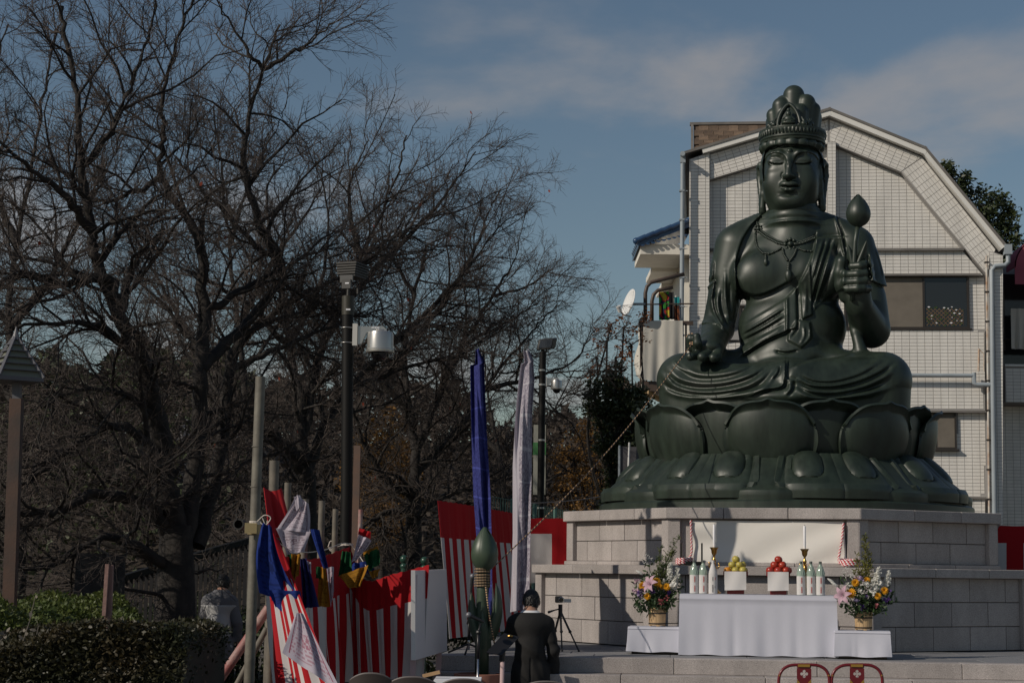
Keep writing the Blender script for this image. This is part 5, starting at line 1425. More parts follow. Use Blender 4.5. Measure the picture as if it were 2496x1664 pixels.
def daisy(c, n, r_, rn, k=16):
    mb = MB(); n = Vector(n).normalized(); x = n.cross(Vector((0,0,1))); x = x.normalized() if x.length > .01 else Vector((1,0,0)); y = n.cross(x)
    for ring in range(3):
        for i in range(k):
            a = 2*math.pi*(i + ring*.5)/k; d = (x*math.cos(a) + y*math.sin(a))*(1-.2*ring) + n*(.15 + .35*ring); leaf_poly(mb, c + n*.003*ring, d, n, r_*(1-.18*ring), r_*.30)
    mb.ball(c + n*.006, r_*.22, 8, 5); return mb
def lily(c, n, r_):
    mb = MB(); n = Vector(n).normalized(); x = n.cross(Vector((0,0,1))).normalized(); y = n.cross(x)
    for i in range(6):
        a = 2*math.pi*i/6 + .2; d = x*math.cos(a) + y*math.sin(a); s = n.cross(d)
        rows = []
        for t in np.linspace(0, 1, 7):
            cc = c + n*(r_*(.55*math.sin(t*2.0) - .35*t*t)) + d*(r_*(.12+1.0*t**1.2)); w = r_*.26*math.sin(math.pi*(.12+.86*t))
            rows.append([cc - s*w, cc + n*.15*w*-1, cc + s*w])
        mb.slab(rows, .0015)
    for i in range(5):
        a = 2*math.pi*i/5; mb.tube([c, c + n*r_*.55 + (x*math.cos(a)+y*math.sin(a))*r_*.18], .002, 4)
    return mb
def stock(c, d, ln, r_, rn):
    mb = MB(); d = Vector(d).normalized()
    for i in range(60):
        t = i/59; q = c + d*ln*t + rdir(rn)*r_*(1.05-.6*t); 
        for _ in range(4): leaf_poly(mb, q, rdir(rn), rdir(rn), .026*(1.1-.4*t), .024, curl=1)
    return mb
def spray_branch(base, tip, rn, width, dens=60, mi=0, leafl=.045, thick=.006, up=.35):
    """feathery evergreen branch"""
    mb = MB(); base, tip = Vector(base), Vector(tip); ax = (tip-base); mid = base + ax*.5 + rdir(rn)*ax.length*.04
    pts = [base, mid, tip]; mb.tube(pts, [thick, thick*.8, thick*.3], 5)
    for i in range(dens):
        t = rn.uniform(.08, 1); p = base.lerp(mid, t*2) if t < .5 else mid.lerp(tip, t*2-1); d = (rdir(rn) + ax.normalized()*up*2).normalized(); ln = width*(1.1-t)*rn.uniform(.5,1)+.015
        mb.tube([p, p + d*ln], [.0022,.001], 3, cap=False)
        for k in range(max(2, int(ln/.012))):
            q = p + d*ln*(k+1)/max(2, int(ln/.012)); leaf_poly(mb, q, d + rdir(rn)*.7, rdir(rn), leafl*rn.uniform(.6,1), leafl*.28)
    return mb
def arrangement(pail_px, pyt, pyb, Q, zt, side, label_p, label_f, seed, flowers, spikes, sprays):
    rn = random.Random(seed); x0, x1 = pail_px; cpx = (x0+x1)/2; base = Q(0,.22,zt+.004); base = base + tr_*((P(cpx, pyb, base.y)-base).dot(tr_)); hh = P(cpx, pyt, base.y).z - base.z; rt = (x1-x0)/2/FPX*base.y
    pl = thing('flower_pail', base, label_p, 'pail'); 
    ns = 14
    for k in range(ns):
        a0 = 2*math.pi*k/ns + .012; a1 = 2*math.pi*(k+1)/ns - .012; mb = MB(); V = []
        for z, r_ in ((0, rt*.90),(hh, rt)):
            for a in (a0, (a0+a1)/2, a1):
                for rr in (r_-.010, r_): V.append(base + Vector((rr*math.cos(a), rr*math.sin(a), z + (.012 if z == 0 and k % 5 else 0))))
        mb.add(V, [(0,1,3,2),(2,3,5,4),(6,8,9,7),(8,10,11,9),(1,7,9,3),(3,9,11,5),(0,2,8,6),(2,4,10,8),(0,6,7,1),(4,5,11,10)]); part('stave', mb, M['pail_wood'], pl)
    for zf_ in (.10, .64):
        mb = MB(); r_ = rt*(.90+.10*zf_)+.0035; mb.lathe([(r_-.001, hh*zf_),(r_+.002, hh*zf_+.002),(r_+.002, hh*zf_+.016),(r_-.001, hh*zf_+.018)], base, 28); part('hoop', mb, M['hoop'], pl)
    mb = MB(); mb.lathe([(rt*.86,.02),(rt*.88,hh*.8)], base, 16); part('water', mb, M['hoop'], pl)
    rim = base + Vector((0,0,hh*.8))
    fl = thing('flower_arrangement', rim, label_f, 'flowers')
    PQ = lambda px, py, dy=0.0: P(px, py, base.y + dy)
    fm = MB()
    for (px, py, dy, ln, n_) in sprays:
        c = PQ(px, py, dy); fm.tube([rim, rim.lerp(c, .6) + Vector((0,0,.03)), c], [.005,.004,.003], 5)
        for i in range(int(n_*2.2)):
            t = rn.uniform(.25, 1.05); q = rim.lerp(c, t) + rdir(rn)*.055; leaf_poly(fm, q, rdir(rn) + (c-rim).normalized()*.8, rdir(rn), ln*rn.uniform(.7,1.4), ln*.55)
    part('foliage', fm, M['fol_dark'], fl, kind='stuff')
    for (px, py, bx, by, dy, w, mkey, dens) in spikes:
        part('evergreen_spray', spray_branch(PQ(bx, by, dy), PQ(px, py, dy), rn, w, dens), M[mkey], fl, kind='stuff')
    for (kind, px, py, dy, r_, colr) in flowers:
        r_ *= 1.3
        c = PQ(px, py, dy); toward = (Vector((0,0,EYE)) - c).normalized(); n = (toward + Vector((rn.uniform(-.5,.3), 0, rn.uniform(0,.6)))).normalized()
        st = MB(); st.tube([rim, rim.lerp(c, .55) + Vector((0,.02,.03)), c], [.003,.003,.0025], 4); 
        if kind == 'd': mb = daisy(c, n, r_, rn)
        elif kind == 'l': mb = lily(c, n + Vector((-.5,0,.1)), r_)
        elif kind == 's': mb = stock(c - Vector((0,0,r_)), Vector((rn.uniform(-.1,.5),0,1)), r_*2.2, .035, rn)
        elif kind == 'b':
            mb = MB(); 
            for i in range(26): 
                q = c + rdir(rn)*r_; mb.ball(q, .006, 5, 4)
        elif kind == 'u':
            mb = MB(); d = Vector((-.8 if side < 0 else -.8,0,.5)).normalized(); mb.lathe([(.003,0),(.014,.02),(.017,.05),(.010,.085),(.002,.10)], c, 8, ax=d)
        else:
            mb = MB()
            for i in range(12): leaf_poly(mb, c + rdir(rn)*r_*.4, rdir(rn) + toward*.5, rdir(rn), r_*.8, r_*.6, curl=.6)
        fo = part('blossom', mb, M['fl_'+colr], fl, smooth=False); part('stalk', st, M['fol_dark'], fo)
arrangement((1580,1624), 1478, 1523, QL, zL_, -1, 'round cedar pail with two dark hoops left of the altar', 'flower arrangement with feathery fern spray left of the altar', 11,
  [('d',1567,1427,-.10,.045,'yellow'),('d',1600,1418,-.13,.050,'yellow'),('d',1625,1430,-.12,.042,'yellow'),('d',1578,1453,-.14,.038,'yellow'),('d',1608,1430,-.05,.035,'yellow'),
   ('l',1586,1424,-.16,.085,'pink'),('u',1567,1400,-.05,.03,'white'),('f',1549,1440,-.05,.045,'pink'),('f',1552,1415,.0,.04,'pink'),('f',1560,1449,-.10,.04,'lilac'),
   ('s',1632,1392,.0,.06,'white'),('s',1648,1404,.02,.065,'white'),('s',1640,1420,-.06,.05,'white'),('f',1618,1415,-.04,.035,'white'),('f',1640,1424,-.12,.035,'white'),
   ('f',1629,1440,-.10,.035,'purple'),('f',1590,1440,-.16,.03,'purple'),('f',1562,1440,-.12,.035,'purple'),('f',1610,1465,-.16,.04,'rose'),('f',1625,1456,-.14,.035,'rose'),('f',1587,1430,-.1,.03,'lilac'),
   ('b',1578,1362,-.02,.05,'white'),('b',1595,1408,.0,.06,'white')],
  [(1654,1308,1600,1440,.06,.09,'fol_fern',95),(1612,1330,1602,1440,.08,.06,'fol_fern',60),(1640,1345,1606,1430,.08,.07,'fol_fern',60),(1601,1360,1600,1440,.0,.05,'fol_fern',40)],
  [(1548,1460,-.1,.05,26),(1560,1478,-.12,.05,26),(1580,1370,.0,.05,18),(1600,1470,-.16,.045,30),(1625,1475,-.12,.05,30),(1650,1455,-.1,.05,30),(1655,1425,.0,.05,26),(1545,1430,.0,.05,24),(1600,1440,-.1,.05,40),(1625,1410,.05,.05,36),(1575,1410,.02,.05,36),(1590,1455,-.14,.05,30),(1640,1440,-.05,.05,36)])
arrangement((2083,2127), 1490, 1534, QR, zR_, 1, 'round cedar pail with two dark hoops right of the altar', 'flower arrangement with golden cypress spire right of the altar', 23,
  [('d',2075,1445,-.14,.052,'yellow'),('d',2085,1420,-.06,.042,'yellow'),('d',2113,1414,-.02,.036,'yellow'),('d',2156,1439,-.08,.042,'yellow'),('d',2140,1452,-.12,.036,'yellow'),
   ('l',2056,1450,-.12,.085,'pink'),('u',2034,1420,-.05,.03,'white'),('u',2042,1428,-.06,.03,'white'),('f',2091,1412,-.02,.04,'pink'),('f',2100,1410,-.04,.035,'lilac'),
   ('s',2124,1412,-.02,.06,'white'),('s',2140,1405,-.04,.065,'white'),('s',2160,1412,.0,.06,'white'),('f',2110,1423,-.10,.04,'white'),('f',2098,1440,-.14,.04,'white'),('f',2128,1440,-.12,.045,'white'),('f',2066,1427,-.05,.04,'white'),('f',2138,1435,-.10,.04,'white'),
   ('f',2085,1462,-.14,.035,'lilac'),('f',2110,1455,-.14,.035,'purple'),('f',2102,1478,-.15,.045,'purple'),('f',2162,1462,-.08,.04,'purple'),('f',2135,1475,-.14,.035,'rose'),('f',2165,1440,-.04,.035,'purple'),
   ('b',2066,1395,-.02,.05,'white'),('b',2072,1410,.0,.04,'white')],
  [(2108,1303,2106,1430,.04,.075,'fol_yellow',120),(2088,1350,2102,1430,.04,.05,'fol_yellow',50),(2124,1350,2110,1430,.05,.05,'fol_yellow',50),(2082,1390,2100,1440,.0,.05,'fol_yellow',30)],
  [(2055,1470,-.1,.05,22),(2075,1485,-.12,.05,26),(2100,1480,-.16,.05,32),(2125,1485,-.12,.05,28),(2150,1480,-.1,.05,28),(2175,1462,-.05,.06,20),(2165,1440,.0,.05,26),(2060,1410,.0,.05,18),(2090,1430,-.05,.05,36),(2120,1430,-.05,.05,36),(2145,1440,-.05,.05,36),(2105,1455,-.14,.05,36)])

# ================================================================== cord, wire
def wave_stripes(name, c1, c2, scale, axis='Z', rough=.7):
    m = mat(name, c1, rough); t = m.node_tree; b = [n for n in t.nodes if n.type == 'BSDF_PRINCIPLED'][0]; tc = [n for n in t.nodes if n.type == 'TEX_COORD'][0]
    w = N(t, 'ShaderNodeTexWave', wave_type='BANDS', bands_direction=axis); w.inputs['Scale'].default_value = scale; w.inputs['Distortion'].default_value = 1.0
    t.links.new(tc.outputs['Object'], w.inputs['Vector']); rp = N(t, 'ShaderNodeValToRGB'); rp.color_ramp.interpolation = 'CONSTANT'
    rp.color_ramp.elements[0].color = (*c1,1); rp.color_ramp.elements[1].position = .5; rp.color_ramp.elements[1].color = (*c2,1)
    t.links.new(w.outputs['Fac'], rp.inputs[0]); t.links.new(rp.outputs[0], b.inputs['Base Color']); return m
M['cord'] = wave_stripes('gold_and_black_cord', (0.42,0.27,0.15), (0.05,0.035,0.04), 9, 'X')
M['cord_v'] = wave_stripes('gold_and_black_cord_hanging', (0.50,0.32,0.17), (0.03,0.025,0.03), 11, 'Z')
BY = 20.6                        # the big bud stands here
hand = SW(L(1687, 838, 1.30)); budp = P(1208, 1376, BY+.02)
pts = [hand.lerp(budp, t) - Vector((0,0,.16*math.sin(math.pi*t))) for t in np.linspace(0, 1, 24)]
mb = MB(); mb.tube(pts, .0075, 6)
ring = [SW(L(1685 + 11*math.cos(a), 824 + 11*math.sin(a), 1.275 + .06*math.sin(a+.8))) for a in np.linspace(0, 2*math.pi, 17)]; mb.tube(ring, .0125, 6); mb.tube([q + Vector((.01,-.01,-.025)) for q in ring], .0125, 6)
mb.tube([ring[4], hand], .0125, 6)
single('cord', mb, M['cord'], hand, 'long gold and black cord strung from the open hand down to the big bud', 'cord', smooth=True)
M['wire'] = mat('grey_wire', (0.25,0.23,0.22), .6)
mb = MB(); a, b = P(1288,1226,27.5), P(1545,1192,29); mb.tube([a.lerp(b, t) - Vector((0,0,.05*math.sin(math.pi*t))) for t in np.linspace(0,1,9)], .008, 5)
single('wire', mb, M['wire'], a, 'thin wire running from the white banner to behind the pedestal', 'wire')

# ================================================================== tall bronze lotus bud on its stem, in a tub
M['bronze_lt'] = mat('green_bronze_bud', (0.040,0.062,0.040), .40, metal=.05, col2=(0.052,0.076,0.048), vscale=5, spec=.5)
zg = 0.0
lot = thing('lotus_finial', P(1174, 1600, BY)*1.0, 'large green bronze lotus bud standing on a tall leafy stem', 'lotus bud'); 
BP = lambda px, py, dy=0.0: P(px, py, BY+dy)
tubz = BP(1174, 1650).z
lot.location = Vector((BP(1174,1640).x, BY, tubz+.05))
mb = MB(); mb.tube([BP(1174,1652), BP(1175,1560), BP(1176,1440), BP(1177,1385)], [.080,.080,.066,.062], 18); part('stem', mb, M['bronze_lt'], lot, smooth=True)
for mbp in bud_mesh(BP(1180,1392), .495, .145, 5): part('bud_petal', mbp, M['bronze_lt'], lot, smooth=True, angle=60)
for i, (tx, ty, bx, by, w) in enumerate(((1149,1443,1170,1572,.085),(1209,1420,1183,1560,.080),(1174,1486,1177,1580,.07))):
    part('leaf', leaf_blade(BP(bx, by, -.06 - .04*(i==2)), BP(tx, ty, -.05 - .06*(i==2)), w, (-.05 if tx < 1170 else .05 if tx > 1190 else 0, -.03, 0), .12), M['bronze_lt'], lot, smooth=True, angle=60)
rows = []
for k in range(9):
    pts = [BP(1175.5 + 10.5*math.cos(a)*1.18*1.0, 0, 0) for a in ()]
M['cord_wrap'] = wave_stripes('wound_cord', (0.36,0.25,0.14), (0.05,0.035,0.035), 18, 'X')
mb = MB(); c0 = BP(1176,1404)
for k in range(9):
    zc_ = c0.z + .135 - k*.030 - (.0 if k < 4 else .008)
    mb.tube([Vector((c0.x + .080*math.cos(a), BY + .080*math.sin(a), zc_ + .012*a/6.28)) for a in np.linspace(0, 2*math.pi, 17)], .012, 6)
o = single('cord_winding', mb, M['cord_wrap'], c0, 'gold and black cord wound round the neck of the tall bud', 'cord', smooth=True)
pts = [BP(1184,1430,-.1), BP(1190,1480,-.12), BP(1198,1530,-.14), BP(1206,1572,-.16)]
mb = MB(); mb.tube(pts, .009, 6); single('hanging_cord', mb, M['cord_v'], pts[0], 'loose end of the gold and black cord hanging beside the stem', 'cord', smooth=True)
M['tub'] = mat('terracotta_tub', (0.30,0.135,0.095), .8, var=.12, vscale=6); M['slate'] = mat('dark_slate', (0.06,0.07,0.065), .5, var=.2, vscale=5)
tb = thing('stone_tub', Vector((BP(1168,1660).x, BY-.05, 0)), 'round terracotta-rimmed tub holding the tall bud stem', 'tub'); tl = Vector(tb.location); zt_ = BP(1168,1640).z
mb = MB(); mb.lathe([(.20,0),(.24,.05),(.27,zt_-.14),(.285,zt_-.05),(.285,zt_),(.245,zt_+.004),(.24,zt_-.04)], tl, 32); part('bowl', mb, M['tub'], tb, smooth=True, angle=40)
mb = MB(); mb.lathe([(.10,zt_-.06),(.242,zt_-.03)], tl, 32); part('fill', mb, M['slate'], tb)
mb = MB(); mb.box((tl.x-.05, BY+.10, 0), (tl.x+.42, BY+.45, zt_-.0)); single('stone_block', mb, M['granite'], (tl.x+.2, BY+.3, 0), 'pale stone block standing behind the terracotta tub', 'block')

# ================================================================== stands and equipment
M['black_metal'] = mat('black_metal', (0.014,0.014,0.016), .4); M['chrome'] = mat('chrome', (0.55,0.55,0.56), .2, metal=1.0); M['foam'] = mat('grey_mesh', (0.20,0.20,0.22), .5, metal=.4)
M['board_white'] = mat('white_board', (0.74,0.68,0.69), .7, var=.03, vscale=2); M['pink_post'] = mat('pale_pink_post', (0.50,0.36,0.36), .7)
def mic_stand(label, Y, foot, joint, head, micdir=None, zbase=None):
    f = P(*foot, Y); zb = zbase if zbase is not None else 0.0
    t = thing('microphone_stand', (f.x, Y, zb), label, 'microphone stand'); j = P(*joint, Y); h = P(*head, Y)
    mb = MB(); mb.tube([(f.x, Y, zb+.05), (j.x, Y, j.z - .22)], .013, 8); part('lower_tube', mb, M['chrome'], t, smooth=True)
    mb = MB(); mb.tube([(j.x, Y, j.z-.28), j], .018, 8); part('upper_tube', mb, M['black_metal'], t, smooth=True)
    for a in (.4, 2.5, 4.6):
        mb = MB(); mb.tube([(f.x, Y, zb+.12), (f.x + .30*math.cos(a), Y + .30*math.sin(a), zb+.012)], .012, 7); part('leg', mb, M['black_metal'], t, smooth=True)
    mb = MB(); mb.ball(j, .03, 8, 6); part('joint', mb, M['black_metal'], t)
    d = (h-j).normalized(); mb = MB(); mb.tube([j - d*.10, h], .010, 7); part('boom', mb, M['black_metal'], t, smooth=True)
    m = thing('microphone', h, label.replace('microphone stand', 'microphone') if False else None, 'microphone')
    return t, h, d, m
def microphone(m, h, d, label):
    m['label'] = label; d = Vector(d).normalized()
    mb = MB(); mb.tube([h - d*.01, h + d*.15], [.014,.022], 10); part('handle', mb, M['black_metal'], m, smooth=True, angle=50)
    mb = MB(); mb.ball(h + d*.175, .033, 12, 8); part('grille', mb, M['foam'], m, smooth=True)
t, h, d, m = mic_stand('microphone stand with chrome lower tube in front of the tall bud', 20.0, (1164,1660), (1166,1540), (1172,1518))
microphone(m, P(1178,1514,20.0), P(1156,1504,20.0) - P(1178,1514,20.0), 'silver-headed microphone pointing left in front of the bud stem')
t, h, d, m = mic_stand('thin black microphone stand just left of the bud leaves', 21.4, (1142,1590), (1144,1500), (1146,1492), zbase=PLAT_Z+.005)
microphone(m, P(1148,1440,21.4), P(1152,1402,21.4)-P(1148,1440,21.4), 'upright black microphone against the striped curtain')
mb = MB(); mb.tube([P(1144,1492,21.4), P(1146,1462,21.4), P(1149,1440,21.4)], .012, 7); part('gooseneck', mb, M['black_metal'], t, smooth=True)
# music stand with a black folder
Ym = 20.2; ms = thing('music_stand', (P(1222,1650,Ym).x, Ym, 0), 'black music stand with slanted desk before the man in the suit', 'music stand')
q = [P(1185,1590,Ym-.05), P(1222,1597,Ym-.05), P(1266,1552,Ym+.12), P(1228,1543,Ym+.12)]
n_ = (q[1]-q[0]).cross(q[3]-q[0]).normalized(); mb = MB(); mb.prism(q, n_*.012); part('desk', mb, M['black_metal'], ms)
mb = MB(); mb.tube([(P(1222,1650,Ym).x, Ym+.05, .02), P(1225,1608,Ym+.05)], .026, 10); part('post', mb, M['pink_post'], ms, smooth=True)
mb = MB(); mb.tube([P(1224,1610,Ym+.05), P(1225,1580,Ym+.05)], .035, 10); part('clamp', mb, M['black_metal'], ms)
for a in (.3,2.4,4.5):
    c = Vector((P(1222,1650,Ym).x, Ym+.05, 0)); mb = MB(); mb.tube([c + Vector((0,0,.25)), c + Vector((.3*math.cos(a), .3*math.sin(a), .012))], .012, 7); part('leg', mb, M['black_metal'], ms)
mb = MB(); mb.obox(P(1244,1548,Ym+.085) + n_*-.006*0, Vector((.035,0,0)), Vector((0,.02,.012)), Vector((0,0,.004))); mb2 = MB(); mb2.ball(P(1244,1549,Ym+.08), .035, 10, 6, sc=(1,.6,.4)); part('badge', mb2, M['brass'], ms)
# white signboard on two legs, seen at an angle
sbd = thing('sign_board', (P(1045,1640,20.4).x, 20.4, 0), 'blank white board on wooden legs beside the front curtain', 'sign board')
q = [P(1012,1390,19.9), P(1088,1386,20.9), P(1090,1585,20.9), P(1012,1608,19.9)]
n_ = (q[1]-q[0]).cross(q[3]-q[0]).normalized(); mb = MB(); mb.prism(q, n_*.035); part('panel', mb, M['board_white'], sbd)
mb = MB(); q0, q3 = q[0], q[3]; mb.prism([q0 + Vector((-.045,-.01,.005)), q0 + Vector((0,0,.005)), q3, q3 + Vector((-.045,-.01,0))], (0,.05,0)); part('side_rail', mb, mat('white_rail', (.72,.70,.68), .6), sbd)
for (px, Y) in ((1006,19.9),(1069,20.75)):
    a = P(px, 1600, Y); mb = MB(); mb.box((a.x-.03, Y+.04, 0), (a.x+.03, Y+.09, P(px, 1400, Y).z)); part('leg', mb, M['pink_post'], sbd)
q2 = [P(1090,1470,20.95), P(1100,1470,21.05), P(1103,1578,21.05), P(1078,1590,20.95)]
# video camera on a tripod at the wall
Yv = 22.6; vt = thing('tripod', (P(1369,1580,Yv).x, Yv, PLAT_Z+.005), 'small black tripod standing at the foot of the plinth', 'tripod'); vz = PLAT_Z+.005
VP = lambda px, py, dy=0.0: P(px, py, Yv+dy)
hub = VP(1366,1488)
for (px, dx, dy) in ((1370,0,-.10),(1411,0,-.15),(1342,0,.30)):
    f = VP(px, 1578, dy); f.z = vz + .01; mid = hub.lerp(f, .52); mb = MB(); mb.tube([hub, mid], .014, 7); mb.tube([mid, f], .010, 7); mb.ball(mid, .022, 7, 5); mb.ball(f, .016, 7, 5); part('leg', mb, M['black_metal'], vt)
mb = MB(); mb.tube([hub - Vector((0,0,.05)), VP(1366,1472)], .026, 8); part('centre_post', mb, M['black_metal'], vt)
mb = MB(); mb.tube([VP(1364,1483), VP(1352,1486,-.1), VP(1337,1491,-.18)], [.008,.009,.017], 8); part('pan_handle', mb, M['black_metal'], vt)
vc = thing('video_camera', VP(1366,1471), 'small silver and black video camera on the tripod', 'video camera')
mb = MB(); c = VP(1362,1460); mb.obox(c, Vector((.045,0,0)), Vector((0,.07,0)), Vector((0,0,.040))); o = part('body', mb, M['black_metal'], vc); bv = o.modifiers.new('b','BEVEL'); bv.width = .012; bv.segments = 2
mb = MB(); mb.lathe([(.034,0),(.036,.01),(.036,.06),(.030,.065)], VP(1368,1461,-.07), 14, ax=(0.05,-1,0)); part('lens', mb, M['chrome'], vc, smooth=True, angle=40)
mb = MB(); mb.lathe([(.028,0),(.024,.006)], VP(1368,1461,-.136), 14, ax=(0.05,-1,0)); part('lens_glass', mb, M['glass_dark'], vc)
mb = MB(); mb.obox(VP(1382,1463,-.05), Vector((.050,.01,0)), Vector((.002,-.008,0)), Vector((0,0,.022))); part('flip_screen', mb, mat('silver_plastic', (.55,.54,.52), .4), vc)

# ================================================================== chairs at the bottom edge
M['chair_red'] = mat('red_lacquer_chair', (0.145,0.012,0.018), .3); M['gilt'] = mat('gilt_metal', (0.62,0.36,0.08), .35, metal=.8)
def quatrefoil_hole(): pass
def red_chair(cx_, label, Yc=18.6):
    """round-backed priest's chair with pierced splat"""
    s = 1/FPX*Yc; base = P(cx_, 1620, Yc); zt_ = base.z; t = thing('priest_chair', (base.x, Yc, 0), label, 'chair', 'red lacquer chairs facing the altar')
    X = lambda px, py, dy=0.0: P(cx_ + px, py, Yc + dy)
    hoop = [X(-62,1668), X(-61,1650), X(-56,1636), X(-46,1626), X(-30,1620), X(0,1619), X(30,1620), X(46,1626), X(56,1636), X(61,1650), X(62,1668)]
    dn = [Vector((X(-62,1668).x, Yc-.02, zt_-.34)), Vector((X(-50,1668).x, Yc-.05, .46))]; dn2 = [Vector((X(62,1668).x, Yc-.02, zt_-.34)), Vector((X(50,1668).x, Yc-.05, .46))]
    path = crom([tuple(p) for p in (dn[::-1] + hoop + dn2)], 5)
    mb = MB(); mb.tube([Vector(p) for p in path], .0165, 8); part('back_hoop', mb, M['chair_red'], t, smooth=True)
    # splat with a four-petal opening: frame strips round the hole
    def strip(x0, x1, y0, y1, m=M['chair_red'], name='splat', dy=0.0, th=.012):
        a = X(x0, y1, dy); b = X(x1, y0, dy); mb = MB(); mb.box((a.x, Yc+dy-th, a.z), (b.x, Yc+dy+th, b.z)); return mb
    sp = MB(); zc_ = X(0,1641).z; xc_ = X(0,1641).x; w = 17*s; hgt = 14*s
    n = 40; inner = []; outer = []
    for i in range(n):
        a = 2*math.pi*i/n; r_ = 7.6*s*(.62 + .38*abs(math.cos(2*a)))*1.25
        if abs(math.cos(2*a)) < .12: r_ = 2.6*s
        inner.append((r_*math.cos(a), r_*math.sin(a)))
        k = max(abs(math.cos(a))/w, abs(math.sin(a))/hgt); outer.append((math.cos(a)/k, math.sin(a)/k))
    for yy, fl in ((Yc-.012, 0), (Yc+.012, 1)):
        V = [Vector((xc_+x, yy, zc_+z)) for x, z in inner] + [Vector((xc_+x, yy, zc_+z)) for x, z in outer]
        F = [(i, (i+1) % n, n+(i+1) % n, n+i) for i in range(n)]; sp.add(V, F if fl else [f[::-1] for f in F])
    sp.add([Vector((xc_+x, y, zc_+z)) for y in (Yc-.012, Yc+.012) for x, z in inner], [(i, (i+1) % n, n+(i+1) % n, n+i) for i in range(n)])
    a = X(-17,1655); b = X(17,1655); sp.box((a.x, Yc-.012, .5), (b.x, Yc+.012, a.z)); sp.box((a.x, Yc-.012, zc_+hgt), (b.x, Yc+.012, X(0,1622).z))
    part('splat', sp, M['chair_red'], t)
    mb = strip(-15, 14, 1618, 1624, dy=-.018, th=.008); part('gilt_crest', mb, M['gilt'], t)
    for sx in (-1, 1):
        mb = MB(); pts = [(sx*17,1655),(sx*17,1690),(sx*6,1690),(sx*6,1676),(sx*11,1672),(sx*6,1668),(sx*12,1660)]
        mb.prism([X(x, y, -.020) for x, y in pts], (0,.006,0)); part('gilt_mount', mb, M['gilt'], t)
        mb = MB(); mb.lathe([(.009,0),(.007,.008)], X(sx*60, 1645, -.018), 10, ax=(0,-1,0)); part('gilt_stud', mb, M['gilt'], t)
    mb = MB(); mb.box((base.x-.24, Yc-.42, .44), (base.x+.24, Yc+.02, .48)); part('seat', mb, M['chair_red'], t)
    for sx in (-1,1):
        for yy in (-.38, -.02):
            mb = MB(); mb.tube([(base.x+sx*.21, Yc+yy, 0), (base.x+sx*.21, Yc+yy, .45)], .02, 8); part('leg', mb, M['chair_red'], t)
red_chair(1960, 'red lacquer chair with pierced back, left of the two facing the altar')
red_chair(2089, 'red lacquer chair with pierced back, right of the two facing the altar')
M['chair_dark'] = mat('dark_brown_vinyl', (0.035,0.025,0.022), .4); M['chair_rim'] = mat('pale_chair_rim', (0.14,0.12,0.115), .5)
def fold_chair(px, Yc, half, label, pyt=1640):
    c = P(px, pyt, Yc); t = thing('folding_chair', (c.x, Yc, 0), label, 'chair', 'dark folding chairs at the bottom edge'); hw_ = half/FPX*Yc
    rows = []
    for v in np.linspace(0, 1, 7):
        rows.append([Vector((c.x + hw_*u*(1 - .0*v), Yc - .05*(1-u*u), c.z - .06*abs(u)**2.5 - .26*v)) for u in np.linspace(-1, 1, 15)])
    mb = MB(); mb.slab(rows, .02); part('backrest', mb, M['chair_dark'], t, smooth=True, angle=40)
    mb = MB(); mb.tube([r_ + Vector((0,0,.006)) for r_ in rows[0]], .010, 6); part('rim', mb, M['chair_rim'], t, smooth=True)
    mb = MB(); mb.box((c.x-hw_*.9, Yc-.40, .42), (c.x+hw_*.9, Yc-.02, .45)); part('seat', mb, M['chair_dark'], t)
    for sx in (-1,1):
        mb = MB(); mb.tube([(c.x+sx*hw_*.92, Yc-.40, 0), (c.x+sx*hw_*.92, Yc+.02, c.z-.08)], .011, 7); part('frame_leg', mb, M['chrome'], t)
        mb = MB(); mb.tube([(c.x+sx*hw_*.86, Yc+.02, 0), (c.x+sx*hw_*.86, Yc-.36, .44)], .011, 7); part('frame_leg', mb, M['chrome'], t)
fold_chair(905, 15.0, 50, 'dark folding chair back at the foot of the striped curtain, leftmost', 1641)
fold_chair(1006, 15.0, 58, 'dark folding chair back below the white board', 1650)
fold_chair(1130, 15.2, 58, 'dark folding chair back below the terracotta tub', 1655)
fold_chair(1332, 15.4, 60, 'dark folding chair back just visible below the man in the suit', 1661)
pt = thing('side_table', (P(1100,1660,16.5).x, 16.5, 0), 'small white table top just behind the folding chairs', 'table')
a = P(1058,1655,16.4); b = P(1172,1651,16.4); mb = MB(); mb.box((a.x, 16.3, a.z-.03), (b.x, 16.9, a.z)); part('table_top', mb, M['paper_white'], pt)
for sx in (a.x+.03, b.x-.03):
    for yy in (16.34, 16.86): mb = MB(); mb.tube([(sx, yy, 0), (sx, yy, a.z-.03)], .012, 7); part('leg', mb, M['chrome'], pt)
mb = MB(); mb.bar(P(1030,1652,16.6)+Vector((0,0,.02)), P(1072,1642,16.6)+Vector((0,0,.02)), .05, .03); single('wooden_clapper', mb, mat('tan_stick', (.45,.28,.14), .6), P(1050,1650,16.6), 'tan wooden stick lying by the white table top', 'stick')

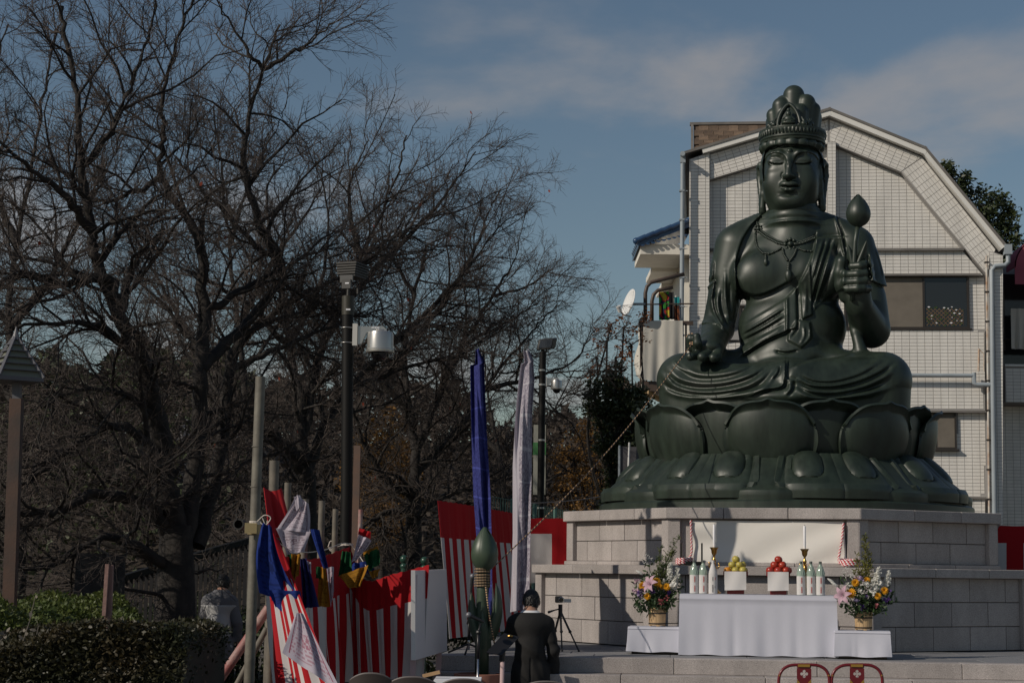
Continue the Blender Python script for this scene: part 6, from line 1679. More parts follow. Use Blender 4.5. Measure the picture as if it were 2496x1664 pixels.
# ================================================================== people
M['skin'] = mat('skin', (0.36,0.20,0.14), .5, var=.06, vscale=12); M['hair'] = mat('black_hair', (0.010,0.009,0.009), .45, bump=.5, bscale=60)
M['suit'] = mat('black_suit', (0.0075,0.0072,0.0072), .85, var=.12, vscale=3, bump=.1, bscale=30); M['shirt'] = mat('white_shirt', (0.70,0.70,0.72), .8)
M['jacket_grey'] = mat('grey_jacket', (0.14,0.14,0.15), .8, var=.06, vscale=5); M['jacket_light'] = mat('pale_jacket', (0.42,0.42,0.42), .8, var=.06, vscale=5); M['shoe'] = mat('black_shoe', (0.01,0.01,0.01), .3)
def hand_sdf(S, w, fw, side, thumbv):
    """relaxed hand hanging from wrist w along fw: palm, four fingers, thumb"""
    w = np.array(w); fw = np.array(fw)/np.linalg.norm(fw); sd = np.array(side)/np.linalg.norm(side); tv = np.array(thumbv)/np.linalg.norm(thumbv)
    S.ell(w + fw*.05, (.042,.026,.055), .02); S.cone(w, w + fw*.07, .026, .034, .02)
    for i, (o, l) in enumerate(((-.030,.070),(-.010,.080),(.010,.074),(.029,.058))):
        a = w + fw*.085 + sd*o; b = a + fw*l*.5 + tv*.006; c = b + fw*l*.5 - np.cross(fw, sd)*.0 + tv*.016
        S.cone(a, b, .0105, .0098, .006); S.cone(b, c, .0098, .0085, .004)
    a = w + fw*.03 - sd*.032; b = a + fw*.035 - sd*.020; c = b + fw*.03 - sd*.003
    S.cone(a, b, .015, .012, .012); S.cone(b, c, .012, .010, .004)
def person(loc, J, label, clothes, hgt=1.72, fwd=(0,1,0), res=.0125):
    """J: joint positions relative to the feet point (x right as seen, y away, z up)"""
    t = thing('person', loc, label, 'person'); A = {k: np.array(v, float) for k, v in J.items()}
    lo = np.min([v for v in A.values()], 0) - .30; hi = np.max([v for v in A.values()], 0) + .30; lo[2] = -.02
    f = np.array(fwd, float)
    def base(S, g, parts):
        if 'head' in parts:
            h = A['head']; S.ell(h, (.080+g, .100+g, .118+g), .02); S.ell(h - np.array((0,0,.045)) + f*.03, (.062+g,.07+g,.075+g), .04)
            S.ell(h - np.array((0,0,.02)) + f*.098, (.014,.022,.028), .015)                     # nose
            S.cone(h - np.array((.018,0,.062)) + f*.086, h - np.array((-.018,0,.062)) + f*.086, .008, .008, .01)   # mouth
            for s in (-1,1):
                S.ell(h + np.array((s*.030,0,.008)) + f*.082, (.016,.012,.010), .008); S.ell(h + np.array((s*.094,0,-.015)) - f*.0, (.012,.022,.034), .012)
            S.cone(h - np.array((0,0,.08)), A['neck'], .058+g, .064+g, .03)
        if 'torso' in parts:
            S.cone(A['chest'] + np.array((-.09,0,.03)), A['chest'] + np.array((.09,0,.03)), .115+g, .115+g, .05); S.cone(A['chest'], A['belly'], .135+g, .13+g, .08); S.cone(A['belly'], A['hip'], .135+g, .14+g, .08)
            S.cone(A['hip'] + np.array((-.07,0,0)), A['hip'] + np.array((.07,0,0)), .115+g, .115+g, .06)
            for s in 'lr': S.cone(A['chest'] + (A['sh_'+s]-A['chest'])*.35 + np.array((0,0,.06)), A['sh_'+s], .075+g, .066+g, .07)
            S.cone(A['neck'], A['chest'] + np.array((0,0,.05)), .070+g, .10+g, .08)
        if 'arms' in parts:
            for s in 'lr': S.cone(A['sh_'+s], A['el_'+s], .062+g, .046+g, .03); S.cone(A['el_'+s], A['wr_'+s], .045+g, .030+g*1.2, .02)
        if 'legs' in parts:
            for s in 'lr': S.cone(A['hip'] + (A['kn_'+s]-A['hip'])*.08 + np.array((A['kn_'+s][0]-A['hip'][0],0,0))*.6, A['kn_'+s], .092+g, .06+g, .04); S.cone(A['kn_'+s], A['an_'+s], .058+g, .040+g, .02)
        if 'feet' in parts:
            for s in 'lr': S.cone(A['an_'+s] - np.array((0,0,.04)), A['an_'+s] + f*.14 - np.array((0,0,.055)), .040+g, .036+g, .02)
    S = SDF(lo, hi, res); base(S, 0, ('head','torso','arms','legs','feet'))
    for s in 'lr': hand_sdf(S, A['wr_'+s], A.get('hd_'+s, A['wr_'+s]-A['el_'+s]), (1 if s == 'r' else -1, .0, 0) if 'hd_'+s not in A else (0,1,0), f)
    me = S.mesh('body', [M['skin']]); b = bpy.data.objects.new('body', me); COL.objects.link(b); b.parent = t
    for name, g, parts, m, zlo, zhi in clothes:
        C = SDF(lo, hi, res); base(C, g, parts)
        if name == 'jacket':      # skirt of the jacket, creases
            C.cone(A['hip'] + np.array((-.06,0,.05)), A['hip'] + np.array((-.07,0,-.12)), .125+g, .13+g, .06); C.cone(A['hip'] + np.array((.06,0,.05)), A['hip'] + np.array((.07,0,-.12)), .125+g, .13+g, .06)
            x, y, z = C.ax[0][:,None,None], C.ax[1][None,:,None], C.ax[2][None,None,:]
            C.F -= (.006*np.sin(z*38 + 3*np.sin(x*9)) * np.exp(-((z - A['belly'][2])/.16)**2) + .004*np.sin(x*60 + z*22)*np.exp(-((z-A['hip'][2])/.2)**2)).astype(np.float32)
            for s in 'lr':
                e = A['el_'+s]; dd = np.sqrt((x-e[0])**2 + (y-e[1])**2 + (z-e[2])**2); C.F -= (.006*np.sin(dd*110)*np.exp(-(dd/.11)**2)).astype(np.float32)
            cv = np.abs(x - A['hip'][0]); C.F += (.016*np.exp(-(cv/.008)**2)*np.clip((A['belly'][2]-.06 - z)/.03, 0, 1)*(1 if 'vent' in J.get('_f', ('vent',)) else 0)).astype(np.float32)
        z = C.ax[2][None,None,:]; 
        if zlo is not None: C.F[:] = np.maximum(C.F, zlo - z)
        if zhi is not None: C.F[:] = np.maximum(C.F, z - zhi)
        me = C.mesh(name, [m]); o = bpy.data.objects.new(name, me); COL.objects.link(o); o.parent = b
    # hair: a cap of locks
    hd_ = A['head']; HS = SDF(hd_ - .19, hd_ + .19, .006); HS.ell(hd_ + np.array((0,0,.015)) - f*.012, (.096,.114,.124), .0)
    HS.ell(hd_ - np.array((0,0,.055)) - f*.055, (.066,.045,.060), .04)
    HS.cone(hd_ + f*.105 - np.array((.05,0,.08)), hd_ + f*.105 - np.array((-.05,0,.08)), .075, .075, .03, sub=True)
    for s in (-1,1): HS.ell(hd_ + np.array((s*.104,0,-.050)) + f*.02, (.032,.05,.06), .02, sub=True)
    x, y, z = HS.ax[0][:,None,None]-hd_[0], HS.ax[1][None,:,None]-hd_[1], HS.ax[2][None,None,:]-hd_[2]; an = np.arctan2(x, y)
    HS.F -= (.0016*np.sin(an*17 + 9*z*10) + .0012*np.sin(an*41 + z*60)).astype(np.float32)
    me = HS.mesh('hair', [M['hair']]); o = bpy.data.objects.new('hair', me); COL.objects.link(o); o.parent = b
    st_ = MB(); r2 = random.Random(5); nv_ = len(me.vertices)
    for _ in range(900):          # loose locks over the cap
        v = me.vertices[r2.randrange(nv_)]; n = v.normal; dn = Vector((r2.uniform(-.35,.35), r2.uniform(-.35,.35), -1)) + n*.55
        if v.co.z < hd_[2] - .055: continue
        leaf_poly(st_, v.co - n*.002, dn, n, r2.uniform(.018,.032), .009, curl=.25)
    lk = bpy.data.objects.new('hair_locks', mesh_of(st_, 'hair_locks', (0,0,0), False, [M['hair']])); COL.objects.link(lk); lk.parent = b; lk['kind'] = 'stuff'
    return t
# man in a dark suit seen from behind, bowing over the music stand
Yp = 20.75; pl_ = P(1292, 1640, Yp); pl_.z = 0.0
def rel_(px, py, dy=0.0): q = P(px, py, Yp+dy); return (q.x-pl_.x, dy, q.z)
JS = dict(head=rel_(1295,1464,.13), neck=rel_(1292,1494,.05), chest=rel_(1291,1530,.0), belly=rel_(1292,1585,-.03), hip=rel_(1293,1640,-.02),
  sh_l=rel_(1255,1518,.02), sh_r=rel_(1332,1520,.0), el_l=rel_(1236,1560,.16), wr_l=rel_(1226,1572,.36), el_r=rel_(1349,1583,-.02), wr_r=rel_(1352,1640,.04), hd_r=(0.01,.05,-1.0), hd_l=(-.2,1,.0),
  kn_l=(-.10,.03,.50), kn_r=(.12,.02,.50), an_l=(-.10,0,.09), an_r=(.12,0,.09))
person(pl_, JS, 'man in dark suit seen from behind, head bowed at the music stand', [('shirt', .010, ('torso',), M['shirt'], None, JS['neck'][2]+.035), ('jacket', .022, ('torso','arms'), M['suit'], None, JS['neck'][2]+.012), ('trousers', .024, ('legs',), M['suit'], .06, JS['hip'][2]), ('shoes', .012, ('feet',), M['shoe'], None, .10)])
# man in a grey jacket walking behind the hedge
Yp2 = 26.8; p2 = P(532, 1500, Yp2); p2.z = 0
def rel2(px, py, dy=0.0): q = P(px, py, Yp2+dy); return (q.x-p2.x, dy, q.z)
JG = dict(head=rel2(545,1421,.10), neck=rel2(541,1443,.03), chest=rel2(535,1475,0), belly=rel2(532,1525,0), hip=rel2(531,1575,0), sh_l=rel2(508,1466,0), sh_r=rel2(564,1468,0), el_l=rel2(496,1515,-.02), wr_l=rel2(494,1555,.08), el_r=rel2(578,1515,-.02), wr_r=rel2(580,1555,.08),
  hd_l=(0,.1,-1), hd_r=(0,.1,-1), kn_l=(-.09,.06,.48), kn_r=(.09,-.06,.48), an_l=(-.09,.02,.09), an_r=(.09,-.10,.09))
zy = rel2(535,1473)[2]
person(p2, JG, 'man in two-tone grey jacket seen from behind beyond the hedge', [('jacket', .032, ('torso','arms'), M['jacket_grey'], None, JG['neck'][2]+.04), ('jacket_panel', .046, ('torso',), M['jacket_light'], JG['hip'][2]-.1, zy), ('trousers', .024, ('legs',), M['suit'], .06, JG['hip'][2]), ('shoes', .012, ('feet',), M['shoe'], None, .10)], res=.014)
# ================================================================== red and white ceremonial curtains
M['kohaku'] = attr_mat('red_and_white_curtain', rough=.85, trans=.12, bump=.05, bscale=20)
RED, WHT = (0.38,0.007,0.012), (0.58,0.555,0.54)
def curtain(name, top, bot, label, band=.22, stripe=.16, nz=26, per=14, amp=.05, waves=8, seed=1, start_white=True, sag=0.0, phase=0.0, th=.004, hemscale=1.0):
    """top, bot: lists of points along the upper and lower edges; vertical stripes under a red band"""
    r_ = random.Random(seed); top = [Vector(p) for p in crom([tuple(p) for p in top], 8)] if len(top) > 2 else [Vector(top[0]).lerp(Vector(top[1]), t) for t in np.linspace(0,1,9)]
    bot = [Vector(p) for p in crom([tuple(p) for p in bot], 8)] if len(bot) > 2 else [Vector(bot[0]).lerp(Vector(bot[1]), t) for t in np.linspace(0,1,9)]
    def along(pl_, u):
        Ls = [0]; 
        for a, b in zip(pl_[:-1], pl_[1:]): Ls.append(Ls[-1] + (b-a).length)
        s = u*Ls[-1]
        for i in range(len(pl_)-1):
            if s <= Ls[i+1] or i == len(pl_)-2: return pl_[i].lerp(pl_[i+1], (s-Ls[i])/max(1e-9, Ls[i+1]-Ls[i]))
    LT = sum((b-a).length for a, b in zip(top[:-1], top[1:])); ns = max(2, round(LT/stripe)); nx = ns*per//2*2//2 if False else ns*6
    ph = [r_.uniform(0, 6) for _ in range(4)]; rows = []; zs = [0, .02, .05, .09] + [band*k for k in (.6,.8,1.0)] + list(np.linspace(band+.02, 1, nz))
    nrm = (top[-1]-top[0]); nrm.z = 0; nrm = nrm.normalized().cross(Vector((0,0,1)))
    for v in zs:
        row = []
        for j in range(nx+1):
            u = j/nx; a = along(top, u); b = along(bot, u); p = a.lerp(b, v)
            o = amp*(.12+.88*v)*(math.sin(2*math.pi*waves*u + ph[0] + 1.2*math.sin(3*v+ph[3])) + .55*math.sin(2*math.pi*waves*2.3*u + ph[1] + v*2) + .3*math.sin(2*math.pi*waves*.37*u+ph[2]))
            lat = amp*.5*v*math.sin(2*math.pi*waves*u + ph[0] + 1.4)
            p = p + nrm*o + (b-a).normalized()*0 + Vector((lat,0,0)) - Vector((0,0, sag*math.sin(math.pi*u)*(1-v) + (.004*math.sin(2*math.pi*waves*2*u+ph[1]) if v == 0 else 0)))
            row.append(p)
        rows.append(row)
    mb = MB(); mb.slab(rows, th); o = single(name, mb, M['kohaku'], bot[0].lerp(bot[-1], .5), label, 'curtain', smooth=True, angle=60)
    nr = len(zs); nc = nx+1; cols = []
    for i in range(nr-1):
        for j in range(nc-1):
            c = RED if zs[i] < band - 1e-6 else ((WHT if ((j + phase*6)//6) % 2 == (0 if start_white else 1) else RED))
            cols += [c, c]
    for i in range(nr-1): cols += [RED if zs[i] < band else WHT]*2
    for j in range(nc-1): cols += [RED, RED]
    me = o.data; ca = me.color_attributes.new('Col', 'FLOAT_COLOR', 'CORNER'); buf = np.ones((len(me.loops), 4), np.float32)
    for p in me.polygons: buf[p.loop_start:p.loop_start+p.loop_total, :3] = cols[p.index] if p.index < len(cols) else RED
    ca.data.foreach_set('color', buf.ravel()); return o
# behind the bud
curtain('striped_curtain', [P(1066,1219,22.0), P(1150,1232,22.9), P(1256,1251,24.3)], [P(1092,1556,22.0), P(1170,1546,22.9), P(1290,1528,24.3)], 'tall red and white striped curtain behind the big bud', band=.27, stripe=.112, amp=.014, waves=9, seed=4, nz=18)
# back left and right of the plinth
curtain('striped_curtain', [P(1240,1262,26.9), P(1396,1263,27.2)], [P(1240,1420,26.9), P(1396,1420,27.2)], 'broad striped curtain piece at the left end of the plinth', band=.24, stripe=.34, amp=.012, waves=2, seed=6, nz=12, phase=1)
curtain('striped_curtain', [P(2412,1281,28.2), P(2700,1282,28.2)], [P(2412,1420,28.2), P(2700,1420,28.2)], 'red and white curtain piece at the right end of the plinth', band=.30, stripe=.25, amp=.012, waves=2, seed=9, nz=12, start_white=True, phase=0)
# front left, in three stretches tied to the poles
Yp1, Yp2c = 17.6, 20.9
curtain('striped_curtain', [P(648,1292,17.6), P(690,1352,18.2), P(760,1362,19.4), P(852,1332,20.8)], [P(668,1700,17.6), P(715,1690,18.2), P(780,1670,19.4), P(862,1660,20.8)], 'bunched striped curtain between the thick pole and the camera pole', band=.34, stripe=.14, amp=.034, waves=6, seed=12)
curtain('striped_curtain', [P(852,1332,20.8), P(890,1412,20.6), P(960,1398,20.4), P(1046,1376,20.2)], [P(850,1655,20.8), P(890,1660,20.6), P(950,1655,20.4), P(1030,1648,20.2)], 'striped curtain with red band left of the white board', band=.30, stripe=.104, amp=.017, waves=6, seed=15)
curtain('striped_curtain', [P(640,1292,17.3), P(660,1296,17.2), P(682,1320,17.2)], [P(690,1730,16.2), P(760,1750,16.0), P(842,1740,15.8)], 'slack striped curtain slanting forward under the blue flag', band=.24, stripe=.024, amp=.03, waves=1.6, seed=19, start_white=False)
# red end of the curtain wrapped on the stake
M['red_cloth'] = mat('red_cloth', (0.42,0.008,0.014), .85, trans=.12, var=.08, vscale=4)
cloth_sheet('red_cloth', P(641,1188,18.3), P(685,1190,18.4), P(652,1300,18.2), P(716,1312,18.4), 'red cloth end wrapped over the stake beside the thick pole', 'cloth', M['red_cloth'], waves=1.4, amp=.03, nx=20, drop=.03)

# ================================================================== poles and stakes at the left
M['bamboo'] = mat('weathered_bamboo', (0.19,0.165,0.13), .7, col2=(0.10,0.09,0.075), vscale=5, bump=.2, bscale=14); M['steel_worn'] = mat('worn_steel_pole', (0.20,0.185,0.15), .6, metal=.1, col2=(0.11,0.10,0.082), vscale=6, bump=.15, bscale=18)
M['pole_red'] = mat('red_painted_pole', (0.30,0.10,0.09), .6, col2=(0.36,0.30,0.27), vscale=5, bump=.3, bscale=30); M['black_pole'] = mat('black_pole', (0.006,0.0055,0.005), .55, spec=.25); M['twine'] = mat('pale_twine', (0.62,0.56,0.50), .8)
M['black_iron'] = mat('dark_iron', (0.035,0.033,0.030), .55)
sp_ = thing('scaffold_pole', (P(612,1700,17.5).x, 17.5, 0), 'thick weathered steel pole standing in front of the tree', 'pole')
bot_ = P(607,1664,17.5); dirp = (P(635,917,17.5)-bot_); foot_ = bot_ - dirp*(bot_.z/dirp.z)
mb = MB(); mb.tube([foot_, P(617,1400,17.5), P(624,1200,17.5), P(635,918,17.5)], [.052,.051,.050,.049], 20); part('tube', mb, M['steel_worn'], sp_, smooth=True, angle=50)
for y in (1090, 1188): mb = MB(); q = P(626.5-(y-1090)*.037, y, 17.5); mb.lathe([(.050,0),(.0525,.004),(.0525,.010),(.050,.014)], q, 18); part('joint_ring', mb, M['steel_worn'], sp_)
cp = thing('pole_clamp', P(617,1282,17.45), 'steel coupler clamped round the thick pole', 'clamp')
mb = MB(); q = P(616,1287,17.45); mb.box((q.x-.065, q.y-.085, q.z-.05), (q.x+.05, q.y-.045, q.z+.05)); mb.lathe([(.056,-.05),(.064,-.045),(.064,.045),(.056,.05)], P(619,1290,17.5), 16); part('collar', mb, mat('brass_clamp', (.34,.27,.14), .5, metal=.5), cp)
mb = MB(); q = P(581,1277,17.5); 
rows = [[q + Vector((rr*math.cos(a), dy, rr*math.sin(a))) for a in np.linspace(0, 2*math.pi, 21)] for rr, dy in ((.040,.25),(.040,0),(.054,0),(.054,.25))]; mb.grid(rows); mb.grid([rows[0], [q + Vector((0,.25,0))]*21]); part('pipe_end', mb, M['black_iron'], cp, smooth=True, angle=40)
mb = MB(); mb.bar(P(596,1284,17.5), P(612,1286,17.5), .05, .06); mb.bar(P(577,1266,17.5), P(575,1250,17.5), .012, .012); part('coupler_arm', mb, M['black_iron'], cp)
def twine(pts, label, r_=.006): mb = MB(); mb.tube([Vector(p) for p in crom([tuple(p) for p in pts], 5)], r_, 5); return single('twine', mb, M['twine'], pts[0], label, 'string', smooth=True)
c = P(622,1270,17.5); mb = MB()
for k in range(3): mb.tube([c + Vector((.053*math.cos(a), .053*math.sin(a), -.012*k + .004*math.sin(a))) for a in np.linspace(0, 2*math.pi, 15)], .006, 5)
mb.tube([Vector(p) for p in crom([tuple(p) for p in (P(628,1269,17.4), P(645,1255,17.35), P(660,1262,17.35), P(646,1280,17.35), P(634,1272,17.35))], 5)], .005, 5); mb.tube([P(640,1262,17.35), P(648,1282,17.35), P(652,1268,17.35)], .005, 5)
single('twine', mb, M['twine'], c, 'pale twine tied round the thick pole', 'string')
stakes = [(669,1122,1330,19.2,24,'bamboo','tall pale bamboo stake with red cloth over its middle'),(702,1176,1340,19.6,17,'bamboo','straight stake with pinkish top beside the white flag'),(744,1216,1340,20.2,18,'bamboo','dark grey stake behind the white flag'),(785,1220,1345,20.6,16,'bamboo','grey stake behind the small blue flag'),
          (818,1240,1340,20.8,14,'bamboo','slim stake just left of the camera pole'),(879,1241,1345,20.9,11,'pole_red','thin reddish stake right of the camera pole')]
for i, (x, y0, y1, Y, w, m, lb) in enumerate(stakes):
    a = P(x, y0, Y); r_ = w/2/FPX*Y; mb = MB(); b = Vector((P(x-3, y1, Y).x - .01, Y, 0))
    n_ = 7; pts = [b.lerp(a, t) for t in np.linspace(0, 1, n_)]; mb.tube(pts, [r_*(1.06 - .06*t) for t in np.linspace(0,1,n_)], 12); single('stake', mb, M[m], b, lb, 'stake', 'stakes holding the front curtain', smooth=True, angle=50)
mb = MB(); mb.box((P(862,1100,23).x, 23, 0), (P(878,1100,23).x, 23.09, P(870,1085,23).z)); single('sign_post', mb, mat('rusty_square_post', (.12,.085,.07), .8, col2=(.17,.10,.07), vscale=5), (P(870,1100,23).x, 23, 0), 'rusty square post just behind the camera pole', 'post')
# slanting props behind the thick pole
for (a, b, Y, r_, m, lb) in (((655,1480),(505,1700),17.9,.045,'pole_red','red and white slanting prop at the foot of the thick pole'),((650,1530),(560,1700),18.4,.030,'bamboo','thin slanting prop under the striped curtain'),((662,1510),(655,1690),18.2,.042,'bamboo','upright support pole behind the thick pole')):
    A_, B_ = P(*a, Y), P(*b, Y); d = (B_-A_); B_ = A_ + d*(A_.z/(A_.z-B_.z)) if A_.z > B_.z else B_; mb = MB(); mb.tube([A_, A_.lerp(B_, .5), B_], r_, 12); single('prop_pole', mb, M[m], B_, lb, 'pole', smooth=True, angle=50)
# square wooden stake in the hedge
st = thing('wooden_stake', (P(258,1640,15.0).x, 15.0, 0), 'split reddish wooden stake rising out of the hedge', 'stake'); M['red_wood'] = mat('reddish_wood', (0.20,0.115,0.10), .8, col2=(0.28,0.17,0.145), vscale=6, bump=.3, bscale=30)
a = P(258,1664,15.0); b = P(268,1376,15.0); b0 = a + (a-b)*(a.z/(b.z-a.z)); mb = MB(); mb.bar(b0, b, .055, .05, up=(0,1,0)); part('post', mb, M['red_wood'], st)
a = P(254,1500,14.95); b = P(262,1374,14.95); mb = MB(); mb.bar(a, b, .03, .04, up=(0,1,0)); part('batten', mb, M['red_wood'], st)

# ================================================================== camera poles and lamp
def lamp_box(t, c, w, h, d, fins=True):
    """floodlight: finned housing with a yoke"""
    mb = MB()
    if fins:
        for k in range(5): mb.box((c.x-w/2, c.y-d/2, c.z-h/2 + h*(k+.1)/5*.5+h*.5), (c.x+w/2, c.y+d/2, c.z-h/2+h*(k+.62)/5*.5+h*.5))
        mb.box((c.x-w/2+.02, c.y-d/2+.02, c.z-h*.1), (c.x+w/2-.02, c.y+d/2-.02, c.z+h*.5-.01))
    return mb
YL = 22.4; cpx = lambda px, py, dy=0.0: P(px, py, YL+dy)
pole = thing('lamp_pole', (cpx(843,1400).x, YL, 0), 'tall black pole carrying the near floodlight and silver dome camera', 'pole')
bx = cpx(843,1400).x; mb = MB(); mb.tube([(bx, YL, 0), cpx(845,1200), cpx(848,722)], .072, 20); part('shaft', mb, M['black_pole'], pole, smooth=True, angle=50)
mb = MB(); mb.tube([cpx(848,768), cpx(848.5,722)], .078, 20); part('sleeve', mb, mat('dark_olive_sleeve', (.035,.032,.022), .5), pole, smooth=True, angle=50)
mb = MB(); q = cpx(849,754,-.080); mb.box((q.x-.03, q.y-.002, q.z-.010), (q.x+.025, q.y+.004, q.z+.010)); part('sticker', mb, M['paper_white'], pole)
fl_ = thing('floodlight', cpx(848,720), 'black finned floodlight on top of the near pole', 'floodlight')
q = cpx(858,666)
Lx = .115
for k in range(5):
    mb = MB(); zz = q.z + .105 - k*.032; w_ = Lx*(1.12 - .03*k); mb.obox((q.x+.01, YL, zz), Vector((w_,-.05,0)), Vector((.07,.17,0)), Vector((0,0,.009))); part('fin', mb, M['black_iron'], fl_)
mb = MB(); mb.obox((q.x+.01, YL, q.z+.03), Vector((Lx*.9,-.045,0)), Vector((.06,.15,0)), Vector((0,0,.09))); part('housing', mb, M['black_iron'], fl_)
mb = MB(); mb.obox(cpx(845,679,-.19), Vector((.08,-.024,0)), Vector((.004,.012,0)), Vector((0,0,.045))); part('bracket', mb, mat('dark_grey_metal', (.07,.07,.068), .5), fl_)
mb = MB(); mb.obox(cpx(845,692,-.20), Vector((.055,-.016,0)), Vector((.006,.02,0)), Vector((0,0,.058))); part('ballast', mb, mat('grey_box', (.055,.053,.05), .5), fl_)
mb = MB(); mb.obox(cpx(846,690,-.226), Vector((.024,-.007,0)), Vector((.001,.003,0)), Vector((0,0,.008))); part('sticker', mb, M['paper_white'], fl_)
mb = MB(); mb.tube([cpx(848,724), cpx(849,705)], .02, 8); mb.tube([cpx(872,700), cpx(872,716)], .014, 6); part('yoke', mb, M['black_iron'], fl_)
M['silver'] = mat('silver_paint', (0.46,0.45,0.43), .32, metal=.75, var=.04, vscale=6)
def dome_camera(pole_pt, YL_, s, label):
    """wall bracket and dome camera; s metres per pixel of the near one"""
    W = lambda dx, dy, dz: Vector(pole_pt) + Vector((dx*s, dy, -dz*s))
    t = thing('dome_camera', W(72,0,-20), label, 'camera')
    mb = MB(); mb.obox(W(20,0,0), Vector((6*s,0,0)), Vector((0,.05*s/.00477,0)), Vector((0,0,27*s))); part('plate', mb, mat('pale_plate', (.55,.54,.50), .5), t)
    for dz in (-17, 20):
        mb = MB(); mb.tube([W(-10*0+14.5*math.cos(a), (14.8*s)*math.sin(a), dz) for a in np.linspace(.3, 2*math.pi-.3, 19)], 1.6*s, 6); part('strap', mb, M['silver'], t, smooth=True)
    mb = MB(); mb.prism([W(27,-.03*s/.00477,-22), W(40,-.03*s/.00477,-21), W(88,-.03*s/.00477,-22), W(97,-.03*s/.00477,-14), W(96,-.03*s/.00477,-9), W(60,-.03*s/.00477,-9), W(47,-.03*s/.00477,-4), W(36,-.03*s/.00477,22), W(27,-.03*s/.00477,24)], (0,.06*s/.00477,0)); o = part('arm', mb, M['silver'], t, smooth=True, angle=30)
    c = W(82,0,0)
    mb = MB(); mb.lathe([(34.0*s,-43*s),(34.5*s,-41*s),(34.5*s,-36*s),(33*s,-34*s),(32*s,0),(30.5*s,7*s),(27*s,8*s),(12*s,12*s),(11*s,14*s)], c, 32); part('housing', mb, M['silver'], t, smooth=True, angle=35)
    prof = [(2*s, -66*s)] + [(23*s*math.sin(a), -43*s - 23*s*math.cos(a)) for a in np.linspace(.15, math.pi/2, 8)]
    mb = MB(); mb.lathe(prof, c, 24); part('dome', mb, mat('smoked_dome', (.008,.007,.008), .06, spec=.6), t, smooth=True)
    mb = MB(); 
    for k in range(5): mb.obox(W(62+4*k, -.034*s/.00477, -18), Vector((1.2*s,0,0)), Vector((0,.003,0)), Vector((0,0,2.2*s)))
    part('vent_slots', mb, M['paper_white'], t, kind='stuff')
    return t
dome_camera(cpx(846,816), YL, YL/FPX, 'large silver dome security camera on the near black pole')
# farther pole
YF = 31.0; fp = lambda px, py, dy=0.0: P(px, py, YF+dy)
pole2 = thing('lamp_pole', (fp(1316,1400).x, YF, 0), 'farther dark pole with floodlight beyond the white banner', 'pole')
mb = MB(); mb.tube([(fp(1316,1400).x, YF, 0), fp(1318,1200), fp(1323,858)], .060, 16); part('shaft', mb, M['black_pole'], pole2, smooth=True, angle=50)
for y in (905,940,1075,1240): mb = MB(); q = fp(1322-(y-858)*.012, y); mb.lathe([(.060,0),(.065,.005),(.065,.03),(.060,.035)], q, 16); part('strap', mb, M['silver'], pole2)
f2 = thing('floodlight', fp(1323,856), 'tilted black floodlight on the farther pole', 'floodlight')
mb = MB(); c = fp(1333,838); mb.obox(c, Vector((.13,-.08,0)), Vector((.04,.10,.02)), Vector((.02,0,.095))); o = part('housing', mb, M['black_iron'], f2); bv = o.modifiers.new('b','BEVEL'); bv.width = .02
mb = MB(); mb.obox(c + Vector((-.02,-.115,-.01)), Vector((.105,-.065,0)), Vector((.004,.01,0)), Vector((.016,0,.072))); part('lens', mb, M['glass_dark'], f2)
mb = MB(); mb.tube([fp(1323,860), fp(1323,848)], .03, 8); mb.tube([fp(1331,858), fp(1332,846)], .016, 6); part('yoke', mb, M['black_iron'], f2)
dome_camera(fp(1322,930), YF, YF/FPX*.43, 'small silver dome camera on the farther pole')
sg = thing('banner_sign', (fp(1313,1200).x, YF+.3, 0), 'narrow pale green and white sign behind the farther pole', 'sign')
mb = MB(); a = fp(1299,1205,.3); b = fp(1331,1035,.3); mb.box((a.x, YF+.3, a.z), (b.x, YF+.33, b.z)); part('panel', mb, mat('pale_sign', (.30,.30,.26), .7, var=.05), sg)
mb = MB(); a = fp(1299,1108,.3); b = fp(1331,1078,.3); mb.box((a.x, YF+.296, a.z), (b.x, YF+.30, b.z)); part('green_band', mb, mat('green_sign', (.06,.20,.07), .7), sg)
mb = MB(); mb.box((fp(1328,1200).x, YF+.34, 0), (fp(1332,1200).x, YF+.38, fp(1330,1035,.3).z)); part('post', mb, M['black_pole'], sg)
# pyramid lantern at the left edge
YT = 20.0; lp = lambda px, py, dy=0.0: P(px, py, YT+dy)
lt = thing('street_lamp', (lp(24,1500).x, YT, 0), 'weathered lamp post with slatted pyramid lantern at the left edge', 'lamp')
M['rust_post'] = mat('rusted_post', (0.036,0.031,0.029), .7, col2=(0.10,0.052,0.034), vscale=2.2, bump=.1); M['lamp_glass'] = mat('milky_panel', (0.16,0.165,0.125), .35); M['lamp_grey'] = mat('grey_metal', (0.10,0.10,0.115), .5)
a = lp(22,1512); b = lp(41,972); a0 = a + (a-b)*(a.z/(b.z-a.z)); mb = MB(); mb.bar(a0, b, .13, .13, up=(0,1,0)); part('post', mb, M['rust_post'], lt)
mb = MB(); mb.bar(lp(41,974), lp(42,928), .085, .085, up=(0,1,0)); part('neck', mb, M['lamp_grey'], lt)
cz = lp(40,928); apex = lp(32,815); Cx = Vector((cz.x-.03, YT, cz.z)); w_ = .285; ap = Vector((Cx.x, YT, apex.z+.0)); ro_ = R(35)
cs_ = [Cx + Vector((w_*1.25*math.cos(ro_+k*math.pi/2+math.pi/4), w_*1.25*math.sin(ro_+k*math.pi/2+math.pi/4), .03)) for k in range(4)]
mb = MB(); mb.prism([c - Vector((0,0,.045)) for c in cs_], (0,0,.045)); part('base_tray', mb, M['lamp_grey'], lt)
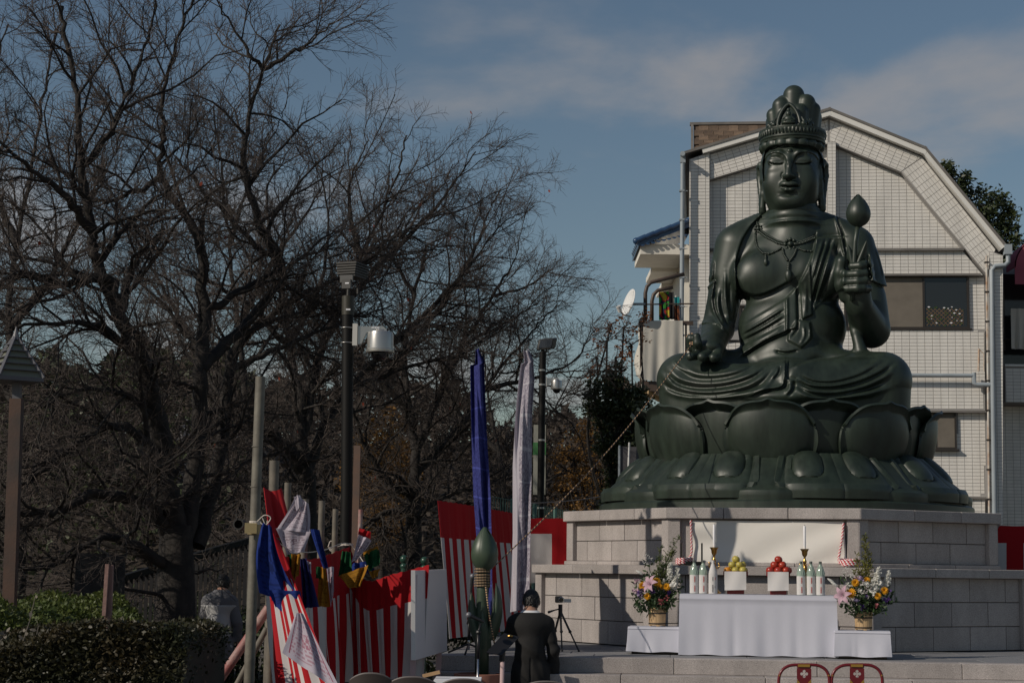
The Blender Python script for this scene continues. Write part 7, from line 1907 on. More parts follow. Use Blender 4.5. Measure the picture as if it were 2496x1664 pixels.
for k in range(4):
    a, b = cs_[k], cs_[(k+1) % 4]; mb = MB(); i_ = .96
    mb.add([Cx + (a-Cx)*i_, Cx + (b-Cx)*i_, Cx + (ap-Cx)*i_], [(0,1,2)]); part('panel', mb, M['lamp_glass'], lt)
    mb = MB(); mb.bar(a, a.lerp(ap, .97), .030, .03); part('corner_rib', mb, M['lamp_grey'], lt)
    for j in range(1, 6):
        t = j/6.5; mb = MB(); p0, p1 = a.lerp(ap, t), b.lerp(ap, t); out = ((p0+p1)/2 - Vector((Cx.x, YT, (p0.z+p1.z)/2))).normalized(); mb.obox((p0+p1)/2 + out*.008, (p1-p0)/2, out*.018, Vector((0,0,.005)) ); part('slat', mb, M['lamp_grey'], lt)
mb = MB(); mb.lathe([(.05,-.06),(.012,.06),(.004,.09)], ap, 8); part('finial', mb, M['lamp_grey'], lt)

# ================================================================== flags
M['flag'] = attr_mat('printed_flag', rough=.9, trans=.35)
def rumple(pts_top, pts_bot, nu=18, nv=22, amp=.03, seed=1, mid=None, th=.002):
    r_ = random.Random(seed); f = [r_.uniform(0,6) for _ in range(6)]; k1 = r_.uniform(1.2,2.2); rows = []
    T = [Vector(p) for p in pts_top]; Bm = [Vector(p) for p in pts_bot]
    def at_(pl_, u): 
        s = u*(len(pl_)-1); i = min(int(s), len(pl_)-2); return pl_[i].lerp(pl_[i+1], s-i)
    for i in range(nv+1):
        v = i/nv; row = []
        for j in range(nu+1):
            u = j/nu; p = at_(T, u).lerp(at_(Bm, u), v)
            if mid: p = p + Vector(mid)*math.sin(math.pi*v)
            o = amp*(math.sin(2*math.pi*k1*u + f[0] + 2.2*v) + .5*math.sin(2*math.pi*3.1*u + f[1] + 3*v) + .4*math.sin(5*v + f[2] + u))
            row.append(p + Vector((.25*o*math.sin(3*v+f[3]), -o, .2*o)))
        rows.append(row)
    mb = MB(); mb.slab(rows, th); return mb, nu, nv
def flag_colors(o, nu, nv, fn):
    me = o.data; ca = me.color_attributes.new('Col', 'FLOAT_COLOR', 'CORNER'); buf = np.ones((len(me.loops), 4), np.float32); cols = []
    for i in range(nv):
        for j in range(nu):
            c = fn((j+.5)/nu, (i+.5)/nv); cols += [c, c]
    for p in me.polygons: buf[p.loop_start:p.loop_start+p.loop_total, :3] = cols[p.index] if p.index < len(cols) else fn(.01,.01)
    ca.data.foreach_set('color', buf.ravel())
def printed(base, ink, seed, mar=.10, rows_=14):
    """block print: rows of script with a picture in the middle"""
    def fn(u, v):
        if u < mar or u > 1-mar or v < mar or v > 1-mar: return base
        if abs(u-mar) < .02 or abs(u-1+mar) < .02: return ink
        k = int(v*rows_*2); r_ = random.Random(seed*7919 + k*131 + int(u*44)); 
        if .38 < u < .62 and .36 < v < .62: w = .75 if r_.random() < .6 else .1
        else: w = (.55 if r_.random() < .62 else 0.0) if k % 2 == 0 else .08
        return tuple(a*(1-w) + b*w for a, b in zip(base, ink))
    return fn
BLUE=(.018,.045,.25); NAVY=(.022,.026,.13); YEL=(.42,.20,.02); GRN=(.012,.10,.035); LAV=(.58,.53,.60); REDF=(.42,.01,.015); INK=(.16,.09,.13); INKR=(.36,.10,.16); INKN=(.015,.015,.06)
fls = thing('prayer_flags', P(648,1270,17.4), 'string of fluttering coloured prayer flags along the front curtain', 'flags')
def flag(tl, tr2, br, bl, Y, col, seed, ink=None, amp=.02, mid=None, nu=18, nv=22):
    f = lambda q: P(q[0], q[1], Y if len(q) < 3 else q[2]); mb, nu, nv = rumple([f(tl), f(tr2)], [f(bl), f(br)], nu, nv, amp, seed, mid)
    o = part('flag', mb, M['flag'], fls, smooth=True, angle=60); flag_colors(o, nu, nv, printed(col, ink or tuple(c*.35 for c in col), seed) if ink != 'plain' else (lambda u, v: col)); return o
flag((640,1275),(662,1282),(738,1470),(634,1446),16.8, BLUE, 2, amp=.03, mid=(-.05,0,0), nv=30); flag((650,1436),(732,1440),(736,1492),(684,1500),16.75, BLUE, 9, amp=.02)
flag((726,1206),(752,1228),(756,1300),(674,1290),17.9, LAV, 3, INK, amp=.022, nu=40, nv=48); flag((672,1288),(757,1296),(740,1345),(700,1350),17.9, LAV, 4, INK, amp=.012); flag((716,1210),(732,1206),(742,1228),(722,1244),17.88, LAV, 44, 'plain', amp=.01)
flag((755,1288),(778,1290),(800,1384),(788,1384),18.6, BLUE, 5, amp=.012)
flag((706,1350),(734,1350),(728,1400),(712,1420),18.4, YEL, 6); flag((701,1350),(712,1350),(714,1384),(704,1380),18.4, GRN, 7, amp=.01)
flag((734,1362),(748,1360),(778,1478),(738,1482),18.3, NAVY, 8, amp=.02); flag((744,1364),(758,1370),(758,1398),(750,1388),18.35, LAV, 10, INKR, amp=.01)
flag((770,1380),(780,1380),(782,1410),(770,1408),18.8, GRN, 11, amp=.008); flag((780,1380),(794,1382),(806,1478),(772,1478),18.8, YEL, 12, amp=.015); flag((796,1382),(812,1380),(814,1440),(806,1478),18.9, LAV, 13, INKR, amp=.012)
flag((834,1342),(854,1344),(858,1400),(824,1404),20.2, GRN, 14, amp=.015); flag((826,1402),(898,1376),(878,1430),(850,1432),19.9, YEL, 15, amp=.02)
flag((874,1302),(906,1316),(872,1364),(856,1370),20.0, LAV, 16, INK, amp=.015, nu=22, nv=22); flag((876,1286),(904,1296),(903,1312),(872,1302),20.05, REDF, 17, 'plain', amp=.01)
flag((886,1352),(924,1334),(928,1372),(900,1392),20.1, GRN, 18, amp=.02); flag((884,1346),(920,1330),(924,1338),(888,1356),20.12, YEL, 19, amp=.008); flag((858,1372),(900,1366),(916,1396),(858,1396),20.15, BLUE, 20, amp=.02); flag((898,1392),(926,1386),(920,1404),(908,1410),20.12, YEL, 21, amp=.008)
flag((722,1494,15.6),(738,1494,15.6),(836,1690,15.2),(688,1590,15.4),15.5, LAV, 22, INKR, amp=.02, nu=44, nv=52); 
sp2 = [P(645,1275,17.3), P(690,1330,17.8), P(740,1345,18.4), P(790,1340,18.9), P(850,1325,20.2), P(900,1390,20.1)]
mb = MB(); mb.tube([Vector(p) for p in crom([tuple(p) for p in sp2], 6)], .005, 5); part('string', mb, M['twine'], fls, smooth=True)
c = P(845,1328,YL); mb = MB()
for k in range(2): mb.tube([c + Vector((.078*math.cos(a), .078*math.sin(a), .014*k)) for a in np.linspace(0, 2*math.pi, 17)], .007, 5)
mb.tube([P(838,1328,20.92), P(815,1334,20.85), P(800,1332,20.8)], .006, 5); mb.tube([Vector(p) for p in crom([tuple(p) for p in (P(800,1332,20.8), P(806,1318,20.8), P(815,1326,20.8), P(808,1342,20.8), P(802,1334,20.8), P(818,1346,20.8))], 5)], .006, 5); single('twine', mb, M['twine'], c, 'pale twine tying the curtain to the camera pole', 'string')

# ---- two tall banners
def banner(name, tops, bots, Y, col, seed, label, ink, polex, twist=None, nv=150):
    t = thing(name, (P(polex, 1500, Y).x, Y+.05, PLAT_Z+.005), label, 'banner'); ptop = P(polex+ (2 if seed == 31 else 2), tops, Y).z
    mb = MB(); b = Vector(t.location); top = P(polex, tops+8, Y+.05); mb.tube([b, top], [.014,.010], 8); part('pole', mb, M['black_pole'], t, smooth=True)
    rows = []; nu = 36
    for i in range(nv+1):
        v = i/nv; y = tops + (bots-tops)*v; xl, xr = twist(v); row = []
        for j in range(nu+1):
            u = j/nu; fold = .05*math.sin(2*math.pi*(1.3*u + .6*v) + seed) + .025*math.sin(2*math.pi*(2.7*u - 1.2*v)); row.append(P(xl + (xr-xl)*u, y + 3*math.sin(u*4+v*9), Y - .03 + fold - .06*u))
        rows.append(row)
    mb = MB(); mb.slab(rows, .002); o = part('cloth', mb, M['flag'], t, smooth=True, angle=60); flag_colors(o, nu, nv, ink); return t
def blue_ink(u, v):
    r_ = random.Random(int(v*150)*77 + int(u*36)); k = v*9 % 1
    if k < .05: return (.09,.11,.42)
    return (.040,.046,.20) if r_.random() < .5 else (.062,.074,.29)
def white_ink(u, v):
    if u < .32: return (.60,.57,.63)
    k = v*8 % 1
    if k < .07: return (.62,.60,.65)
    r_ = random.Random(int(v*150)*91 + int(u*36)); return (.34,.31,.38) if r_.random() < .55 else (.55,.52,.58)
def tw_blue(v):
    if v < .06: return 1160 - 2*v/.06, 1166 + 18*v/.06
    w = [(0.06,1146,1180),(.3,1149,1186),(.55,1154,1196),(.8,1166,1200),(1,1172,1199)]
    for (a, l0, r0_), (b, l1, r1_) in zip(w[:-1], w[1:]):
        if v <= b: t = (v-a)/(b-a); return l0+(l1-l0)*t, r0_+(r1_-r0_)*t
    return 1172, 1199
def tw_white(v):
    if v < .05: return 1276 + 2*v/.05, 1288 + 14*v/.05
    w = [(.05,1270,1300),(.12,1264,1303),(.25,1256,1297),(.45,1250,1296),(.7,1250,1293),(1,1244,1290)]
    for (a, l0, r0_), (b, l1, r1_) in zip(w[:-1], w[1:]):
        if v <= b: t = (v-a)/(b-a); return l0+(l1-l0)*t, r0_+(r1_-r0_)*t
    return 1244, 1290
banner('tall_banner', 850, 1500, 21.9, BLUE, 31, 'tall narrow blue banner behind the big bud', blue_ink, 1178, tw_blue)
banner('tall_banner', 852, 1490, 22.5, LAV, 37, 'tall narrow white printed banner left of the plinth', white_ink, 1284, tw_white)
# ================================================================== bare cherry trees
M['bark'] = mat('cherry_bark', (0.012,0.010,0.009), .85, col2=(0.034,0.028,0.024), vscale=7, bump=.6, bscale=22); M['twig'] = mat('twig_bark', (0.048,0.038,0.033), .8, col2=(0.105,0.083,0.071), vscale=3)
M['leaf_red'] = mat('last_red_leaf', (0.30,0.05,0.022), .7, trans=.3, objvar=.3)
class Twigs:
    """many thin tapering branches gathered into one mesh"""
    def __init__(s, pw=1.0): s.L = {}; s.pw = pw
    def add(s, pts, r0, r1, sides): s.L.setdefault((len(pts), sides), []).append((pts, r0, r1))
    def build(s):
        VV = []; FF = []; off = 0
        for (n, sd), items in s.L.items():
            Pn = np.array([i[0] for i in items], np.float32); N_ = len(items); r0 = np.array([i[1] for i in items])[:,None]; r1 = np.array([i[2] for i in items])[:,None]
            t = np.linspace(0, 1, n)[None,:]; rad = r1 + (r0-r1)*(1-t)**s.pw
            tg = np.empty_like(Pn); tg[:,1:-1] = Pn[:,2:] - Pn[:,:-2]; tg[:,0] = Pn[:,1]-Pn[:,0]; tg[:,-1] = Pn[:,-1]-Pn[:,-2]
            tg /= np.linalg.norm(tg, axis=2, keepdims=True)+1e-9; ref = np.array((.31,.17,.93))[None,None,:]
            x = np.cross(tg, ref); x /= np.linalg.norm(x, axis=2, keepdims=True)+1e-6; y = np.cross(tg, x)
            ring = []
            for k in range(sd):
                a = 2*math.pi*k/sd; ring.append(Pn + (x*math.cos(a) + y*math.sin(a))*rad[:,:,None])
            V = np.stack(ring, 2).reshape(-1, 3); VV.append(V)
            base = off + np.arange(N_)[:,None,None]*(n*sd); i = np.arange(n-1)[None,:,None]*sd; k = np.arange(sd)[None,None,:]; k2 = (k+1) % sd
            F = np.stack([base+i+k, base+i+k2, base+i+sd+k2, base+i+sd+k], 3).reshape(-1, 4); FF.append(F); off += len(V)
        return np.concatenate(VV), np.concatenate(FF)
def np_mesh(name, V, F, mats, smooth=True, mi=None):
    me = bpy.data.meshes.new(name); k = F.shape[1]
    me.vertices.add(len(V)); me.vertices.foreach_set('co', np.ascontiguousarray(V, np.float32).ravel()); me.loops.add(F.size); me.loops.foreach_set('vertex_index', np.ascontiguousarray(F, np.int32).ravel())
    me.polygons.add(len(F)); me.polygons.foreach_set('loop_start', np.arange(len(F), dtype=np.int32)*k)
    if smooth: me.polygons.foreach_set('use_smooth', np.ones(len(F), bool))
    for m in mats: me.materials.append(m)
    if mi is not None: me.polygons.foreach_set('material_index', np.ascontiguousarray(mi, np.int32))
    me.update(calc_edges=True); return me
def cherry(name, base_px, Y, limbs, label, seed, trunk_r, sub=(.25,.100,.050), lens=(1.65,.70,.25), leaf=0, zbase=0.0, twig_r=1.0, upb=.26, flare=0):
    """limbs: [(points px,py,dY ...), r0, r1]; finer orders are grown from them"""
    rn = np.random.default_rng(seed); b = P(*base_px, Y); b.z = zbase; t = thing(name, b, label, 'tree', 'bare cherry trees'); T0 = np.array(b)
    big = Twigs(); small = Twigs(); tips = []
    ctr = np.array(P(base_px[0], 700, Y))
    def grow(poly, r0, r1, lvl, Lleft):
        seg = np.linalg.norm(np.diff(poly, axis=0), axis=1); cum = np.concatenate([[0], np.cumsum(seg)]); tot = cum[-1]
        if lvl >= 3 or tot < .05: return
        step = sub[lvl]; s = step*rn.uniform(.3, 1) + (.12*tot if lvl == 0 else .10*tot); side = 1
        while s < tot:
            i = min(np.searchsorted(cum, s)-1, len(poly)-2); f = (s-cum[i])/max(seg[i], 1e-6); p = poly[i]+(poly[i+1]-poly[i])*f; d = (poly[i+1]-poly[i])/max(seg[i],1e-6); u = s/tot
            rr = (r1 + (r0-r1)*(1-u)**1.7); q = rn.normal(size=3); q -= d*q.dot(d); q /= np.linalg.norm(q)+1e-9
            out = p - ctr; out[2] *= .3; out /= np.linalg.norm(out)+1e-6
            ang = rn.uniform(.55, 1.25); nd = d*math.cos(ang) + q*math.sin(ang) + out*.22 + np.array((0,0,upb*rn.uniform(-.15, 1)))*(.8 if lvl else .5); nd /= np.linalg.norm(nd)
            ln = lens[lvl]*rn.uniform(.55, 1.35)*(1.15-.45*u); n = (6,5,2)[lvl]; pts = [p]; dd = nd.copy()
            for k in range(n-1):
                dd = dd + rn.normal(size=3)*(.24,.24,.12)[lvl] + np.array((0,0,(.05,.08,.10)[lvl]*upb*2)); dd /= np.linalg.norm(dd); pts.append(pts[-1] + dd*ln/(n-1))
            pts = np.array(pts); cr0 = min(rr*.62, (.034,.0115,.0048)[lvl]*rn.uniform(.75,1.2)*(ln/lens[lvl])**.5)*twig_r; cr0 = max(cr0, .0030*twig_r)
            cr1 = (.0075,.0036,.0020)[lvl]*twig_r
            (small if lvl > 0 else big).add(pts, cr0, min(cr1, cr0), (6,3,3)[lvl])
            grow(pts, cr0, cr1, lvl+1, ln)
            if lvl == 2 and rn.random() < .02: tips.append(pts[-1])
            s += step*rn.uniform(.55, 1.5)
    tb_ = Twigs(1.7)
    if flare: tb_.add(np.array([np.array(b) + np.array((0,0,-.05)), np.array(b) + np.array((0,0,.25)), np.array(P(base_px[0]-4, base_px[1]-100, Y)), np.array(P(base_px[0]-2, base_px[1]-190, Y))]), flare*1.2, flare*.55, 14)
    for pts, r0, r1 in limbs:
        r0 = r0 if r0 < .08 else .08 + (r0-.08)*.52
        w = [np.array(P(px, py, Y+dy)) for px, py, dy in pts]
        if pts[0][1] >= base_px[1]-5: w[0][2] = zbase - .02
        w = np.array(crom(w, 6)); jit = rn.normal(size=w.shape)*.018; jit[0] = 0; w = w + jit
        if len(w) >= 2:
            tb_.add(w, r0, r1, 12); grow(w, r0, r1, 0, 0)
    V, F = tb_.build(); o = bpy.data.objects.new('trunk', np_mesh('trunk', V, F, [M['bark']])); COL.objects.link(o); o.parent = t; o.location = -b
    for nm, tw, m in (('branch', big, 'bark'), ('crown', small, 'twig')):
        if tw.L:
            V, F = tw.build(); o = bpy.data.objects.new(nm, np_mesh(nm, V, F, [M[m]])); COL.objects.link(o); o.parent = t; o.location = -b; o['kind'] = 'stuff'
    if leaf and tips:
        mb = MB(); r2 = random.Random(seed)
        for p in [tips[r2.randrange(len(tips))] for _ in range(leaf)]: leaf_poly(mb, Vector(p), (r2.uniform(-.5,.5), r2.uniform(-.5,.5), -1), rdir(r2), .075, .045)
        part('leaves', mb, M['leaf_red'], t, kind='stuff')
    return t
A = [([(432,1470,0),(425,1330,0),(405,1180,-.2),(385,1020,-.4),(345,880,-.6),(290,765,-.8),(235,640,-1.0),(222,560,-1.1),(200,420,-1.2),(190,260,-1.4),(160,110,-1.5),(150,20,-1.5)], .36, .03),
     ([(300,785,-.8),(262,680,-1.0),(150,690,-1.3),(70,670,-1.6),(-40,700,-2)], .10, .03), ([(222,560,-1.1),(150,470,-1.6),(60,400,-2.0),(-30,330,-2.4)], .07, .02), ([(200,420,-1.2),(280,300,-.9),(330,180,-.8),(370,60,-.6),(390,-30,-.5)], .06, .015),
     ([(445,1350,0),(478,1130,.3),(488,940,.4),(496,760,.5),(490,600,.6),(450,520,.6),(395,430,.4),(395,340,.2),(400,220,0),(430,110,-.2),(470,0,-.3)], .22, .02),
     ([(490,900,.4),(560,830,.8),(640,740,1.2),(690,650,1.5),(610,590,1.4),(530,500,1.2),(480,450,1.0),(430,380,1.0)], .12, .02), ([(690,650,1.5),(640,560,1.4),(600,420,1.2),(605,300,1.1),(640,170,1.0),(680,60,.9)], .09, .02), ([(640,170,1.0),(730,120,1.0),(770,90,1.0),(810,60,1.0)], .04, .012), ([(640,170,1.0),(580,90,.8),(530,0,.6)], .035, .012),
     ([(480,1330,.2),(535,1120,.8),(560,900,1.2),(600,820,1.6),(700,740,2.0),(800,690,2.4),(900,640,2.6),(980,560,2.8)], .17, .02),
     ([(402,1200,-.2),(372,1110,-.5),(330,1055,-.8),(260,1040,-1.1),(190,1080,-1.4),(110,1140,-1.7),(40,1190,-2.0)], .12, .03), ([(410,1300,0),(365,1230,-.5),(300,1215,-1.0),(230,1205,-1.4),(150,1240,-1.8),(60,1250,-2.2),(-40,1270,-2.5)], .15, .04), ([(425,1390,0),(330,1330,-.6),(250,1310,-1),(150,1370,-1.5),(60,1390,-2)], .11, .03),
     ([(385,1020,-.4),(300,960,-.9),(200,950,-1.4),(100,990,-1.8)], .06, .02), ([(496,760,.5),(600,700,1.0),(720,640,1.6),(830,590,2.0)], .07, .012), ([(395,430,.4),(300,480,0),(200,500,-.4),(110,540,-.8)], .05, .012), ([(560,900,1.2),(680,850,1.4),(820,790,1.8),(960,740,2.0)], .07, .012), ([(235,640,-1.0),(320,540,-.6),(400,470,-.3),(500,400,0)], .06, .012),
     ([(345,880,-.6),(250,800,-1.2),(130,790,-1.7),(20,800,-2.2)], .07, .02), ([(290,765,-.8),(330,640,-.4),(370,600,-.2),(400,560,0)], .08, .02)]
cherry('cherry_tree', (432,1470), 26.0, A, 'big multi-stemmed bare cherry tree at the left, thickest trunk', 3, .36, leaf=8, flare=.40)
Bt = [([(752,1345,0),(745,1200,0),(735,1090,0),(728,980,.2),(705,840,.4),(690,720,.6),(660,590,.8),(650,480,1.0),(670,400,1.2)], .25, .02),
      ([(740,1150,0),(690,1080,-.3),(640,1045,-.6),(575,1015,-.9),(500,960,-1.2),(420,930,-1.5)], .15, .03), ([(742,1180,0),(790,1040,.5),(850,950,.8),(930,860,1.1),(1020,800,1.4),(1120,740,1.6)], .14, .02), ([(735,1090,0),(770,900,.6),(820,760,1.0),(880,620,1.3),(930,520,1.5),(970,420,1.6),(990,330,1.6)], .13, .016),
      ([(705,840,.4),(600,740,0),(500,680,-.4),(420,640,-.8)], .06, .012), ([(880,620,1.3),(1000,560,1.6),(1100,520,1.9)], .05, .012),
      ([(820,760,1.0),(930,640,1.4),(1050,520,1.8),(1110,440,2.0),(1160,370,2.1)], .08, .012), ([(930,860,1.1),(1060,740,1.6),(1150,640,2.0),(1220,550,2.2)], .07, .012), ([(850,950,.8),(980,900,1.2),(1120,860,1.6),(1230,800,2)], .06, .012), ([(880,620,1.3),(850,500,1.2),(860,420,1.1),(900,340,1.0)], .05, .012), ([(705,840,.4),(780,700,.2),(800,560,.1),(780,420,0)], .06, .014)]
cherry('cherry_tree', (752,1345), 31.0, Bt, 'bare cherry tree behind the camera pole, crown reaching far right', 8, .25, leaf=26, flare=.26)
Ct = [([(1012,1370,0),(1008,1240,0),(1012,1120,0),(1000,1000,.2),(985,860,.4),(1010,720,.6),(1040,600,.8)], .24, .03),
      ([(1010,1200,0),(950,1180,-.5),(890,1090,-.9),(860,1000,-1.2),(800,900,-1.5)], .13, .02), ([(1012,1150,0),(1060,1110,.4),(1120,1040,.8),(1180,950,1.1),(1260,850,1.4),(1310,790,1.7),(1360,740,1.9)], .13, .012), ([(1012,1100,0),(1070,960,.5),(1130,840,.9),(1200,720,1.2),(1250,640,1.5),(1270,580,1.6)], .12, .012), ([(1000,1000,.2),(900,900,0),(820,800,-.2),(760,690,-.4)], .08, .012), ([(1010,720,.6),(950,620,.4),(880,540,.2)], .05, .012), ([(1130,840,.9),(1230,790,1.3),(1310,740,1.6)], .05, .012),
      ([(985,860,.4),(1080,740,.9),(1160,600,1.3),(1190,520,1.6),(1220,460,1.7)], .08, .012),
      ([(1015,1260,0),(1080,1210,.6),(1160,1190,1.0),(1260,1150,1.4)], .08, .015), ([(1180,950,1.1),(1300,920,1.6),(1400,880,2),(1450,800,2.2)], .06, .01), ([(1005,1240,0),(940,1250,-.5),(870,1290,-1),(800,1310,-1.4)], .10, .02), ([(1200,720,1.2),(1280,700,1.6),(1330,670,1.9)], .04, .01)]
cherry('cherry_tree', (1012,1370), 35.0, Ct, 'bare cherry tree behind the striped curtain, crown against open sky', 14, .24, leaf=14, flare=.24)
Dt = [([(40,1420,0),(60,1200,0),(40,1000,0),(20,800,.2),(40,600,.3),(80,400,.4),(110,220,.4),(140,60,.5)], .2, .02), ([(40,1000,0),(-30,850,.2),(-60,650,.4)], .1, .02), ([(20,800,.2),(110,700,.5),(180,560,.8),(260,420,1.1),(320,260,1.3)], .1, .015), ([(40,600,.3),(-20,420,.2),(-20,200,.1),(20,60,0)], .08, .015), ([(60,1200,0),(140,1080,.5),(260,1000,1.0),(380,960,1.5)], .08, .015)]
cherry('cherry_tree', (40,1420), 33.0, Dt, 'bare cherry tree at the far left edge behind the lantern', 21, .2, leaf=6)
Et = [([(620,1380,0),(615,1200,0),(600,1000,.2),(580,800,.3),(560,600,.4),(540,420,.4),(520,260,.4)], .2, .02), ([(600,1000,.2),(500,880,.5),(420,740,.8),(340,600,1),(280,480,1.1)], .1, .014), ([(580,800,.3),(660,650,.6),(760,500,.9),(800,420,1.1)], .1, .014), ([(610,1100,0),(700,1020,.5),(800,960,1),(900,920,1.4)], .09, .015), ([(560,600,.4),(620,420,.7),(670,320,1),(700,250,1.1)], .06, .012)]
cherry('cherry_tree', (620,1380), 40.0, Et, 'bare cherry tree behind the thick steel pole, farther back', 27, .2, twig_r=1.15)
Ft = [([(1220,1330,0),(1225,1200,0),(1210,1080,.1),(1190,960,.2),(1180,860,.3)], .16, .02), ([(1220,1180,0),(1290,1080,.5),(1350,1000,.8),(1400,900,1)], .09, .014), ([(1215,1100,.1),(1130,1020,.4),(1060,960,.7)], .08, .014), ([(1222,1220,0),(1320,1180,.6),(1420,1120,1)], .07, .014)]
cherry('cherry_tree', (1220,1330), 46.0, Ft, 'small bare cherry tree beyond the two tall banners', 33, .16, twig_r=1.3, sub=(.33,.14,.06))

# ================================================================== leaf masses
def leaf_cloud(pts, size, rn, flat=.5, asp=.5):
    """one six-sided leaf at each point"""
    n = len(pts); pts = np.asarray(pts, np.float32); d = rn.normal(size=(n,3)); d[:,2] = d[:,2]*.6 + flat; d /= np.linalg.norm(d, axis=1, keepdims=True); q = rn.normal(size=(n,3)); s = np.cross(d, q); s /= np.linalg.norm(s, axis=1, keepdims=True)+1e-6; m = np.cross(s, d)
    ln = (size*rn.uniform(.6,1.3,n))[:,None]; w = ln*asp
    V = np.stack([pts, pts + d*ln*.4 + s*w*.5 + m*ln*.06, pts + d*ln, pts + d*ln*.4 - s*w*.5 + m*ln*.06], 1).reshape(-1,3)
    F = np.arange(n*4).reshape(n,4); return V, F
M['hedge_leaf'] = mat('hedge_leaf', (0.024,0.032,0.012), .5, col2=(0.060,0.042,0.018), vscale=1.6, trans=.2, detail=6); M['azalea_leaf'] = mat('azalea_leaf', (0.060,0.095,0.018), .5, col2=(0.115,0.135,0.032), vscale=2.2, trans=.25, detail=6)
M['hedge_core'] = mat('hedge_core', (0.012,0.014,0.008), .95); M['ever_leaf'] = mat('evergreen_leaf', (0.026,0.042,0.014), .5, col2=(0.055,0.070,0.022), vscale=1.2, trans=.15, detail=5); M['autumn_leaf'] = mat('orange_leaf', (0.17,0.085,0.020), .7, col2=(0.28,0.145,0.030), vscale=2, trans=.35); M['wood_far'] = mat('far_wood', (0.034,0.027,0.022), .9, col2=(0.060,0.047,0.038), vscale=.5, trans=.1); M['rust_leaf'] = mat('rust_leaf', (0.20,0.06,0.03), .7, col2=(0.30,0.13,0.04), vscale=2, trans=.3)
def mound(name, label, pts_fn, n, size, m, rn, loc, cat='hedge', kind='stuff', core=None):
    V, F = leaf_cloud(pts_fn(n), size, rn); me = np_mesh(name, V - np.array(loc), F, [m], smooth=False); o = bpy.data.objects.new(name, me); COL.objects.link(o); o.location = loc; tag(o, label, cat, kind=kind); return o
rn0 = np.random.default_rng(5)
from math import sin, cos
def hz_(x, y): return .10*np.sin(x*2.1+y) + .06*np.sin(x*5.3+1.7*y+1) + .05*np.sin(y*4.1+x*.7)
def bank(x0, x1, y0, y1, zf, n, rn, thick=.25):
    """leaves over the top and front of a clipped bank of shrubs"""
    nt = int(n*.6); x = rn.uniform(x0, x1, n); y = rn.uniform(y0, y1, n); z = zf(x, y) - rn.exponential(thick*.4, n)
    k = np.arange(n) >= nt; y[k] = y0 + rn.exponential(.12, k.sum()); z[k] = rn.uniform(.02, 1, k.sum())*zf(x[k], y[k])
    return np.stack([x, y, z], 1)
# clipped hedge nearest the camera at the left
hX0, hX1 = P(-40,1600,15).x, P(598,1600,17.2).x
hf = lambda x, y: 1.26 + hz_(x, y)*.55 + .16*np.clip((x+3.9)/1.0, 0, 1)
hedge_o = mound('hedge', 'clipped brown-green hedge along the bottom left', lambda n: bank(hX0-.3, hX1-.12, 14.7, 17.0, hf, n, rn0), 42000, .045, M['hedge_leaf'], rn0, (hX0, 15, 0), cat='hedge')
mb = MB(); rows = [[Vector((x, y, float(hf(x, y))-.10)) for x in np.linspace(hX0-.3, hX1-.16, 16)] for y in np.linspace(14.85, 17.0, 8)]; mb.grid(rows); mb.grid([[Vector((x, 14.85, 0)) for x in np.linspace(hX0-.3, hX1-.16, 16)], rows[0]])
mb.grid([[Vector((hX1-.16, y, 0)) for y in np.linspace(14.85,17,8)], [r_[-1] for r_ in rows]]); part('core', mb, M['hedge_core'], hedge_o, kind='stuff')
# azaleas behind it
az = lambda x, y: 1.42 + (y-19)*.030*np.clip((-4.6-x)/1.5, -1, 1) + hz_(x*1.3, y*1.2)*1.0 - .35*np.clip((x+5.2)/.8, 0, 1)
aX0, aX1 = P(-60,1450,20).x, P(700,1450,25).x
az_o = mound('azalea_bushes', 'bright green azalea bushes massed behind the clipped hedge', lambda n: bank(aX0-1, -4.25, 17.8, 23.6, az, n, rn0, .3), 52000, .058, M['azalea_leaf'], rn0, (aX0,20,0), cat='bushes')
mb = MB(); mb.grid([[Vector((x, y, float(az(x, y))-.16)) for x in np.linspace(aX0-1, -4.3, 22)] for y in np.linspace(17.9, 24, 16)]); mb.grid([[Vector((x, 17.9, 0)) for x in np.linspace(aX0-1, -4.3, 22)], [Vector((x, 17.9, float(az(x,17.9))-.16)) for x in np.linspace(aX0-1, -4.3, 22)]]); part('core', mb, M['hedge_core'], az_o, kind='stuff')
# low shrubs between the trees
az2 = lambda x, y: .95 + hz_(x, y)*1.6 + .03*(y-25)
un_o = mound('undergrowth', 'dark low undergrowth between the bare tree trunks', lambda n: bank(-9.5, 2.0, 27.6, 33, az2, n, rn0, .4), 26000, .09, M['ever_leaf'], rn0, (-4,28,0), cat='undergrowth')
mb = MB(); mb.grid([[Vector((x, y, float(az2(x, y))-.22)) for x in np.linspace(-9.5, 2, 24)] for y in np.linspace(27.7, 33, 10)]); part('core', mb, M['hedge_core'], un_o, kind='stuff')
def stems(name, label, pos, n, seed, h, m, leafm=None): pass
r3 = random.Random(3)
for k, (px, py, px2, py2) in enumerate(((52,1575,86,1452),(2,1560,14,1540),(78,1570,95,1520))):
    mb = MB(); a, b = P(px, py, 15.2), P(px2, py2, 15.2); mb.tube([a - Vector((0,0,.5)), a, a.lerp(b, .5) + Vector((.01,0,0)), b], [.006,.006,.005,.003], 5)
    for i in range(7): leaf_poly(mb, a.lerp(b, r3.uniform(.1,1)), rdir(r3), rdir(r3), .06, .03)
    single('hedge_shoot', mb, M['bamboo'], a - Vector((0,0,.5)), ['tall dry shoot sticking out of the hedge', 'short dry shoot at the left end of the hedge', 'slim dry shoot beside the tallest hedge shoot'][k], 'shoot')

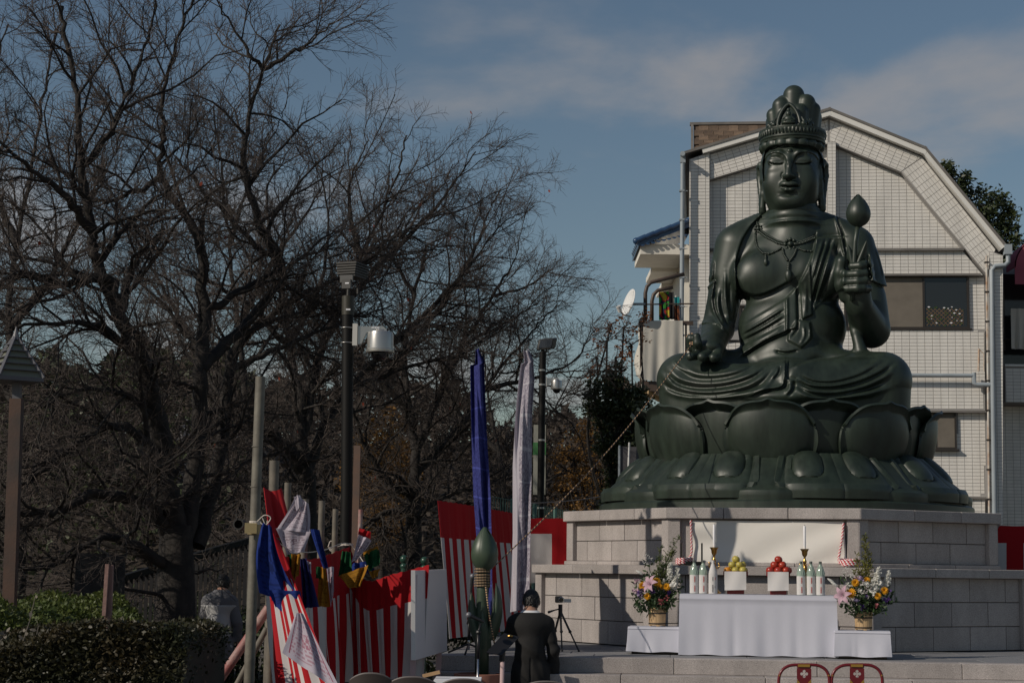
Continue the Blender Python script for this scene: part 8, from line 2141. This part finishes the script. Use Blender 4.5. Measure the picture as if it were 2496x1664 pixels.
def leafy_tree(name, base, Y, blobs, nl, size, m, label, seed, trunk=.12, grp=None, zb=0.0, tips=None):
    """crown of leaf clumps on real limbs; blobs: (px, py, dY, radius m)"""
    rn = np.random.default_rng(seed); b = P(*base, Y); b.z = zb; t = thing(name, b, label, 'tree', grp); pts = []; tw = Twigs()
    W = [(np.array(P(px, py, Y+dy)), r_) for px, py, dy, r_ in blobs]; tot = sum(r_**2 for _, r_ in W); top = np.array(b) + np.array((0,0,(max(c[2] for c, _ in W)-zb)*.35))
    tw.add(np.linspace(np.array(b), top, 5), trunk, trunk*.7, 8)
    for c, r_ in W:
        mid = (top+c)/2 + rn.normal(size=3)*.2; tw.add(np.array(crom([top, mid, c], 4)), trunk*.5, .02, 6)
        n = int(nl*r_**2/tot); ncl = max(6, int(26*r_)); cl = c + (lambda q: q/np.linalg.norm(q, axis=1, keepdims=True)*np.cbrt(rn.uniform(.15,1,(ncl,1))))(rn.normal(size=(ncl,3)))*r_
        for q in cl: tw.add(np.array([c, (c+q)/2 + rn.normal(size=3)*.06, q]), .016, .005, 4)
        k = rn.integers(0, ncl, n); pts.append(cl[k] + rn.normal(size=(n,3))*r_*.17)
    V, F = tw.build(); o = bpy.data.objects.new('trunk', np_mesh('trunk', V, F, [M['bark']])); COL.objects.link(o); o.parent = t; o.location = -b
    V, F = leaf_cloud(np.concatenate(pts), size, rn, .1, .55); o = bpy.data.objects.new('crown', np_mesh('crown', V, F, [m], False)); COL.objects.link(o); o.parent = t; o.location = -b; o['kind'] = 'stuff'
    return t
leafy_tree('evergreen_tree', (2380,1400), 66.0, [(2290,440,0,.75),(2320,480,.3,.9),(2380,500,0,.85),(2420,520,.5,.8),(2340,560,0,1.1),(2440,580,-.3,.7),(2400,590,.2,1.0),(2480,620,0,.7),(2300,420,0,.4),(2355,445,0,.45),(2460,545,0,.45),(2350,680,0,1.4),(2440,700,0,1.4),(2270,480,0,.6)], 13000, .17, M['ever_leaf'], 'dark evergreen tree behind the right slope of the white house', 41, .3)
leafy_tree('evergreen_tree', (1530,1400), 38.0, [(1500,960,0,.55),(1512,925,0,.36),(1480,990,.2,.5),(1545,1000,.3,.45),(1520,1030,0,.65),(1550,1100,0,.7),(1490,1060,0,.5),(1540,1170,0,.6),(1450,985,0,.3),(1530,1230,0,.6),(1590,1080,.5,.6)], 17000, .085, M['ever_leaf'], 'dense dark evergreen left of the lotus pedestal', 43, .12)
leafy_tree('autumn_tree', (1500,1400), 39.0, [(1480,830,0,.30),(1455,870,0,.24),(1440,905,0,.18),(1500,870,0,.3),(1520,800,.2,.3),(1540,840,.2,.35),(1490,790,0,.2),(1470,920,0,.25),(1510,930,0,.3),(1560,790,.3,.3)], 900, .075, M['rust_leaf'], 'thin autumn tree with rusty leaves beside the balcony', 47, .05)
leafy_tree('autumn_tree', (930,1400), 44.0, [(930,1090,0,.7),(900,1150,0,.7),(960,1170,.3,.7),(930,1240,0,.75),(890,1230,0,.5),(980,1110,.3,.55),(950,1040,0,.5),(900,1290,0,.5),(985,1220,0,.5)], 6500, .085, M['autumn_leaf'], 'golden-orange autumn tree glowing between the bare trunks', 51, .12)
leafy_tree('autumn_tree', (1440,1400), 47.0, [(1440,1080,0,.7),(1400,1120,0,.7),(1460,1150,.3,.7),(1430,1210,0,.7),(1390,1200,0,.6)], 3500, .085, M['autumn_leaf'], 'brownish-orange autumn tree left of the evergreen', 53, .10)
# dark wooded slope far behind, reading as one mass
def wood_pts(n):
    px = rn0.uniform(-80, 1560, n); Y = rn0.uniform(58, 95, n); x = (px-1248)/FPX*Y
    topy = 895 + 40*np.sin(px*.011) + 26*np.sin(px*.031+1) + 14*np.sin(px*.09) + np.clip((px-650)*.16, 0, 95) - np.clip((480-px)*.10, 0, 35)
    ztop = EYE + (1385-topy)/FPX*Y; z = ztop*np.sqrt(rn0.uniform(0, 1, n)); return np.stack([x, Y, z], 1)
V, F = leaf_cloud(wood_pts(46000), .34, rn0, .2, .5); o = bpy.data.objects.new('wooded_slope', np_mesh('wooded_slope', V, F, [M['wood_far']], False)); COL.objects.link(o); tag(o, 'brown leafless wood on the slope behind the trees', 'wood', kind='stuff')
def wood2(n):
    p = wood_pts(n*3); px = 1248 + p[:,0]/p[:,1]*FPX; k = (px < 640) & (rn0.random(len(p)) < .9); return p[k][:n]
V, F = leaf_cloud(wood2(15000), .34, rn0, .2, .5); o = bpy.data.objects.new('evergreen_wood', np_mesh('evergreen_wood', V, F, [M['ever_leaf']], False)); COL.objects.link(o); tag(o, 'dark evergreen wood on the far slope at the left', 'wood', kind='stuff')
mb = MB(); rows = []
for Y, k in ((56,0.0),(70,.45),(98,.80)): rows.append([Vector(((px-1248)/FPX*Y, Y, (EYE + (1385-985)/FPX*Y)*k)) for px in np.linspace(-400, 1700, 30)])
mb.grid(rows); single('hill', mb, mat('hill_ground', (0.040,0.030,0.022), .95, var=.2, vscale=.4), (0,56,0), kind='structure')

# ================================================================== dark board, fences, distant things
M['dark_board'] = mat('dark_board', (0.012,0.012,0.014), .6); YD = 24.6
db = thing('notice_board', (P(245,1480,YD).x, YD, 0), 'dark notice board seen from behind under the big tree', 'board')
mb = MB(); mb.prism([P(186,1346,YD), P(304,1352,YD+.2), P(300,1460,YD+.2), P(180,1452,YD)], (0,.08,0)); part('panel', mb, M['dark_board'], db)
for px in (196, 292): mb = MB(); a = P(px,1450,YD+.1); mb.box((a.x-.03, YD+.09, 0), (a.x+.03, YD+.15, a.z+.2)); part('post', mb, M['dark_board'], db)
rf_ = thing('path_railing', (P(420,1480,27.5).x, 27.5, 0), 'dark slatted railing rising behind the big tree trunk', 'railing')
rl_ = [(-20,1462,25.4),(150,1455,25.6),(300,1408,26.6),(400,1378,27.4),(520,1340,28.4),(640,1308,29.4)]
for (a, b) in zip(rl_[:-1], rl_[1:]):
    A_, B_ = P(*a), P(*b); mb = MB(); mb.bar(A_, B_, .10, .09); part('rail', mb, M['black_pole'], rf_); n = int((B_-A_).length/.11)
    for i in range(n):
        q = A_.lerp(B_, (i+.5)/n); mb = MB(); mb.box((q.x-.025, q.y+.02, 0), (q.x+.025, q.y+.045, q.z-.03)); part('slat', mb, M['dark_board'], rf_)
M['green_paint'] = mat('green_enamel', (0.022,0.060,0.042), .25)
for px, py, lb in ((985,1362,'left of the two green ball finials over the front curtain'),(1035,1366,'right of the two green ball finials over the front curtain')):
    a = P(px, py, 22.4); t = thing('railing_post', (a.x, 22.4, 0), 'green railing post, ' + lb, 'post', 'green railing posts'); mb = MB(); mb.tube([(a.x,22.4,0),(a.x,22.4,a.z-.06)], .038, 12); part('post', mb, M['green_paint'], t, smooth=True, angle=50)
    mb = MB(); mb.ball(a, .052, 14, 10); part('ball', mb, M['green_paint'], t, smooth=True); mb = MB(); mb.ball(a - Vector((0,0,.085)), .050, 14, 10, sc=(1,1,.8)); part('collar', mb, M['green_paint'], t, smooth=True)
nf = thing('mesh_fence', (P(1300,1240,30).x, 30, 0), 'greenish mesh fence behind the tall striped curtain', 'fence'); M['net_green'] = mat('green_net', (0.07,0.15,0.13), .7)
fa, fb = P(1190,1208,28), P(1480,1262,36); z1n = .9; mb = MB(); n = 60
for i in range(n+1):
    q = fa.lerp(fb, i/n); mb.bar((q.x, q.y, 0.3), q, .010, .010)
for k in range(14):
    t_ = k/13; mb.bar(Vector((fa.x, fa.y, .3 + (fa.z-.3)*t_)), Vector((fb.x, fb.y, .3 + (fb.z-.3)*t_)), .010, .010)
part('mesh', mb, M['net_green'], nf, kind='stuff')
for i in range(7):
    q = fa.lerp(fb, i/6); mb = MB(); mb.tube([(q.x, q.y, 0), q + Vector((0,0,.03))], .03, 8); part('post', mb, M['net_green'], nf)
gpn = thing('grey_panel', (P(1545,1200,33).x, 33, 0), 'dark grey panel with white rod behind the left of the pedestal', 'panel'); a = P(1511,1215,33); b = P(1600,1089,33)
mb = MB(); mb.box((a.x, 33, 0), (b.x, 33.1, b.z)); part('panel', mb, mat('grey_panel', (.075,.072,.078), .6), gpn)
mb = MB(); mb.box((a.x-.03, 32.97, 0), (a.x, 33.1, b.z+.02)); part('edge_trim', mb, M['pipe_grey'], gpn)
mb = MB(); mb.tube([P(1531,1158,32.9), P(1534,1078,32.9)], .018, 7); part('rod', mb, M['dish_white'], gpn)
fbld = thing('distant_building', (P(560,1060,66).x, 66, 0), 'pale low building with grey roof glimpsed through the trees', 'building'); a = P(425,1400,66); b = P(655,1015,66)
mb = MB(); mb.box((a.x, 66, 0), (b.x, 74, P(560,1075,66).z)); part('wall', mb, mat('bluish_wall', (.05,.055,.07), .8, var=.1), fbld)
mb = MB(); q0, q1 = P(420,1075,65.8), P(660,1075,65.8); r0_, r1_ = P(440,1018,70), P(640,1018,70); mb.add([q0, q1, r1_, r0_, q0+Vector((0,.1,-.1)), q1+Vector((0,.1,-.1))], [(0,1,2,3),(4,5,1,0)]); part('roof', mb, mat('pale_roof', (.30,.29,.29), .8, var=.06), fbld)
for k in range(5):
    q = P(450+k*42,1110,65.98); mb = MB(); mb.box((q.x-.18, 65.97, q.z-.25), (q.x+.18, 66.01, q.z+.25)); part('window', mb, M['glass_dark'], fbld)
